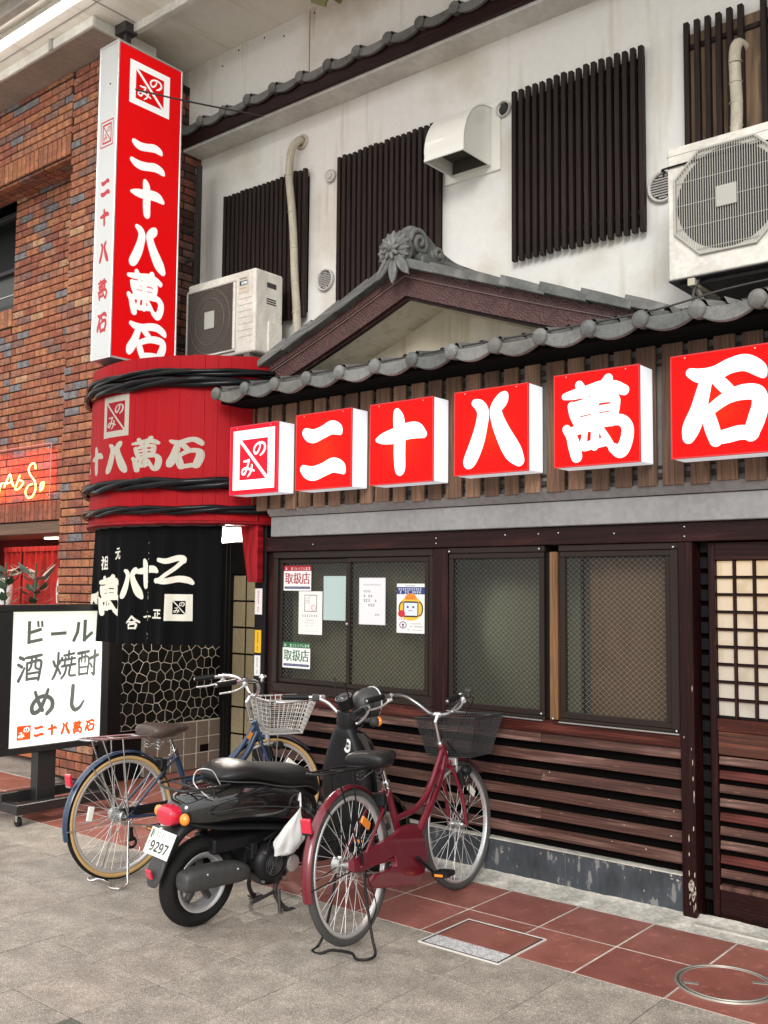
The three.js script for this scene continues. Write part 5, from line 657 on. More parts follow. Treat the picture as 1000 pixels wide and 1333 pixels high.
// ---------------------------------------------------------------- neon sign, curtains and plants of the shop in the brick building
{
  const t = thing('neon_sign', 'yellow neon script on a clear panel over red-lit bricks', 'sign', [-8.2, 2.55, -0.2]);
  part(t, 'panel', boxAt(-0.95, 0.40, -0.24, 0.26, 0.0, 0.004, 0.001), mat(C(1, 0.96, 0.95), { roughness: 0.02, transmission: 1, thickness: 0, specularIntensity: 0.15 })); part(t, 'panel_edge', merge([boxAt(-0.95, 0.405, 0.256, 0.262, -0.001, 0.006, 0.001), boxAt(0.398, 0.405, -0.24, 0.2555, -0.001, 0.006, 0.001)]), mat(C(0.75, 0.3, 0.28), { roughness: 0.3 }));
  const q = (x, y) => [-0.54 + (x / 5.127) * 0.0127, 0.285 - (y / 5.127 - 22) * 0.0073 - x * 0.0001, 0.022], ne = glow(1, 0.74, 0.07, 2.0);
  const L = [[[-60, 330], [-30, 320], [-20, 480]], [[-45, 400], [-10, 390], [10, 330], [20, 300], [8, 420], [2, 478]], [[8, 372], [50, 352], [88, 345]], [[62, 352], [52, 400], [44, 442], [30, 440]], [[86, 372], [104, 330], [124, 290], [136, 330], [150, 368]], [[96, 352], [120, 345], [142, 340]], [[192, 300], [176, 345], [164, 388], [190, 384], [216, 350], [205, 335], [185, 330]], [[296, 262], [290, 232], [268, 230], [250, 262], [262, 300], [292, 340], [300, 390], [280, 436], [250, 444], [234, 410], [248, 372], [276, 358]], [[330, 398], [334, 360], [352, 350], [346, 388], [330, 402]]];
  L.forEach((p) => part(t, 'neon_tube', tube(p.map(([x, y]) => q(x, y)), 0.0075, 8), ne));
  part(t, 'standoff', merge([[-0.9, 0.22], [0.37, 0.22], [-0.9, -0.2], [0.37, -0.2]].map(([x, y]) => rod([x, y, -0.04], [x, y, 0.008], 0.008))), M.steel);
  const l = new THREE.RectAreaLight(new THREE.Color(1, 0.03, 0.02), 2.6, 1.3, 0.42); l.position.set(-8.45, 2.55, -0.208); l.lookAt(-8.45, 2.55, -3); scene.add(l);
  const lk = new THREE.RectAreaLight(new THREE.Color(1, 0.55, 0.42), 2.2, 1.6, 0.5); lk.position.set(-8.9, 2.0, -0.72); lk.lookAt(-8.9, 0, -0.72); scene.add(lk);
  const cur = (x0, x1, label) => { const c = thing('red_curtain', label, 'curtain', [(x0 + x1) / 2, 0, -0.95]); const w = x1 - x0; part(c, 'cloth', grid((u, v) => [(u - 0.5) * w, lerp(0.9, 1.93, v), 0.022 * Math.sin(u * w * 62) + 0.008 * Math.sin(u * w * 23 + v)], 90, 4), M.curtainRed).material.side = THREE.DoubleSide; part(c, 'heading', boxAt(-w / 2, w / 2, 1.90, 1.95, -0.03, 0.03), M.curtainRed); };
  cur(-9.80, -9.46, 'bright red curtain panel behind the plants, left of its pair'); cur(-9.43, -8.4, 'bright red curtain panel next to the brick pillar');
  const plant = (p, seed, label, n) => {
    const o = thing('potted_plant', label, 'plant', p), r = rng(seed), pet = []; part(o, 'pot', new THREE.LatheGeometry([[0, 0], [0.075, 0], [0.095, 0.15], [0.1, 0.16], [0.085, 0.16], [0.08, 0.14], [0, 0.14]].map((q) => new THREE.Vector2(...q)), 24), M.darkSteel); part(o, 'stem', merge([tube([[0, 0.14, 0], [0.015, 0.3, 0.01], [0.0, 0.62, 0]], 0.009, 7), tube([[0.01, 0.3, 0], [0.05, 0.42, 0.02], [0.09, 0.5, 0.03]], 0.006, 6)]), M.leaf[0]);
    const lg = grid((u, v) => { const w = Math.sin(Math.PI * Math.pow(v, 0.8)) * 0.34, a = (u - 0.5) * 2; return [a * w, v - 0.0, -0.15 * v * v + 0.10 * Math.abs(a) * w]; }, 6, 8);
    for (let i = 0; i < n; i++) { const f = i / n, q = part(o, 'leaf', lg, M.leaf[f > 0.62 ? 2 : Math.floor(r() * 2)]), s = (f > 0.66 ? 0.15 : 0.09) + 0.03 * r(); q.scale.setScalar(s); const an = i * 2.4 + r() * 0.8, rad = f > 0.66 ? 0.05 + 0.05 * r() : 0.03 + 0.05 * r(), py = 0.2 + 0.36 * f + 0.06 * r(); q.position.set(Math.sin(an) * rad, py, Math.cos(an) * rad); q.rotation.set(0.7 + r() * 0.9, an, (r() - 0.5) * 0.9, 'YXZ'); pet.push(rod([0, py - 0.05, 0], [Math.sin(an) * rad, py, Math.cos(an) * rad], 0.003, 0.002, 5)); }
    part(o, 'petiole', merge(pet), M.leaf[1]).userData.kind = 'stuff';
  };
  plant([-8.36, 1.14, -0.43], 5, 'leafy potted plant nearer to the brick pillar, over the standing sign', 24); plant([-8.88, 1.14, -0.43], 9, 'leafy potted plant at the left picture edge over the standing sign', 24);
  const vase = (p, label) => { const o = thing('white_vase', label, 'vase', p); part(o, 'body', new THREE.LatheGeometry([[0, 0], [0.05, 0], [0.06, 0.12], [0.065, 0.22], [0.055, 0.30], [0.045, 0.33], [0.03, 0.33], [0, 0.32]].map((q) => new THREE.Vector2(...q)), 28), M.white); };
  vase([-9.2, 1.30, -0.62], 'pale rounded white vase at the left picture edge'); vase([-8.2, 1.3, -0.62], 'pale rounded white vase half hidden by the brick pillar'); part(brickBuilding, 'shelf', boxAt(-9.5, -7.34, 1.27, 1.295, -0.74, -0.52), M.darkSteel);
}
// ---------------------------------------------------------------- air conditioners
{
  const t = thing('air_conditioner', 'cream outdoor air conditioner with brown square fan grille behind the red barrel', 'air conditioner', [-5.889, 3.34, -0.6]);
  const w = 0.798, h = 0.655, d = 0.30;
  part(t, 'casing', new RoundedBoxGeometry(w, h, d, 3, 0.022).translate(0, h / 2, 0), M.acWhite);
  part(t, 'fan_recess', boxAt(-0.375, 0.165, 0.04, h - 0.075, d / 2 - 0.002, d / 2 + 0.004, 0.002), M.acDark);
  { const g = []; for (let i = 0; i < 44; i++) { const x = -0.372 + i * 0.0124; g.push(boxAt(x, x + 0.0042, 0.045, h - 0.08, d / 2 + 0.008, d / 2 + 0.012, 0.0008)); } for (let j = 0; j < 34; j++) { const y = 0.05 + j * 0.0157; g.push(boxAt(-0.375, 0.165, y, y + 0.0045, d / 2 + 0.012, d / 2 + 0.0155, 0.0008)); } const o = part(t, 'grille', merge(g), M.acBrown); o.userData.kind = 'stuff'; }
  part(t, 'grille_frame', merge([boxAt(-0.385, 0.19, h - 0.08, h - 0.062, d / 2 - 0.001, d / 2 + 0.02, 0.004), boxAt(-0.385, 0.19, 0.03, 0.045, d / 2 - 0.001, d / 2 + 0.02, 0.004), boxAt(0.165, 0.19, 0.045, h - 0.08, d / 2 - 0.001, d / 2 + 0.022, 0.006), boxAt(-0.39, -0.375, 0.045, h - 0.08, d / 2 - 0.001, d / 2 + 0.02, 0.004)]), M.acWhite);
  part(t, 'fan_ring', merge([0.235, 0.17].map((r) => new THREE.TorusGeometry(r, 0.0035, 6, 48).scale(1, 1.1, 1).translate(-0.105, 0.305, d / 2 + 0.016))), M.acBrown);
  part(t, 'badge', boxAt(-0.165, -0.05, 0.25, 0.39, d / 2 + 0.014, d / 2 + 0.02, 0.003), M.acGrille);
  const lab = canvas(256, 256, (c) => { c.fillStyle = '#cbc5b2'; c.fillRect(0, 0, 256, 256); c.fillStyle = '#4a4d50'; for (let i = 0; i < 9; i++) c.fillRect(30 + i * 21, 22, 15, 20); c.fillStyle = '#3c4448'; c.fillRect(24, 66, 200, 72); c.fillStyle = '#b9d3d8'; c.fillRect(70, 80, 130, 44); c.fillStyle = '#ffffff'; c.fillRect(176, 86, 32, 32); c.fillStyle = '#b06a64'; for (let i = 0; i < 6; i++) c.fillRect(30 + i * 28, 176, 18, 14); });
  part(t, 'label_plate', new THREE.PlaneGeometry(0.11, 0.13).translate(0.27, h - 0.115, d / 2 + 0.003), mat(C(1, 1, 1), { map: lab, roughness: 0.5 }));
  part(t, 'panel_grooves', merge(Array.from({ length: 7 }, (_, i) => boxAt(0.215, 0.365, 0.13 + i * 0.05, 0.134 + i * 0.05, d / 2 + 0.0005, d / 2 + 0.002, 0.0005))), mat(C(0.42, 0.40, 0.35), { roughness: 0.6 }));
  part(t, 'side_slot', merge([boxAt(w / 2 - 0.001, w / 2 + 0.004, h - 0.13, h - 0.09, -0.07, 0.03, 0.002)]), M.plasticGrey); part(t, 'side_slot', merge([0, 1, 2].map((i) => boxAt(w / 2 - 0.001, w / 2 + 0.003, h - 0.26 + i * 0.018, h - 0.25 + i * 0.018, -0.07, 0.03, 0.001))), M.plasticGrey);
  part(t, 'valve_cover', boxAt(w / 2 - 0.002, w / 2 + 0.016, 0.02, 0.26, -0.13, 0.02, 0.006), M.acWhite);
  part(t, 'stand', merge([boxAt(-0.33, -0.27, -0.28, 0.0, -0.14, 0.14), boxAt(0.27, 0.33, -0.28, 0.0, -0.14, 0.14)]), M.acBrown);
}
{
  const t = thing('air_conditioner', 'large cream outdoor air conditioner with round white fan grille on wall brackets at the right', 'air conditioner', [-1.735, 3.243, -0.61]);
  const w = 0.92, h = 0.745, d = 0.32, cx = -0.127, cy = 0.40, f = d / 2;
  part(t, 'casing', new RoundedBoxGeometry(w, h, d, 3, 0.012).translate(0, h / 2, 0), M.acWhite);
  part(t, 'lid_seam', boxAt(-w / 2 - 0.001, w / 2 + 0.001, h - 0.05, h - 0.046, -f - 0.001, f + 0.001, 0.001), mat(C(0.3, 0.28, 0.24), { roughness: 0.8 }));
  const oct = (r, k) => { const s = new THREE.Shape(), a = r, b = r * k; [[a, b], [b, a], [-b, a], [-a, b], [-a, -b], [-b, -a], [b, -a], [a, -b]].forEach(([x, y], i) => (i ? s.lineTo(cx + x, cy + y) : s.moveTo(cx + x, cy + y))); s.closePath(); return s; };
  part(t, 'fan_opening', new THREE.CylinderGeometry(0.276, 0.276, 0.006, 48).rotateX(Math.PI / 2).translate(cx, cy, f + 0.001), M.acDark);
  { const g = []; const R = 0.285; for (let i = 0; i < 44; i++) { const x = -R + (i / 43) * 2 * R, m = Math.min(R * 1.0, R * 1.52 - Math.abs(x)); g.push(boxAt(cx + x - 0.0019, cx + x + 0.0019, cy - m, cy + m, f + 0.010, f + 0.016, 0.001)); } for (let j = 0; j < 5; j++) { const y = -R * 0.9 + j * R * 0.45, m = Math.min(R, R * 1.52 - Math.abs(y)); g.push(boxAt(cx - m, cx + m, cy + y - 0.002, cy + y + 0.002, f + 0.006, f + 0.010, 0.0008)); } const o = part(t, 'grille', merge(g), M.acGrille); o.userData.kind = 'stuff'; }
  { const s = oct(0.290, 0.52); s.holes.push(oct(0.284, 0.52)); part(t, 'grille_rim', extr(s, 0.014, 0.003).translate(0, 0, f + 0.0005), M.acGrille); }
  part(t, 'badge', new RoundedBoxGeometry(0.11, 0.115, 0.012, 2, 0.005).translate(cx, cy, f + 0.018), M.acGrille);
  part(t, 'cable_strap', tube([[-w / 2 - 0.07, h - 0.10, 0.05], [-w / 2 - 0.03, h - 0.105, 0.12], [-w / 2, h - 0.11, f + 0.006], [0, h - 0.108, f + 0.006], [w / 2, h - 0.112, f + 0.006]], 0.006, 6), M.plasticBlack);
  part(t, 'bottom_edge', boxAt(-w / 2, w / 2, -0.008, 0.0, -f, f + 0.002, 0.002), M.darkSteel);
  for (const x of [-0.33, 0.33]) part(t, 'mounting_bracket', merge([boxAt(x - 0.02, x + 0.02, -0.05, -0.009, -0.34, f + 0.01), boxAt(x - 0.02, x + 0.02, -0.30, 0.2, -0.34, -0.30), rod([x, -0.28, -0.31], [x, -0.04, 0.1], 0.014)]), M.cream);
  part(t, 'drain_pan', boxAt(-w / 2 + 0.04, w / 2, -0.03, -0.0085, -0.31, 0.1), M.darkSteel);
  part(t, 'coolant_pipe', merge([tube([[0.45, -0.05, -0.02], [0.2, -0.10, 0.03], [-0.02, -0.125, 0.04], [-0.05, -0.20, 0.03], [-0.05, -0.34, 0.02]], 0.024, 10), tube([[0.45, -0.10, 0.0], [0.2, -0.17, 0.04], [0.08, -0.22, 0.05], [0.07, -0.36, 0.04]], 0.014, 8), tube([[-0.30, -0.01, 0.13], [-0.33, -0.1, 0.14], [-0.32, -0.34, 0.15]], 0.009, 8), tube([[0.40, 0.0, 0.13], [0.22, -0.12, 0.14], [0.10, -0.20, 0.14]], 0.003, 6)]), M.plasticGrey);
}
// wrapped pipes
tag(part(scene, 'wrapped_pipe', uvBox(merge([tube([[-5.50, 5.16, -0.95], [-5.50, 5.155, -0.90], [-5.535, 5.08, -0.862], [-5.548, 4.95, -0.852], [-5.545, 4.82, -0.85], [-5.525, 4.66, -0.852], [-5.505, 4.52, -0.85], [-5.485, 4.30, -0.85], [-5.465, 4.0, -0.848], [-5.44, 3.7, -0.85], [-5.43, 3.3, -0.85]], 0.032, 12, 120), new THREE.TorusGeometry(0.05, 0.016, 8, 20).translate(-5.50, 5.16, -0.945), ...[4.86, 4.55, 4.25, 3.98, 3.72].map((y, i) => new THREE.TorusGeometry(0.033, 0.004, 6, 16).rotateX(Math.PI / 2 + 0.1).translate([-5.547, -5.51, -5.482, -5.464, -5.443][i], y, -0.85))]), 0.4), M.cream), 'cream taped pipe running down across the left window lattice', 'pipe');
tag(part(scene, 'wrapped_pipe', uvBox(merge([tube([[-1.93, 4.70, -0.94], [-1.945, 4.70, -0.885], [-1.955, 4.64, -0.865], [-1.952, 4.5, -0.855], [-1.945, 4.3, -0.85], [-1.94, 4.0, -0.80], [-1.93, 3.85, -0.79]], 0.034, 12, 90), ...[4.58, 4.46, 4.34, 4.2].map((y) => new THREE.TorusGeometry(0.035, 0.004, 6, 16).rotateX(Math.PI / 2 + 0.1).translate(-1.95, y, -0.855))]), 0.4), M.cream), 'cream taped pipe entering the top of the right air conditioner', 'pipe');
// kitchen vent hood
{
  const t = thing('vent_hood', 'white curved kitchen vent hood on the plaster wall between two lattices', 'vent hood', [-3.832, 4.463, -0.95]), w = 0.325, prof = [[0.354, 0]]; for (let i = 0; i <= 14; i++) { const a = (i / 14) * Math.PI / 2; prof.push([0.02 + 0.334 * Math.cos(a) , 0.05 + 0.36 * Math.sin(a)]); }
  prof.push([0.02, 0.41]); const pos = []; const sh = new THREE.Shape(); [[0.02, 0], ...prof].forEach(([x, y], i) => (i ? sh.lineTo(x, y) : sh.moveTo(x, y)));
  const cheek = (x) => extr(sh, 0.004).rotateY(-Math.PI / 2).translate(x, 0, 0); part(t, 'cheek', cheek(w / 2), M.hood); part(t, 'cheek', cheek(-w / 2 + 0.004), M.hood);
  part(t, 'cover', grid((u, v) => { const i = v * (prof.length - 1), k = Math.min(prof.length - 2, Math.floor(i)), f = i - k; return [(u - 0.5) * w, lerp(prof[k][1], prof[k + 1][1], f), lerp(prof[k][0], prof[k + 1][0], f)]; }, 1, 48), M.hood).material = Object.assign(M.hood.clone(), { side: THREE.DoubleSide });
  part(t, 'inside', boxAt(-w / 2 + 0.006, w / 2 - 0.006, 0.10, 0.30, 0.03, 0.20, 0.002), M.hoodIn); part(t, 'back_lining', boxAt(-w / 2 + 0.006, w / 2 - 0.006, 0.012, 0.34, 0.018, 0.026, 0.001), M.hoodIn);
  part(t, 'bottom_lip', merge([boxAt(-w / 2, w / 2, -0.006, 0.012, 0.345, 0.357, 0.003), boxAt(-w / 2, w / 2, -0.006, 0.012, 0.012, 0.03, 0.003), boxAt(w / 2 - 0.008, w / 2 + 0.002, -0.006, 0.012, 0.03, 0.345, 0.003), boxAt(-w / 2 - 0.002, -w / 2 + 0.008, -0.006, 0.012, 0.03, 0.345, 0.003)]), M.hood);
  part(t, 'wall_plate', boxAt(-0.235, 0.235, -0.045, 0.44, 0.001, 0.016, 0.004), M.hood); part(t, 'edge_bead', tube(prof.map(([z, y]) => [w / 2 + 0.002, y, z]), 0.005, 6, 60), M.hood);
}
// thin cable and bracket under the ceiling
tag(part(scene, 'stay_wire', tube([[-6.02, 5.215, 0.53], [-5.75, 5.19, 0.05], [-5.46, 5.18, -0.46]], 0.007, 6), M.darkSteel), 'thin black wire from the tall sign to the upper eave', 'wire');
{ const t = thing('ceiling_bracket', 'olive green metal bracket hanging from the arcade ceiling at the top edge', 'bracket', [-4.86, 0, -0.5]); const s = new THREE.Shape(); s.moveTo(-0.16, 6.045); s.lineTo(-0.12, 5.93); s.lineTo(0.02, 5.845); s.lineTo(0.03, 5.88); s.quadraticCurveTo(0.06, 5.905, 0.11, 5.895); s.lineTo(0.13, 6.045); s.closePath(); part(t, 'plate', uvBox(extr(s, 0.012, 0.004), 0.4), M.olive); part(t, 'arm', rod([0, 5.98, 0.01], [0, 5.98, -0.18], 0.02), M.olive); }
// ---------------------------------------------------------------- papers on the left window and stickers on the post
{
  const page = (name, label, x0, x1, y0, y1, z, W, H, draw, cat) => { const t = canvas(W, H, draw), o = part(scene, name, boxAt(x0, x1, y0, y1, z, z + 0.0012, 0.0003), M.paper); const uv = o.geometry.attributes.uv, p = o.geometry.attributes.position; for (let i = 0; i < p.count; i++) uv.setXY(i, (p.getX(i) - x0) / (x1 - x0), (p.getY(i) - y0) / (y1 - y0)); o.material = mat(C(0.82, 0.82, 0.82), { map: t, roughness: 0.6 }); return tag(o, label, cat ?? 'poster'); };
  const dealer = (main) => (c) => {
    c.fillStyle = '#f2f0ee'; c.fillRect(0, 0, 300, 300); c.fillStyle = main; c.fillRect(0, 0, 300, 64); ticks(c, 14, 20, 92, 34, '#f6f0ea', 3, 5); ['pu', 're', 'mii', 'a', 'mu'].forEach((g, i) => glyph(c, g, 108 + i * 26, 20, 24, 34, '#f6f0ea', 1, true)); ticks(c, 238, 20, 54, 34, '#f6f0ea', 2, 8);
    glyph(c, 'tori', 14, 84, 86, 138, main, 1.25, true); glyph(c, 'atsu', 106, 84, 88, 138, main, 1.25, true); glyph(c, 'mise', 200, 84, 88, 138, main, 1.25, true); c.fillStyle = '#26305e'; c.beginPath(); c.roundRect(10, 250, 280, 28, 12); c.fill(); ticks(c, 24, 257, 250, 13, '#c9cbe0', 22, 3);
  };
  page('poster', 'white square poster with three large dark red characters at the top left of the window', -4.712, -4.462, 1.533, 1.697, -0.0325, 300, 300, dealer('#a3182c')); page('poster', 'white square poster with three large green characters at the bottom left of the window', -4.712, -4.462, 1.030, 1.197, -0.0325, 300, 300, dealer('#1f6b3c'));
  page('poster', 'white notice with a small boxed plan and red stamp between the two square posters', -4.572, -4.362, 1.252, 1.530, -0.0340, 256, 400, (c) => { c.fillStyle = '#efece8'; c.fillRect(0, 0, 256, 400); c.strokeStyle = '#55565a'; c.lineWidth = 6; c.strokeRect(66, 36, 130, 150); c.lineWidth = 3; c.strokeStyle = '#8b8d90'; c.strokeRect(66, 36, 54, 74); ticks(c, 82, 60, 24, 14, '#777', 2, 3); ticks(c, 76, 84, 36, 12, '#555', 3, 4); c.strokeStyle = '#d06a76'; c.lineWidth = 5; c.beginPath(); c.arc(162, 150, 24, 0, 7); c.stroke(); ticks(c, 148, 138, 28, 22, '#d06a76', 2, 5); for (let i = 0; i < 7; i++) ticks(c, 40 + i * 25, 216, 17, 22, '#26262a', 1, i + 9); ticks(c, 74, 262, 96, 12, '#8a8a8a', 8, 3); ticks(c, 62, 288, 116, 10, '#9a9a9a', 10, 4); ticks(c, 80, 312, 82, 10, '#9a9a9a', 8, 6); ticks(c, 46, 366, 170, 7, '#a5a5a5', 16, 7); });
  page('paper_sheet', 'plain pale blue green paper sheet on the left window beside the notice', -4.352, -4.162, 1.348, 1.628, -0.0332, 64, 64, (c) => { c.fillStyle = '#b4c8c6'; c.fillRect(0, 0, 64, 64); }, 'paper');
  page('notice', 'plain white notice with a few lines of dark writing on the right window leaf', -4.031, -3.820, 1.331, 1.617, -0.0094, 256, 420, (c) => { c.fillStyle = '#dcdbe0'; c.fillRect(0, 0, 256, 420); c.fillStyle = '#e8e7ea'; c.fillRect(10, 8, 236, 404); ticks(c, 40, 56, 170, 14, '#8a8a90', 14, 3); ticks(c, 44, 112, 70, 20, '#5a5a60', 4, 4); ticks(c, 44, 152, 110, 24, '#3a3a40', 5, 5); ticks(c, 44, 194, 130, 24, '#3a3a40', 6, 6); ticks(c, 44, 234, 110, 24, '#3a3a40', 5, 7); ticks(c, 156, 322, 44, 18, '#5a5a60', 3, 8); }, 'notice');
  page('poster', 'colourful mask notice with navy heading and orange disc on the right window leaf', -3.732, -3.520, 1.290, 1.582, -0.0094, 300, 520, (c) => {
    c.fillStyle = '#f3f2ee'; c.fillRect(0, 0, 300, 520); ticks(c, 90, 16, 110, 14, '#34406a', 9, 3); c.fillStyle = '#26387a'; c.fillRect(0, 36, 300, 76); ticks(c, 16, 46, 250, 28, '#eef0fa', 11, 4); ticks(c, 30, 78, 230, 28, '#eef0fa', 9, 5);
    c.fillStyle = '#f0bf3c'; c.beginPath(); c.arc(152, 262, 128, 0, 7); c.fill(); c.fillStyle = '#f08a24'; c.beginPath(); c.arc(150, 168, 66, Math.PI, 0); c.fill(); ticks(c, 96, 140, 110, 24, '#b5541a', 4, 6); c.fillStyle = '#1b1b22'; c.beginPath(); c.roundRect(70, 186, 160, 166, 20); c.fill(); c.lineWidth = 13; c.strokeStyle = '#1b1b22'; c.beginPath(); c.ellipse(60, 264, 34, 70, 0, 1.4, 4.9); c.stroke(); c.beginPath(); c.ellipse(240, 264, 34, 70, 0, -1.75, 1.75); c.stroke(); c.fillStyle = '#dfe7f6'; c.fillRect(80, 202, 140, 134);
    c.fillStyle = '#1b1b22'; c.beginPath(); c.arc(118, 246, 11, 0, 7); c.arc(176, 246, 11, 0, 7); c.fill(); c.lineWidth = 5; c.beginPath(); c.arc(148, 306, 26, Math.PI * 1.2, Math.PI * 1.8); c.stroke();
    c.fillStyle = '#cf2a2c'; c.beginPath(); c.arc(52, 318, 38, 0, 7); c.fill(); ticks(c, 26, 306, 52, 26, '#fff', 2, 7); ticks(c, 24, 366, 70, 18, '#c23', 4, 8); c.lineWidth = 9; c.strokeStyle = '#6a2a6c'; c.beginPath(); c.arc(68, 436, 34, 0, 7); c.stroke(); c.fillStyle = '#6a2a6c'; c.beginPath(); c.arc(68, 432, 12, 0, 7); c.fill(); c.fillRect(62, 436, 12, 26); ticks(c, 150, 412, 110, 16, '#666', 10, 9); ticks(c, 140, 440, 140, 18, '#444', 11, 10); ticks(c, 114, 478, 30, 16, '#444', 3, 12); ticks(c, 160, 480, 112, 12, '#a55', 10, 11); });
  const st = (label, x0, x1, y0, y1, bg, fg) => page('sticker', label, x0, x1, y0, y1, 0.0125, 96, 256, (c) => { c.fillStyle = bg; c.fillRect(0, 0, 96, 256); for (let i = 0; i < 8; i++) ticks(c, 30, 26 + i * 26, 34, 20, fg, 1, i + 2); }, 'sticker');
  st('white sticker with red writing, topmost on the black entrance post', -4.938, -4.868, 1.372, 1.545, '#e9e4e2', '#c2555c'); st('yellow sticker on the black entrance post', -4.934, -4.872, 1.117, 1.268, '#e6b414', '#6a4a10'); st('white sticker with grey writing, lowest on the black entrance post', -4.934, -4.876, 0.965, 1.10, '#e2e2de', '#7a7a7c');
}
// ---------------------------------------------------------------- bicycles: x forward, y up, z to the rider's right, origin under the rear hub
function bicycle(o) {
  const t = thing('city_bicycle', o.label, 'bicycle', o.at); t.rotation.set(o.lean, -o.heading, -o.lift / o.base, 'YXZ');
  const R = 0.325, Lb = o.base, F = o.paint, hub = V(0, R, 0), head = { top: V(0.910, 0.748, 0), bot: V(0.962, 0.632, 0) };
  function wheel(parent, name, at, rearW, reflAng) {
    const w = grp(parent, name, at); part(w, 'tyre', new THREE.TorusGeometry(R - 0.0175, 0.0175, 12, 72), o.gum ? M.rubber : M.rubberGrey);
    if (o.gum) part(w, 'tan_wall', merge([0.0085, -0.0085].map((z) => new THREE.TorusGeometry(R - 0.0225, 0.0125, 8, 72).translate(0, 0, z))), M.gum);
    part(w, 'rim', merge([new THREE.LatheGeometry([[R - 0.050, -0.009], [R - 0.046, -0.0125], [R - 0.030, -0.0132], [R - 0.030, 0.0132], [R - 0.046, 0.0125], [R - 0.050, 0.009], [R - 0.050, -0.009]].map((p) => new THREE.Vector2(...p)), 72).rotateX(Math.PI / 2)]), M.alu);
    part(w, 'hub', merge([rod([0, 0, -0.045], [0, 0, 0.045], 0.014), rod([0, 0, -0.03], [0, 0, -0.026], 0.026, 0.026, 20), rod([0, 0, 0.026], [0, 0, 0.03], 0.026, 0.026, 20), rod([0, 0, -0.062], [0, 0, 0.062], 0.006), rod([0, 0, 0.05], [0, 0, 0.058], 0.011), rod([0, 0, -0.058], [0, 0, -0.05], 0.011)].concat(rearW ? [rod([0, 0, -0.075], [0, 0, -0.034], 0.035, 0.04, 20)] : [])), M.steel);
    for (let i = 0; i < 36; i++) { const a = (i / 36) * Math.PI * 2, s = i % 2 ? 1 : -1, k = (i >> 1) % 2 ? 1 : -1, b = a + k * 1.12, rr2 = R - 0.048; part(w, 'spoke', rod([Math.cos(b) * 0.023, Math.sin(b) * 0.023, s * 0.028], [Math.cos(a) * rr2, Math.sin(a) * rr2, s * 0.004], 0.00125, 0.00125, 5), M.spoke); }
    const ra = reflAng; part(w, 'reflector', new RoundedBoxGeometry(0.075, 0.036, 0.012, 2, 0.006).translate(0, 0, 0).rotateZ(ra + Math.PI / 2).translate(Math.cos(ra) * 0.20, Math.sin(ra) * 0.20, 0.016), rearW && !o.gum ? M.lensAmber : M.reflWhite);
    return w;
  }
  const rw = wheel(t, 'rear_wheel', [0, R, 0], true, o.rearRefl);
  const steerG = grp(t, 'front_assembly', [head.bot.x, 0, 0]); steerG.rotation.y = -o.steer; const hx = head.bot.x;  // everything that turns with the handlebar
  const wf = wheel(steerG, 'front_wheel', [Lb - hx, R, 0], false, 0.9);
  wf.children.forEach((c) => 0);
  const S = (x, y, z) => V(x - hx, y > 0.64 ? y - 0.048 * Math.min(1, (y - 0.64) / 0.18) : y, z);
  // mudguards
  const guard = (cx, a0, a1, r, m, wdt = 0.024) => { const g = grid((u, v) => { const a = lerp(a0, a1, v), q = (u - 0.5) * 2, rr2 = r - 0.011 * q * q; return [cx + Math.cos(a) * rr2, R + Math.sin(a) * rr2, q * wdt]; }, 8, 40); return g; };
  const two = (m) => Object.assign(m.clone(), { side: THREE.DoubleSide }), F2 = two(F);
  part(t, 'rear_mudguard', guard(0, 0.55, Math.PI * 1.08, R + 0.017), F2); part(steerG, 'front_mudguard', guard(Lb - hx, 0.75, Math.PI * 0.86, R + 0.017), F2);
  const sm = o.gum ? M.steel : M.plasticBlack;
  part(t, 'mudguard_stay', merge([0.04, -0.04].flatMap((z) => [rod([0, R, z * 1.3], [Math.cos(3.24) * (R + 0.008), R + Math.sin(3.24) * (R + 0.008), z * 0.62], 0.0028, 0.0028, 6), rod([0, R, z * 1.3], [Math.cos(2.2) * (R + 0.01), R + Math.sin(2.2) * (R + 0.01), z * 0.62], 0.0028, 0.0028, 6)])), sm);
  part(steerG, 'mudguard_stay', merge([0.045, -0.045].map((z) => rod(S(Lb, R, z), S(Lb + Math.cos(2.35) * (R + 0.008), R + Math.sin(2.35) * (R + 0.008), z * 0.5), 0.0028, 0.0028, 6))), sm);
  // frame
  const bb = V(0.475, 0.272, 0), seatTop = V(0.335, 0.63, 0), ht = head.top, hb = head.bot;
  part(t, 'frame', merge([rod(bb, seatTop, 0.0165, 0.0165, 14), rod(hb.clone().lerp(ht, -0.02), ht, 0.0195, 0.0195, 16),
    tube([[0.938, 0.685, 0], [0.86, 0.56, 0], [0.74, 0.45, 0], [0.6, 0.335, 0], [0.485, 0.285, 0]], 0.0195, 14, 40), tube([[0.922, 0.725, 0], [0.85, 0.64, 0], [0.74, 0.53, 0], [0.6, 0.47, 0], [0.405, 0.455, 0]], 0.0145, 14, 40),
    ...[-1, 1].flatMap((s) => [tube([[0.45, 0.285, s * 0.03], [0.3, 0.30, s * 0.048], [0, R, s * 0.058]], 0.0088, 10, 20), tube([[0.345, 0.60, s * 0.016], [0.24, 0.535, s * 0.04], [0, R, s * 0.058]], 0.0075, 10, 20)]), rod([0.475, 0.272, -0.04], [0.475, 0.272, 0.04], 0.021, 0.021, 18)]), F);
  part(t, 'head_badge', boxAt(-0.012, 0.012, -0.02, 0.02, -0.004, 0.004, 0.002).rotateY(Math.PI / 2).translate(0.955, 0.69, 0), M.alu);
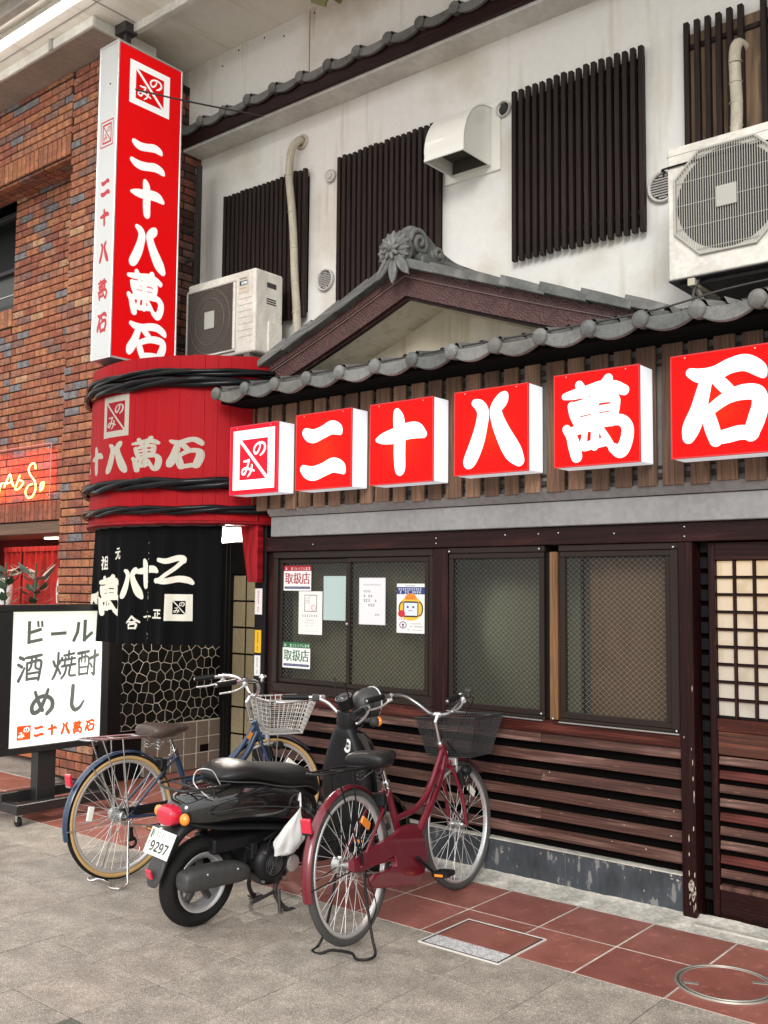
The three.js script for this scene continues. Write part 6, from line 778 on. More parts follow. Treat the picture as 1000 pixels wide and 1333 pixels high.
  if (o.decal) part(t, 'decal', boxAt(-0.075, 0.075, -0.006, 0.006, 0, 0.001, 0.0003).rotateZ(0.86).translate(0.835, 0.556, 0.0195), mat(C(0.8, 0.8, 0.8), { roughness: 0.4, map: canvas(256, 24, (c) => { c.fillStyle = '#7c1526'; c.fillRect(0, 0, 256, 24); ticks(c, 8, 3, 240, 18, '#e8e4e4', 11, 4); }) }));
  else part(t, 'decal', boxAt(-0.022, 0.022, -0.012, 0.012, 0, 0.0012, 0.0003).rotateZ(0.9).translate(0.868, 0.665, 0.0185), M.lensAmber);
  // fork, stem, handlebar
  part(steerG, 'fork', merge([...[-1, 1].map((s) => tube([S(0.957, 0.62, s * 0.035), S(0.985, 0.56, s * 0.042), S(1.02, 0.46, s * 0.05), S(Lb, R, s * 0.055)], 0.0105, 10, 24)), rod(S(0.957, 0.625, -0.04), S(0.957, 0.625, 0.04), 0.014)]), F);
  const bar = o.gum ? M.chrome : M.darkSteel, barM = o.bar;
  part(steerG, 'stem', merge([rod(S(0.905, 0.79, 0), S(0.872, 0.915, 0), 0.0115), rod(S(0.872, 0.905, 0), S(0.90, 0.945, 0), 0.013), rod(S(0.908, 0.782, 0), S(0.90, 0.802, 0), 0.021, 0.021, 18), rod(S(0.905, 0.945, -0.02), S(0.905, 0.945, 0.02), 0.017, 0.017, 16)]), M.chrome);
  const H = (s) => [S(0.905, 0.945, s * 0.02), S(0.915, 0.955, s * 0.065), S(0.905, 1.005, s * 0.135), S(0.865, 1.045, s * 0.190), S(0.78, 1.05, s * 0.222), S(0.62, 1.035, s * 0.245)];
  part(steerG, 'handlebar', merge([tube(H(1), 0.0108, 12, 60), tube(H(-1), 0.0108, 12, 60), rod(S(0.905, 0.945, -0.03), S(0.905, 0.945, 0.03), 0.0125)]), barM);
  for (const s of [-1, 1]) {
    part(steerG, 'grip', rod(S(0.735, 1.049, s * 0.23), S(0.615, 1.0345, s * 0.2455), 0.0165, 0.016, 14), M.plasticBlack);
    part(steerG, 'brake_lever', merge([tube([S(0.785, 1.045, s * 0.222), S(0.775, 1.018, s * 0.232), S(0.72, 0.995, s * 0.245), S(0.635, 0.985, s * 0.26)], 0.0055, 8, 20), rod(S(0.79, 1.06, s * 0.21), S(0.79, 1.03, s * 0.232), 0.011), rod(S(0.80, 1.035, s * 0.22), S(0.785, 1.025, s * 0.235), 0.012)]), M.alu);
    part(steerG, 'brake_cable', tube([S(0.80, 1.035, s * 0.222), S(0.95, 1.03, s * 0.19), S(1.01, 0.94, s * 0.10), S(0.975, 0.78, s * 0.03)], 0.0026, 6, 30), M.plasticBlack);
  }
  part(steerG, 'bell', merge([new THREE.SphereGeometry(0.024, 16, 10, 0, 6.3, 0, 1.6).scale(1, 0.8, 1).translate(-0.05, 1.018, 0.188), rod([-0.05, 0.99, 0.185], [-0.05, 1.018, 0.188], 0.012)]), o.gum ? M.chrome : M.darkSteel);
  // basket
  const bk = grp(steerG, 'basket'); const corner = (u, top) => { const hw = top ? 0.185 : 0.135, x0 = top ? 0.955 : 0.985, x1 = top ? 1.275 : 1.205, y = top ? 0.925 : 0.69; const P = [[x0, -hw], [x1 - 0.02, -hw], [x1 + 0.012, 0], [x1 - 0.02, hw], [x0, hw]]; return P.map(([x, z]) => S(x, y, z)); };
  const top = corner(0, true), bot = corner(0, false), ring = (k) => top.map((p, i) => bot[i].clone().lerp(p, k)), loop = (P) => [...P, P[0]], wr = o.meshBasket ? 0.0016 : 0.0022, bm = o.basket, wires = [];
  const levels = o.meshBasket ? 17 : 8; for (let j = 0; j <= levels; j++) wires.push(poly(loop(ring(j / levels)), j === levels || j === 0 ? wr * 1.9 : wr, 5));
  const per = (P, n) => { const L2 = loop(P), out = []; for (let i = 0; i + 1 < L2.length; i++) { const k = Math.max(2, Math.round(L2[i].distanceTo(L2[i + 1]) / n)); for (let q = 0; q < k; q++) out.push([i, q / k]); } return out; }, at = (P, [i, f]) => P[i].clone().lerp(P[(i + 1) % P.length], f);
  for (const q of per(top, o.meshBasket ? 0.014 : 0.032)) wires.push(rod(at(bot, q), at(top, q), wr, wr, 5));
  for (let i = 1; i < (o.meshBasket ? 16 : 7); i++) { const f = i / (o.meshBasket ? 16 : 7); wires.push(rod(bot[0].clone().lerp(bot[4], f), bot[1].clone().lerp(bot[3], f), wr, wr, 5)); }
  const bo = part(bk, 'wire_mesh', merge(wires), bm); bo.userData.kind = 'stuff';
  part(bk, 'rim', poly(loop(top), 0.0052, 8), bm); part(bk, 'carrier', merge([rod(S(0.93, 0.80, 0.03), S(1.0, 0.70, 0.05), 0.005), rod(S(0.93, 0.80, -0.03), S(1.0, 0.70, -0.05), 0.005), rod(S(1.0, 0.68, 0), S(Lb - 0.02, 0.69, 0), 0.006), rod(S(Lb + 0.01, 0.683, 0.09), S(Lb, R, 0.062), 0.0035), rod(S(Lb + 0.01, 0.683, -0.09), S(Lb, R, -0.062), 0.0035)]), o.gum ? M.steel : M.plasticBlack);
  // front lamp and dynamo
  part(steerG, 'dynamo', merge([rod(S(1.0, 0.60, 0.055), S(1.02, 0.53, 0.055), 0.016, 0.018, 14)]), M.plasticBlack); part(steerG, 'front_lamp', merge([new THREE.SphereGeometry(0.032, 16, 10).scale(1.1, 0.9, 0.95).translate(...S(1.06, 0.60, 0.055).toArray())]), M.plasticBlack); part(steerG, 'front_brake', merge([boxAt(-0.012, 0.012, -0.02, 0.02, -0.04, 0.04, 0.004).translate(...S(1.0, 0.655, 0).toArray()), rod(S(1.0, 0.64, -0.036), S(1.01, 0.60, -0.03), 0.006), rod(S(1.0, 0.64, 0.036), S(1.01, 0.60, 0.03), 0.006)]), M.alu);
  // saddle
  part(t, 'seat_post', merge([rod(seatTop, [0.30, 0.715, 0], 0.0125), rod([0.345, 0.602, 0], [0.332, 0.638, 0], 0.02, 0.02, 16), tube([[0.328, 0.625, 0.012], [0.30, 0.622, 0.035], [0.265, 0.618, 0.05]], 0.006, 7)]), M.chrome);
  part(t, 'saddle', loft([{ x: 0.125, y: 0.805, h: 0.012, w: 0.05, e: 2.4 }, { x: 0.14, y: 0.80, h: 0.034, w: 0.098, e: 2.6 }, { x: 0.20, y: 0.797, h: 0.043, w: 0.112, e: 2.6 }, { x: 0.27, y: 0.795, h: 0.037, w: 0.088, e: 2.5 }, { x: 0.33, y: 0.797, h: 0.029, w: 0.046, e: 2.3 }, { x: 0.39, y: 0.798, h: 0.025, w: 0.026, e: 2.2 }, { x: 0.415, y: 0.795, h: 0.014, w: 0.015, e: 2 }], 28, 6).translate(0, -0.045, 0), o.saddle);
  part(t, 'saddle_spring', merge([[0.19, 0.05], [0.19, -0.05]].flatMap(([x, z]) => [tube(Array.from({ length: 34 }, (_, i) => [x + 0.013 * Math.cos(i * 0.75), 0.70 + i * 0.0021, z + 0.013 * Math.sin(i * 0.75)]), 0.003, 6, 120)]).concat([tube([[0.19, 0.70, 0.05], [0.28, 0.745, 0.02], [0.38, 0.775, 0.012]], 0.004, 6), tube([[0.19, 0.70, -0.05], [0.28, 0.745, -0.02], [0.38, 0.775, -0.012]], 0.004, 6)])).translate(0, -0.045, 0), o.gum ? M.steel : M.darkSteel);
  // carrier
  const ry = 0.735, rm = o.rack; part(t, 'rear_rack', merge([tube([[0.20, ry - 0.02, 0.035], [0.10, ry, 0.052], [-0.15, ry + 0.006, 0.058], [-0.235, ry + 0.008, 0.05], [-0.255, ry + 0.008, 0]], 0.005, 8, 40), tube([[0.20, ry - 0.02, -0.035], [0.10, ry, -0.052], [-0.15, ry + 0.006, -0.058], [-0.235, ry + 0.008, -0.05], [-0.255, ry + 0.008, 0]], 0.005, 8, 40), rod([0.16, ry - 0.012, 0.02], [-0.25, ry + 0.006, 0.02], 0.0042), rod([0.16, ry - 0.012, -0.02], [-0.25, ry + 0.006, -0.02], 0.0042), ...[0.08, -0.06, -0.19].map((x) => rod([x, ry, -0.054], [x, ry, 0.054], 0.0042)), ...[-1, 1].flatMap((s) => [rod([-0.04, ry, s * 0.056], [0.0, R + 0.01, s * 0.068], 0.0042), rod([-0.16, ry, s * 0.056], [0.0, R + 0.01, s * 0.068], 0.0042)])]), rm);
  part(t, 'rear_reflector', merge([new RoundedBoxGeometry(0.02, 0.065, 0.05, 2, 0.008).rotateZ(0.15).translate(-0.318, 0.545, 0)]), M.lensRed); part(t, 'reflector_mount', boxAt(-0.012, 0.012, -0.006, 0.03, -0.02, 0.02, 0.003).translate(-0.312, 0.515, 0), sm);
  // drive: crank, pedals, chain case
  const ca = o.crank, cl = 0.165, pd = (s) => V(bb.x + s * Math.cos(ca) * cl, bb.y + s * Math.sin(ca) * cl, s * 0.0);
  for (const s of [1, -1]) { const e = pd(s), z = s * 0.072; part(t, 'crank', rod([bb.x, bb.y, z], [e.x, e.y, z + s * 0.012], 0.0085, 0.007, 10), o.gum ? M.alu : M.plasticBlack); const p = grp(t, 'pedal', [e.x, e.y, z + s * 0.065]); part(p, 'body', merge([boxAt(-0.045, 0.045, -0.011, 0.011, -0.042, -0.03, 0.003), boxAt(-0.045, 0.045, -0.011, 0.011, 0.03, 0.042, 0.003), boxAt(-0.05, -0.04, -0.012, 0.012, -0.03, 0.03, 0.003), boxAt(0.04, 0.05, -0.012, 0.012, -0.03, 0.03, 0.003), rod([0, 0, -0.06 * 1], [0, 0, 0.045], 0.008)]), M.plasticBlack); part(p, 'reflector', merge([boxAt(-0.052, -0.0495, -0.006, 0.006, -0.022, 0.022, 0.001), boxAt(0.0495, 0.052, -0.006, 0.006, -0.022, 0.022, 0.001)]), M.lensAmber); }
  if (o.chainCase) {
    const sh = new THREE.Shape(); sh.moveTo(-0.06, R + 0.035); sh.lineTo(0.30, 0.40); sh.quadraticCurveTo(0.40, 0.435, 0.49, 0.415); sh.quadraticCurveTo(0.585, 0.375, 0.595, 0.27); sh.quadraticCurveTo(0.585, 0.165, 0.475, 0.150); sh.lineTo(0.11, 0.215); sh.quadraticCurveTo(0.08, 0.22, 0.082, 0.245); sh.lineTo(0.13, 0.262); sh.lineTo(0.30, 0.262); sh.quadraticCurveTo(0.315, 0.29, 0.29, 0.318); sh.lineTo(0.04, R - 0.018); sh.quadraticCurveTo(-0.02, R - 0.025, -0.06, R - 0.005); sh.closePath();
    part(t, 'chain_case', extr(sh, 0.02, 0.005).translate(0, 0, 0.036), F); part(t, 'chain', merge([rod([0.04, R - 0.034, 0.048], [0.47, 0.20, 0.048], 0.0045), new THREE.TorusGeometry(0.036, 0.006, 6, 20).translate(0, R, 0.048), new THREE.TorusGeometry(0.085, 0.006, 6, 28).translate(bb.x, bb.y, 0.048), ...[0, 1, 2, 3, 4].map((i) => rod([bb.x, bb.y, 0.05], [bb.x + Math.cos(i * 1.257) * 0.085, bb.y + Math.sin(i * 1.257) * 0.085, 0.05], 0.006))]), M.steel);
  } else {
    part(t, 'chain_case', merge([extr(shapeOf([[-0.05, R + 0.045], [0.42, 0.372], [0.58, 0.36], [0.60, 0.31], [0.05, R + 0.008]]), 0.02, 0.004).translate(0, 0, 0.038)]), M.plasticBlack); part(t, 'chain', merge([rod([0, R - 0.036, 0.048], [bb.x, bb.y - 0.085, 0.048], 0.0045), rod([0, R + 0.03, 0.048], [bb.x, bb.y + 0.085, 0.048], 0.0045), new THREE.TorusGeometry(0.036, 0.008, 6, 20).translate(0, R, 0.048), new THREE.TorusGeometry(0.085, 0.006, 6, 28).translate(bb.x, bb.y, 0.048), ...[0, 1, 2, 3, 4].map((i) => rod([bb.x, bb.y, 0.05], [bb.x + Math.cos(i * 1.257) * 0.085, bb.y + Math.sin(i * 1.257) * 0.085, 0.05], 0.006))]), M.steel); part(t, 'chain_tensioner', merge([rod([0.02, 0.27, 0.06], [0.03, 0.20, 0.06], 0.012), new THREE.TorusGeometry(0.025, 0.008, 6, 18).translate(0.03, 0.19, 0.06)]), M.plasticBlack);
  }
  // stand under the rear hub; its feet reach the ground
  const gy = -o.lift + 0.006; part(t, 'stand', merge([tube([[0.0, R - 0.02, 0.074], [-0.01, 0.2, 0.085], [-0.03, 0.05, 0.12], [-0.05, gy + 0.008, 0.145], [-0.10, gy, 0.14], [-0.115, gy, 0.09], [-0.09, gy + 0.012, 0.05], [-0.09, gy + 0.012, -0.05], [-0.115, gy, -0.09], [-0.10, gy, -0.14], [-0.05, gy + 0.008, -0.145], [-0.03, 0.05, -0.12], [-0.01, 0.2, -0.085], [0.0, R - 0.02, -0.074]], 0.0062, 8, 120), tube([[0.02, R - 0.03, 0.07], [0.06, 0.16, 0.09], [-0.02, 0.1, 0.11]], 0.003, 6)]), o.standM);
  part(t, 'wheel_lock', merge([new THREE.TorusGeometry(0.052, 0.007, 8, 20, 4.4).rotateY(Math.PI / 2).rotateX(0.9).translate(0.235, 0.54, 0), boxAt(0.21, 0.25, 0.545, 0.60, -0.055, 0.055, 0.006)]), M.plasticBlack);
  return t;
}
bicycle({ label: 'dark red step-through city bicycle with black mesh front basket', at: [-2.896, 0.024, 1.324], heading: -1.728, lean: -0.068, lift: 0.024, steer: 0.104, base: 1.04, paint: M.redPaint, gum: false, bar: mat(C(0.32, 0.32, 0.33), { metalness: 0.9, roughness: 0.3 }), basket: mat(C(0.025, 0.025, 0.026), { roughness: 0.5 }), meshBasket: true, saddle: M.seat, rack: M.plasticBlack, chainCase: true, crank: -0.62, standM: M.plasticBlack, rearRefl: 0.95, decal: true });
bicycle({ label: 'dark blue city bicycle with tan-walled tyres and silver wire basket', at: [-4.492, 0.012, 1.371], heading: -1.527, lean: -0.014, lift: 0.012, steer: 0.40, base: 1.035, paint: M.bluePaint, gum: true, bar: M.chrome, basket: mat(C(0.62, 0.61, 0.58), { metalness: 0.6, roughness: 0.35 }), meshBasket: false, saddle: M.leather, rack: M.chrome, chainCase: false, crank: 0.5, standM: M.chrome, rearRefl: 2.95, decal: false });
// ---------------------------------------------------------------- scooter: x forward, y up, z to the right, origin under the rear wheel
{
  const t = thing('motor_scooter', 'black retro motor scooter with round headlamp parked between the two bicycles', 'scooter', [-3.647, 0, 1.560]); t.rotation.set(0.055, 1.5, 0, 'YXZ');
  const R = 0.205, FX = 1.19;
  const wheel = (name, x, steer) => {
    const w = grp(t, name, [x, R, 0]); w.rotation.y = steer;
    const prof = []; for (let i = 0; i <= 16; i++) { const a = -1.25 + (i / 16) * 2.5; prof.push(new THREE.Vector2(0.145 + Math.cos(a) * 0.060, Math.sin(a) * 0.046)); } prof.unshift(new THREE.Vector2(0.132, -0.036)); prof.push(new THREE.Vector2(0.132, 0.036), new THREE.Vector2(0.132, -0.036));
    part(w, 'tyre', new THREE.LatheGeometry(prof, 64).rotateX(Math.PI / 2), M.rubber);
    { const g = []; for (let i = 0; i < 40; i++) { const a = (i / 40) * Math.PI * 2; for (const s of [-1, 1]) g.push(cbox(0.005, 0.004, 0.03, 0.001).rotateY(s * 0.5).translate(0, 0.2035, s * 0.02).rotateZ(a)); } }
    part(w, 'rim', new THREE.LatheGeometry([[0.108, -0.03], [0.134, -0.04], [0.138, -0.034], [0.118, -0.02], [0.118, 0.02], [0.138, 0.034], [0.134, 0.04], [0.108, 0.03], [0.108, -0.03]].map((p) => new THREE.Vector2(...p)), 56).rotateX(Math.PI / 2), M.alu);
    part(w, 'hub', rod([0, 0, -0.04], [0, 0, 0.04], 0.036, 0.036, 24), M.plasticGrey); for (let i = 0; i < 5; i++) part(w, 'wheel_spoke', cbox(0.03, 0.09, 0.03, 0.006).translate(0, 0.072, 0).rotateZ((i / 5) * Math.PI * 2), M.plasticGrey);
    return w;
  };
  wheel('rear_wheel', 0, 0); wheel('front_wheel', FX, 0.12);
  const S = (a) => a.map(([x, y, h, w, e]) => ({ x, y, h, w, e: e ?? 2.5 }));
  part(t, 'body_cowl', loft(S([[-0.165, 0.540, 0.012, 0.03, 2], [-0.155, 0.542, 0.045, 0.062, 2.2], [-0.12, 0.545, 0.072, 0.092, 2.3], [-0.02, 0.553, 0.098, 0.130, 2.4], [0.12, 0.562, 0.108, 0.158, 2.5], [0.28, 0.548, 0.116, 0.168, 2.6], [0.42, 0.522, 0.120, 0.168, 2.6], [0.52, 0.492, 0.118, 0.158, 2.6], [0.60, 0.45, 0.115, 0.132, 2.6], [0.635, 0.42, 0.10, 0.10, 2.6]]), 40, 8), M.gloss);
  part(t, 'cowl_edge', loft(S([[-0.15, 0.500, 0.012, 0.062, 3], [0, 0.468, 0.014, 0.126, 3], [0.25, 0.436, 0.016, 0.160, 3], [0.5, 0.382, 0.018, 0.152, 3], [0.66, 0.33, 0.018, 0.115, 3]]), 24, 6), M.plasticBlack);
  part(t, 'seat', loft(S([[0.03, 0.680, 0.006, 0.05, 2.2], [0.045, 0.682, 0.024, 0.09, 2.4], [0.10, 0.690, 0.038, 0.128, 2.5], [0.19, 0.690, 0.044, 0.146, 2.5], [0.30, 0.662, 0.046, 0.152, 2.6], [0.40, 0.636, 0.054, 0.152, 2.6], [0.50, 0.624, 0.054, 0.148, 2.6], [0.575, 0.602, 0.060, 0.134, 2.6], [0.63, 0.565, 0.060, 0.110, 2.5], [0.655, 0.535, 0.035, 0.07, 2.2]]), 40, 8), M.seat);
  part(t, 'seat_piping', tube([[0.02, 0.672, 0.088], [0.1, 0.664, 0.128], [0.2, 0.652, 0.146], [0.32, 0.622, 0.151], [0.42, 0.604, 0.154], [0.53, 0.590, 0.147], [0.615, 0.55, 0.12]], 0.0035, 6, 60), M.plasticGrey);
  // tail: lamp, indicators, plate, flap
  part(t, 'tail_lamp', loft(S([[-0.215, 0.528, 0.022, 0.034, 2.4], [-0.205, 0.530, 0.042, 0.058, 2.6], [-0.16, 0.533, 0.045, 0.062, 2.8], [-0.11, 0.535, 0.040, 0.058, 2.8]]), 24, 5), M.lensRed);
  for (const s of [-1, 1]) { part(t, 'indicator', merge([new THREE.SphereGeometry(0.027, 20, 12).scale(0.8, 1, 1).translate(-0.165, 0.528, s * 0.098)]), M.lensAmber); part(t, 'indicator_stalk', merge([rod([-0.13, 0.53, s * 0.05], [-0.148, 0.528, s * 0.092], 0.016, 0.022, 12)]), M.plasticBlack); }
  part(t, 'rear_fender', loft(S([[-0.22, 0.29, 0.02, 0.035, 2.4], [-0.215, 0.33, 0.04, 0.05, 2.4], [-0.18, 0.40, 0.05, 0.06, 2.5], [-0.13, 0.465, 0.04, 0.07, 2.5], [-0.05, 0.485, 0.025, 0.08, 2.5], [0.1, 0.47, 0.02, 0.08, 2.5]]), 20, 5), M.plasticBlack);
  part(t, 'mud_flap', loft(S([[-0.255, 0.235, 0.010, 0.030, 2.4], [-0.248, 0.262, 0.034, 0.048, 2.4], [-0.23, 0.31, 0.04, 0.056, 2.4], [-0.205, 0.345, 0.02, 0.05, 2.4]]), 20, 5), M.plasticGrey);
  part(t, 'flap_reflector', new RoundedBoxGeometry(0.012, 0.045, 0.04, 2, 0.005).rotateZ(0.35).translate(-0.268, 0.285, 0), M.lensRed);
  const plate = canvas(360, 220, (c) => { c.fillStyle = '#eceae4'; c.fillRect(0, 0, 360, 220); c.fillStyle = '#3d6b52'; c.fillRect(20, 14, 22, 74); c.fillStyle = '#2f7d55'; c.fillRect(48, 20, 12, 46); ticks(c, 92, 24, 190, 44, '#8b8f86', 5, 6); c.fillStyle = '#23302a'; c.font = 'bold 120px sans-serif'; c.textBaseline = 'alphabetic'; c.fillText('9297', 62, 188, 280); ticks(c, 20, 112, 28, 34, '#55605a', 1, 9); });
  { const p = grp(t, 'license_plate', [-0.222, 0.412, 0]); p.rotation.set(0, -Math.PI / 2, 0); const q = grp(p, 'plate_board'); q.rotation.x = -0.42; const o = part(q, 'board', boxAt(-0.0925, 0.0925, -0.058, 0.058, -0.0015, 0, 0.0006), M.white); const f = part(q, 'lettering', new THREE.PlaneGeometry(0.183, 0.114).translate(0, 0, 0.0012), mat(C(0.85, 0.85, 0.85), { map: plate, roughness: 0.4 })); p.remove(q); t.add(p); o.position.set(0, 0, 0); o.rotation.x = f.rotation.x = -0.42; p.add(o, f); }
  // rear carrier of bent wire
  part(t, 'rear_rack', merge([tube([[0.06, 0.655, 0.115], [-0.05, 0.655, 0.118], [-0.16, 0.652, 0.10], [-0.19, 0.652, 0.05], [-0.19, 0.652, -0.05], [-0.16, 0.652, -0.10], [-0.05, 0.655, -0.118], [0.06, 0.655, -0.115]], 0.0065, 8, 80), tube([[-0.02, 0.655, 0.117], [-0.02, 0.60, 0.112], [-0.01, 0.56, 0.125]], 0.005, 7), tube([[-0.02, 0.655, -0.117], [-0.02, 0.60, -0.112], [-0.01, 0.56, -0.125]], 0.005, 7), tube([[-0.19, 0.652, 0.03], [-0.19, 0.61, 0.03], [-0.15, 0.585, 0.03]], 0.005, 7), rod([-0.1, 0.652, -0.11], [-0.1, 0.652, 0.11], 0.005)]), M.blackSteel);
  part(t, 'lock_cable', tube([[0.02, 0.66, 0.10], [-0.01, 0.72, 0.07], [-0.06, 0.72, 0.03], [-0.09, 0.67, 0.05], [-0.06, 0.62, 0.11], [-0.03, 0.60, 0.125]], 0.0032, 7, 50), M.steel);
  // engine, variator cover, fan cover, silencer
  part(t, 'engine', merge([new RoundedBoxGeometry(0.30, 0.15, 0.15, 2, 0.03).translate(0.38, 0.26, -0.02), new RoundedBoxGeometry(0.42, 0.12, 0.07, 2, 0.03).rotateZ(-0.03).translate(0.12, 0.22, -0.13), rod([0.46, 0.30, 0.02], [0.56, 0.36, 0.02], 0.055, 0.045, 16), boxAt(0.02, 0.5, 0.33, 0.40, -0.08, 0.08, 0.01)]), M.plasticBlack);
  part(t, 'silencer', loft(S([[-0.075, 0.222, 0.018, 0.026, 2.6], [-0.06, 0.224, 0.044, 0.046, 2.8], [0.02, 0.226, 0.052, 0.052, 2.9], [0.16, 0.222, 0.050, 0.051, 3], [0.24, 0.215, 0.046, 0.047, 3], [0.285, 0.206, 0.034, 0.036, 2.8], [0.30, 0.202, 0.02, 0.024, 2.4]]), 28, 6)  .translate(-0.105, 0.035, 0.112), M.plasticGrey);
  part(t, 'heat_shield_screw', merge([[-0.07, 0.285], [0.10, 0.278]].map(([x, y]) => new THREE.SphereGeometry(0.006, 8, 6).translate(x, y, 0.162))), M.steel); part(t, 'exhaust_pipe', tube([[0.185, 0.235, 0.11], [0.30, 0.165, 0.11], [0.44, 0.155, 0.08], [0.5, 0.2, 0.03]], 0.014, 10, 30), M.darkSteel);
  { const g = grp(t, 'fan_cover', [0.335, 0.250, 0.11]); part(g, 'housing', new THREE.LatheGeometry([[0, 0.028], [0.05, 0.028], [0.058, 0.036], [0.07, 0.03], [0.098, 0.012], [0.104, -0.05], [0, -0.05]].map((p) => new THREE.Vector2(...p)), 40).rotateX(Math.PI / 2), M.plasticBlack); for (const r of [0.014, 0.026, 0.038, 0.05]) part(g, 'fan_ring', new THREE.TorusGeometry(r, 0.0032, 6, 30).translate(0, 0, 0.031), M.plasticGrey); part(g, 'fan_rib', merge([0, 1, 2, 3, 4, 5].map((i) => boxAt(0, 0.052, -0.002, 0.002, 0.028, 0.034, 0.001).rotateZ(i * 1.047))), M.plasticGrey); }
  for (const [x, y, z] of [[0.27, 0.315, 0.145], [0.40, 0.325, 0.145], [0.40, 0.175, 0.145], [0.27, 0.18, 0.145], [0.50, 0.22, 0.08], [0.53, 0.27, 0.08], [0.47, 0.17, 0.09]]) part(t, 'engine_bolt', rod([x, y, z - 0.01], [x, y, z + 0.004], 0.0065, 0.0065, 6), M.steel);
  part(t, 'hose', merge([tube([[0.30, 0.36, 0.10], [0.38, 0.40, 0.13], [0.47, 0.34, 0.12], [0.52, 0.27, 0.09]], 0.008, 8, 30), tube([[0.20, 0.34, 0.09], [0.28, 0.30, 0.125], [0.33, 0.37, 0.12], [0.44, 0.38, 0.10]], 0.005, 8, 30), tube([[0.5, 0.19, 0.08], [0.6, 0.2, 0.1], [0.66, 0.23, 0.09]], 0.006, 8, 20)]), M.rubber);
  part(t, 'crankcase_cover', new THREE.LatheGeometry([[0, 0.02], [0.035, 0.018], [0.042, 0.008], [0.044, -0.02], [0, -0.02]].map((p) => new THREE.Vector2(...p)), 28).rotateX(Math.PI / 2).translate(0.49, 0.215, 0.09), M.alu);
  part(t, 'panel_seam', tube([[-0.14, 0.545, 0.066], [-0.02, 0.548, 0.1318], [0.12, 0.552, 0.1590], [0.28, 0.535, 0.1685], [0.42, 0.508, 0.1685], [0.55, 0.472, 0.1550], [0.62, 0.445, 0.137]], 0.0022, 6, 60), M.plasticGrey);
  part(t, 'shock_absorber', merge([rod([0.02, R + 0.02, -0.10], [0.10, 0.46, -0.09], 0.016, 0.016, 12), ...Array.from({ length: 9 }, (_, i) => new THREE.TorusGeometry(0.025, 0.005, 6, 16).rotateX(Math.PI / 2).translate(0.03 + i * 0.007, 0.25 + i * 0.022, -0.095))]), M.darkSteel);
  part(t, 'swing_arm', merge([rod([0, R, 0.065], [0.36, 0.20, 0.08], 0.014, 0.018, 10), boxAt(0.22, 0.26, 0.28, 0.36, 0.06, 0.11, 0.006)]), M.plasticBlack);
  part(t, 'center_stand', merge([tube([[0.40, 0.16, 0.09], [0.385, 0.09, 0.10], [0.42, 0.03, 0.12], [0.45, 0.007, 0.13]], 0.011, 8, 20), tube([[0.40, 0.16, -0.09], [0.385, 0.09, -0.10], [0.42, 0.03, -0.12], [0.45, 0.007, -0.13]], 0.011, 8, 20), rod([0.40, 0.14, -0.1], [0.40, 0.14, 0.1], 0.013), boxAt(0.42, 0.49, 0.0, 0.008, 0.11, 0.15, 0.002), boxAt(0.42, 0.49, 0.0, 0.008, -0.15, -0.11, 0.002), rod([0.38, 0.10, 0.1], [0.22, 0.09, 0.13], 0.008), rod([0.38, 0.12, 0.13], [0.37, 0.02, 0.16], 0.009)]), M.darkSteel);
  // floor, leg shield, front
  part(t, 'floorboard', loft(S([[0.56, 0.245, 0.05, 0.12, 3.4], [0.66, 0.235, 0.045, 0.150, 3.6], [0.82, 0.235, 0.042, 0.160, 3.6], [0.96, 0.245, 0.045, 0.150, 3.4], [1.02, 0.28, 0.05, 0.12, 3]]), 28, 5), M.plasticBlack);
  part(t, 'floor_mat', merge(Array.from({ length: 7 }, (_, i) => boxAt(0.66, 0.94, 0.276, 0.283, -0.105 + i * 0.033, -0.087 + i * 0.033, 0.002))), M.rubber);
  part(t, 'leg_shield', grid((u, v) => { const z = (u - 0.5) * 2, w = lerp(0.165, 0.185, Math.sin(v * Math.PI)) * lerp(1, 0.68, v * v), x = 0.985 - 0.10 * v + 0.05 * z * z + 0.03 * Math.sin(v * 3); return [x, lerp(0.25, 0.80, v), z * w]; }, 16, 20), Object.assign(M.gloss.clone(), { side: THREE.DoubleSide }));
  part(t, 'inner_panel', loft([{ x: 0.26, y: 0, h: 0.06, w: 0.135, e: 3 }, { x: 0.4, y: 0, h: 0.055, w: 0.165, e: 3 }, { x: 0.55, y: 0, h: 0.05, w: 0.165, e: 3 }, { x: 0.68, y: 0, h: 0.046, w: 0.12, e: 3 }, { x: 0.78, y: 0, h: 0.042, w: 0.075, e: 2.6 }, { x: 0.815, y: 0, h: 0.03, w: 0.05 }], 28, 5).rotateZ(Math.PI / 2 + 0.10).translate(0.985, 0.02, 0), M.plasticBlack);
  part(t, 'front_cowl', loft(S([[0.94, 0.66, 0.14, 0.05, 2.4], [1.0, 0.60, 0.2, 0.10, 2.4], [1.06, 0.56, 0.19, 0.10, 2.4], [1.12, 0.52, 0.1, 0.06, 2.2]]), 28, 6), M.gloss);
  { const g = grp(t, 'key_plate', [0.872, 0.735, 0.055]); part(g, 'plate', merge([new THREE.CylinderGeometry(0.021, 0.021, 0.004, 24).rotateZ(Math.PI / 2).translate(0, 0.014, 0), new THREE.CylinderGeometry(0.021, 0.021, 0.004, 24).rotateZ(Math.PI / 2).translate(0, -0.014, 0), boxAt(-0.002, 0.002, -0.014, 0.014, -0.021, 0.021, 0.0005)]), M.white); part(g, 'keyhole', merge([0.013, -0.012].map((y) => new THREE.CylinderGeometry(0.0075, 0.0075, 0.003, 14).rotateZ(Math.PI / 2).translate(-0.003, y, 0.004))), M.darkSteel); }
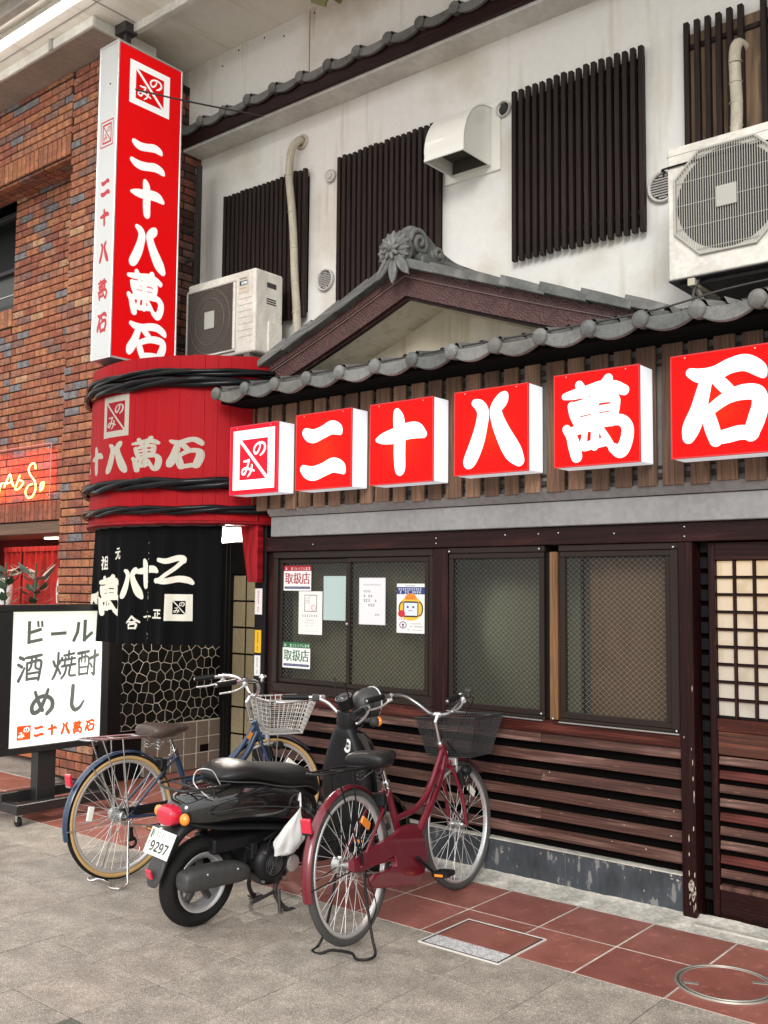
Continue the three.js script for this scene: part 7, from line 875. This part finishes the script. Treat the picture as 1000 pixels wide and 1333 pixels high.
  part(t, 'front_fender', grid((u, v) => { const a = lerp(-0.35, Math.PI * 0.92, v), q = (u - 0.5) * 2, r = R + 0.03 - 0.035 * q * q; return [FX + Math.cos(a) * r, R + Math.sin(a) * r, q * 0.066]; }, 12, 30), Object.assign(M.gloss.clone(), { side: THREE.DoubleSide }));
  part(t, 'front_fork', merge([-1, 1].map((s) => rod([FX, R, s * 0.07], [1.06, 0.50, s * 0.06], 0.016, 0.018, 12))), M.darkSteel);
  // handlebar group turned a little to the right
  const h = grp(t, 'handlebar_assembly', [0.90, 0.80, 0]); h.rotation.y = -0.12;
  part(h, 'column_cover', loft([{ x: -0.03, y: 0, h: 0.045, w: 0.05 }, { x: 0.05, y: 0.01, h: 0.05, w: 0.062 }, { x: 0.10, y: 0.02, h: 0.045, w: 0.058 }], 24, 5).rotateZ(Math.PI / 2 - 0.1).translate(0.02, 0, 0), M.plasticBlack);
  part(h, 'meter_pod', merge([new THREE.CylinderGeometry(0.047, 0.040, 0.065, 28).rotateZ(0.45).translate(-0.005, 0.150, 0)]), M.plasticBlack); part(h, 'meter_ring', new THREE.TorusGeometry(0.044, 0.004, 8, 32).rotateX(Math.PI / 2).rotateZ(0.45).translate(-0.019, 0.179, 0), M.plasticGrey);
  part(h, 'meter_dial', new THREE.CylinderGeometry(0.041, 0.041, 0.004, 28).rotateZ(0.45).translate(-0.0185, 0.1785, 0), mat(C(0.9, 0.9, 0.9), { roughness: 0.1, clearcoat: 1, map: canvas(128, 128, (c) => { c.fillStyle = '#1a1c1e'; c.fillRect(0, 0, 128, 128); c.strokeStyle = '#c9cccc'; c.lineWidth = 3; c.beginPath(); c.arc(64, 64, 46, 0, 7); c.stroke(); for (let i = 0; i < 12; i++) { const a = i * 0.52; c.beginPath(); c.moveTo(64 + 38 * Math.cos(a), 64 + 38 * Math.sin(a)); c.lineTo(64 + 46 * Math.cos(a), 64 + 46 * Math.sin(a)); c.stroke(); } c.fillStyle = '#aab4b4'; c.fillRect(44, 74, 40, 16); }) }));
  part(h, 'headlamp', new THREE.LatheGeometry([[0.0, -0.075], [0.03, -0.07], [0.06, -0.045], [0.078, 0.0], [0.084, 0.045]].map((p) => new THREE.Vector2(...p)), 40).rotateZ(-Math.PI / 2 - 0.06).translate(0.13, 0.142, 0), M.plasticGrey);
  part(h, 'headlamp_rim', new THREE.TorusGeometry(0.084, 0.0065, 10, 44).rotateY(Math.PI / 2).rotateZ(-0.06).translate(0.177, 0.139, 0), M.chrome); part(h, 'headlamp_glass', new THREE.SphereGeometry(0.12, 28, 8, 0, 6.283, 0, 0.74).rotateZ(-Math.PI / 2 - 0.06).translate(0.092, 0.144, 0), mat(C(0.8, 0.8, 0.8), { roughness: 0.05, metalness: 0.2, clearcoat: 1 }));
  for (const s of [-1, 1]) {
    part(h, 'handlebar', tube([[0.02, 0.045, s * 0.03], [0.015, 0.085, s * 0.09], [-0.01, 0.130, s * 0.16], [-0.06, 0.148, s * 0.225], [-0.16, 0.145, s * 0.29]], 0.0105, 10, 40), M.chrome);
    part(h, 'grip', rod([-0.075, 0.149, s * 0.235], [-0.195, 0.144, s * 0.313], 0.0165, 0.016, 14), M.plasticBlack); part(h, 'switch_box', cbox(0.045, 0.035, 0.04, 0.008).rotateY(s * 0.6).translate(-0.045, 0.148, s * 0.21), M.plasticGrey);
    part(h, 'brake_lever', merge([tube([[-0.02, 0.15, s * 0.20], [-0.04, 0.135, s * 0.235], [-0.12, 0.118, s * 0.30], [-0.185, 0.11, s * 0.345], [-0.20, 0.112, s * 0.352]], 0.007, 8, 30), cbox(0.04, 0.03, 0.03, 0.006).translate(-0.018, 0.148, s * 0.195)]), M.alu);
    part(h, 'indicator', merge([new THREE.SphereGeometry(0.026, 16, 10).scale(0.7, 1, 1).translate(0.125, 0.062, s * 0.125)]), M.lensAmber); part(h, 'indicator_housing', merge([new THREE.SphereGeometry(0.03, 16, 10).scale(1, 0.95, 0.95).translate(0.098, 0.062, s * 0.122), rod([0.06, 0.06, s * 0.04], [0.095, 0.062, s * 0.11], 0.011)]), M.plasticGrey);
    part(h, 'mirror_stalk', rod([-0.02, 0.16, s * 0.06], [-0.05 - 0.03 * s, 0.27, s * 0.085], 0.0038, 0.0038, 7), M.plasticBlack); 
    part(h, 'control_cable', tube([[-0.01, 0.15, s * 0.19], [0.08, 0.17, s * 0.13], [0.10, 0.08, s * 0.07], [0.04, -0.03, s * 0.03]], 0.0032, 6, 30), M.plasticBlack);
  }
  // white plastic bag on the hook before the seat
  const bag = thing('plastic_bag', 'white plastic bag hanging on the scooter below the front of its seat', 'bag', [-3.647, 0, 1.560]); bag.rotation.set(0.055, 1.5, 0, 'YXZ');
  const r = rng(6); part(bag, 'bag_body', grid((u, v) => { const a = u * Math.PI * 2, w = lerp(0.004, 1, Math.pow(sstep(0, 0.85, 1 - v), 0.8)) * (1 - 0.25 * sstep(0.75, 1, 1 - v)), cr = 1 + 0.10 * Math.sin(a * 5 + v * 4) + 0.06 * Math.sin(a * 9 - v * 7); return [0.43 - 0.085 * (1 - v) + Math.cos(a) * 0.088 * w * cr, lerp(0.32, 0.525, v) + 0.006 * Math.sin(a * 4) * (1 - v), 0.205 + Math.sin(a) * 0.036 * w * cr]; }, 48, 22), Object.assign(M.whiteBag, { side: THREE.DoubleSide }));
  part(bag, 'bag_bottom', new THREE.SphereGeometry(1, 20, 10).scale(0.056, 0.02, 0.026).translate(0.345, 0.324, 0.205), M.whiteBag); part(bag, 'handle_loop', tube([[0.427, 0.52, 0.205], [0.435, 0.56, 0.19], [0.455, 0.57, 0.165], [0.445, 0.54, 0.17]], 0.005, 6, 30), M.whiteBag);
}
renderer.render(scene, camera);
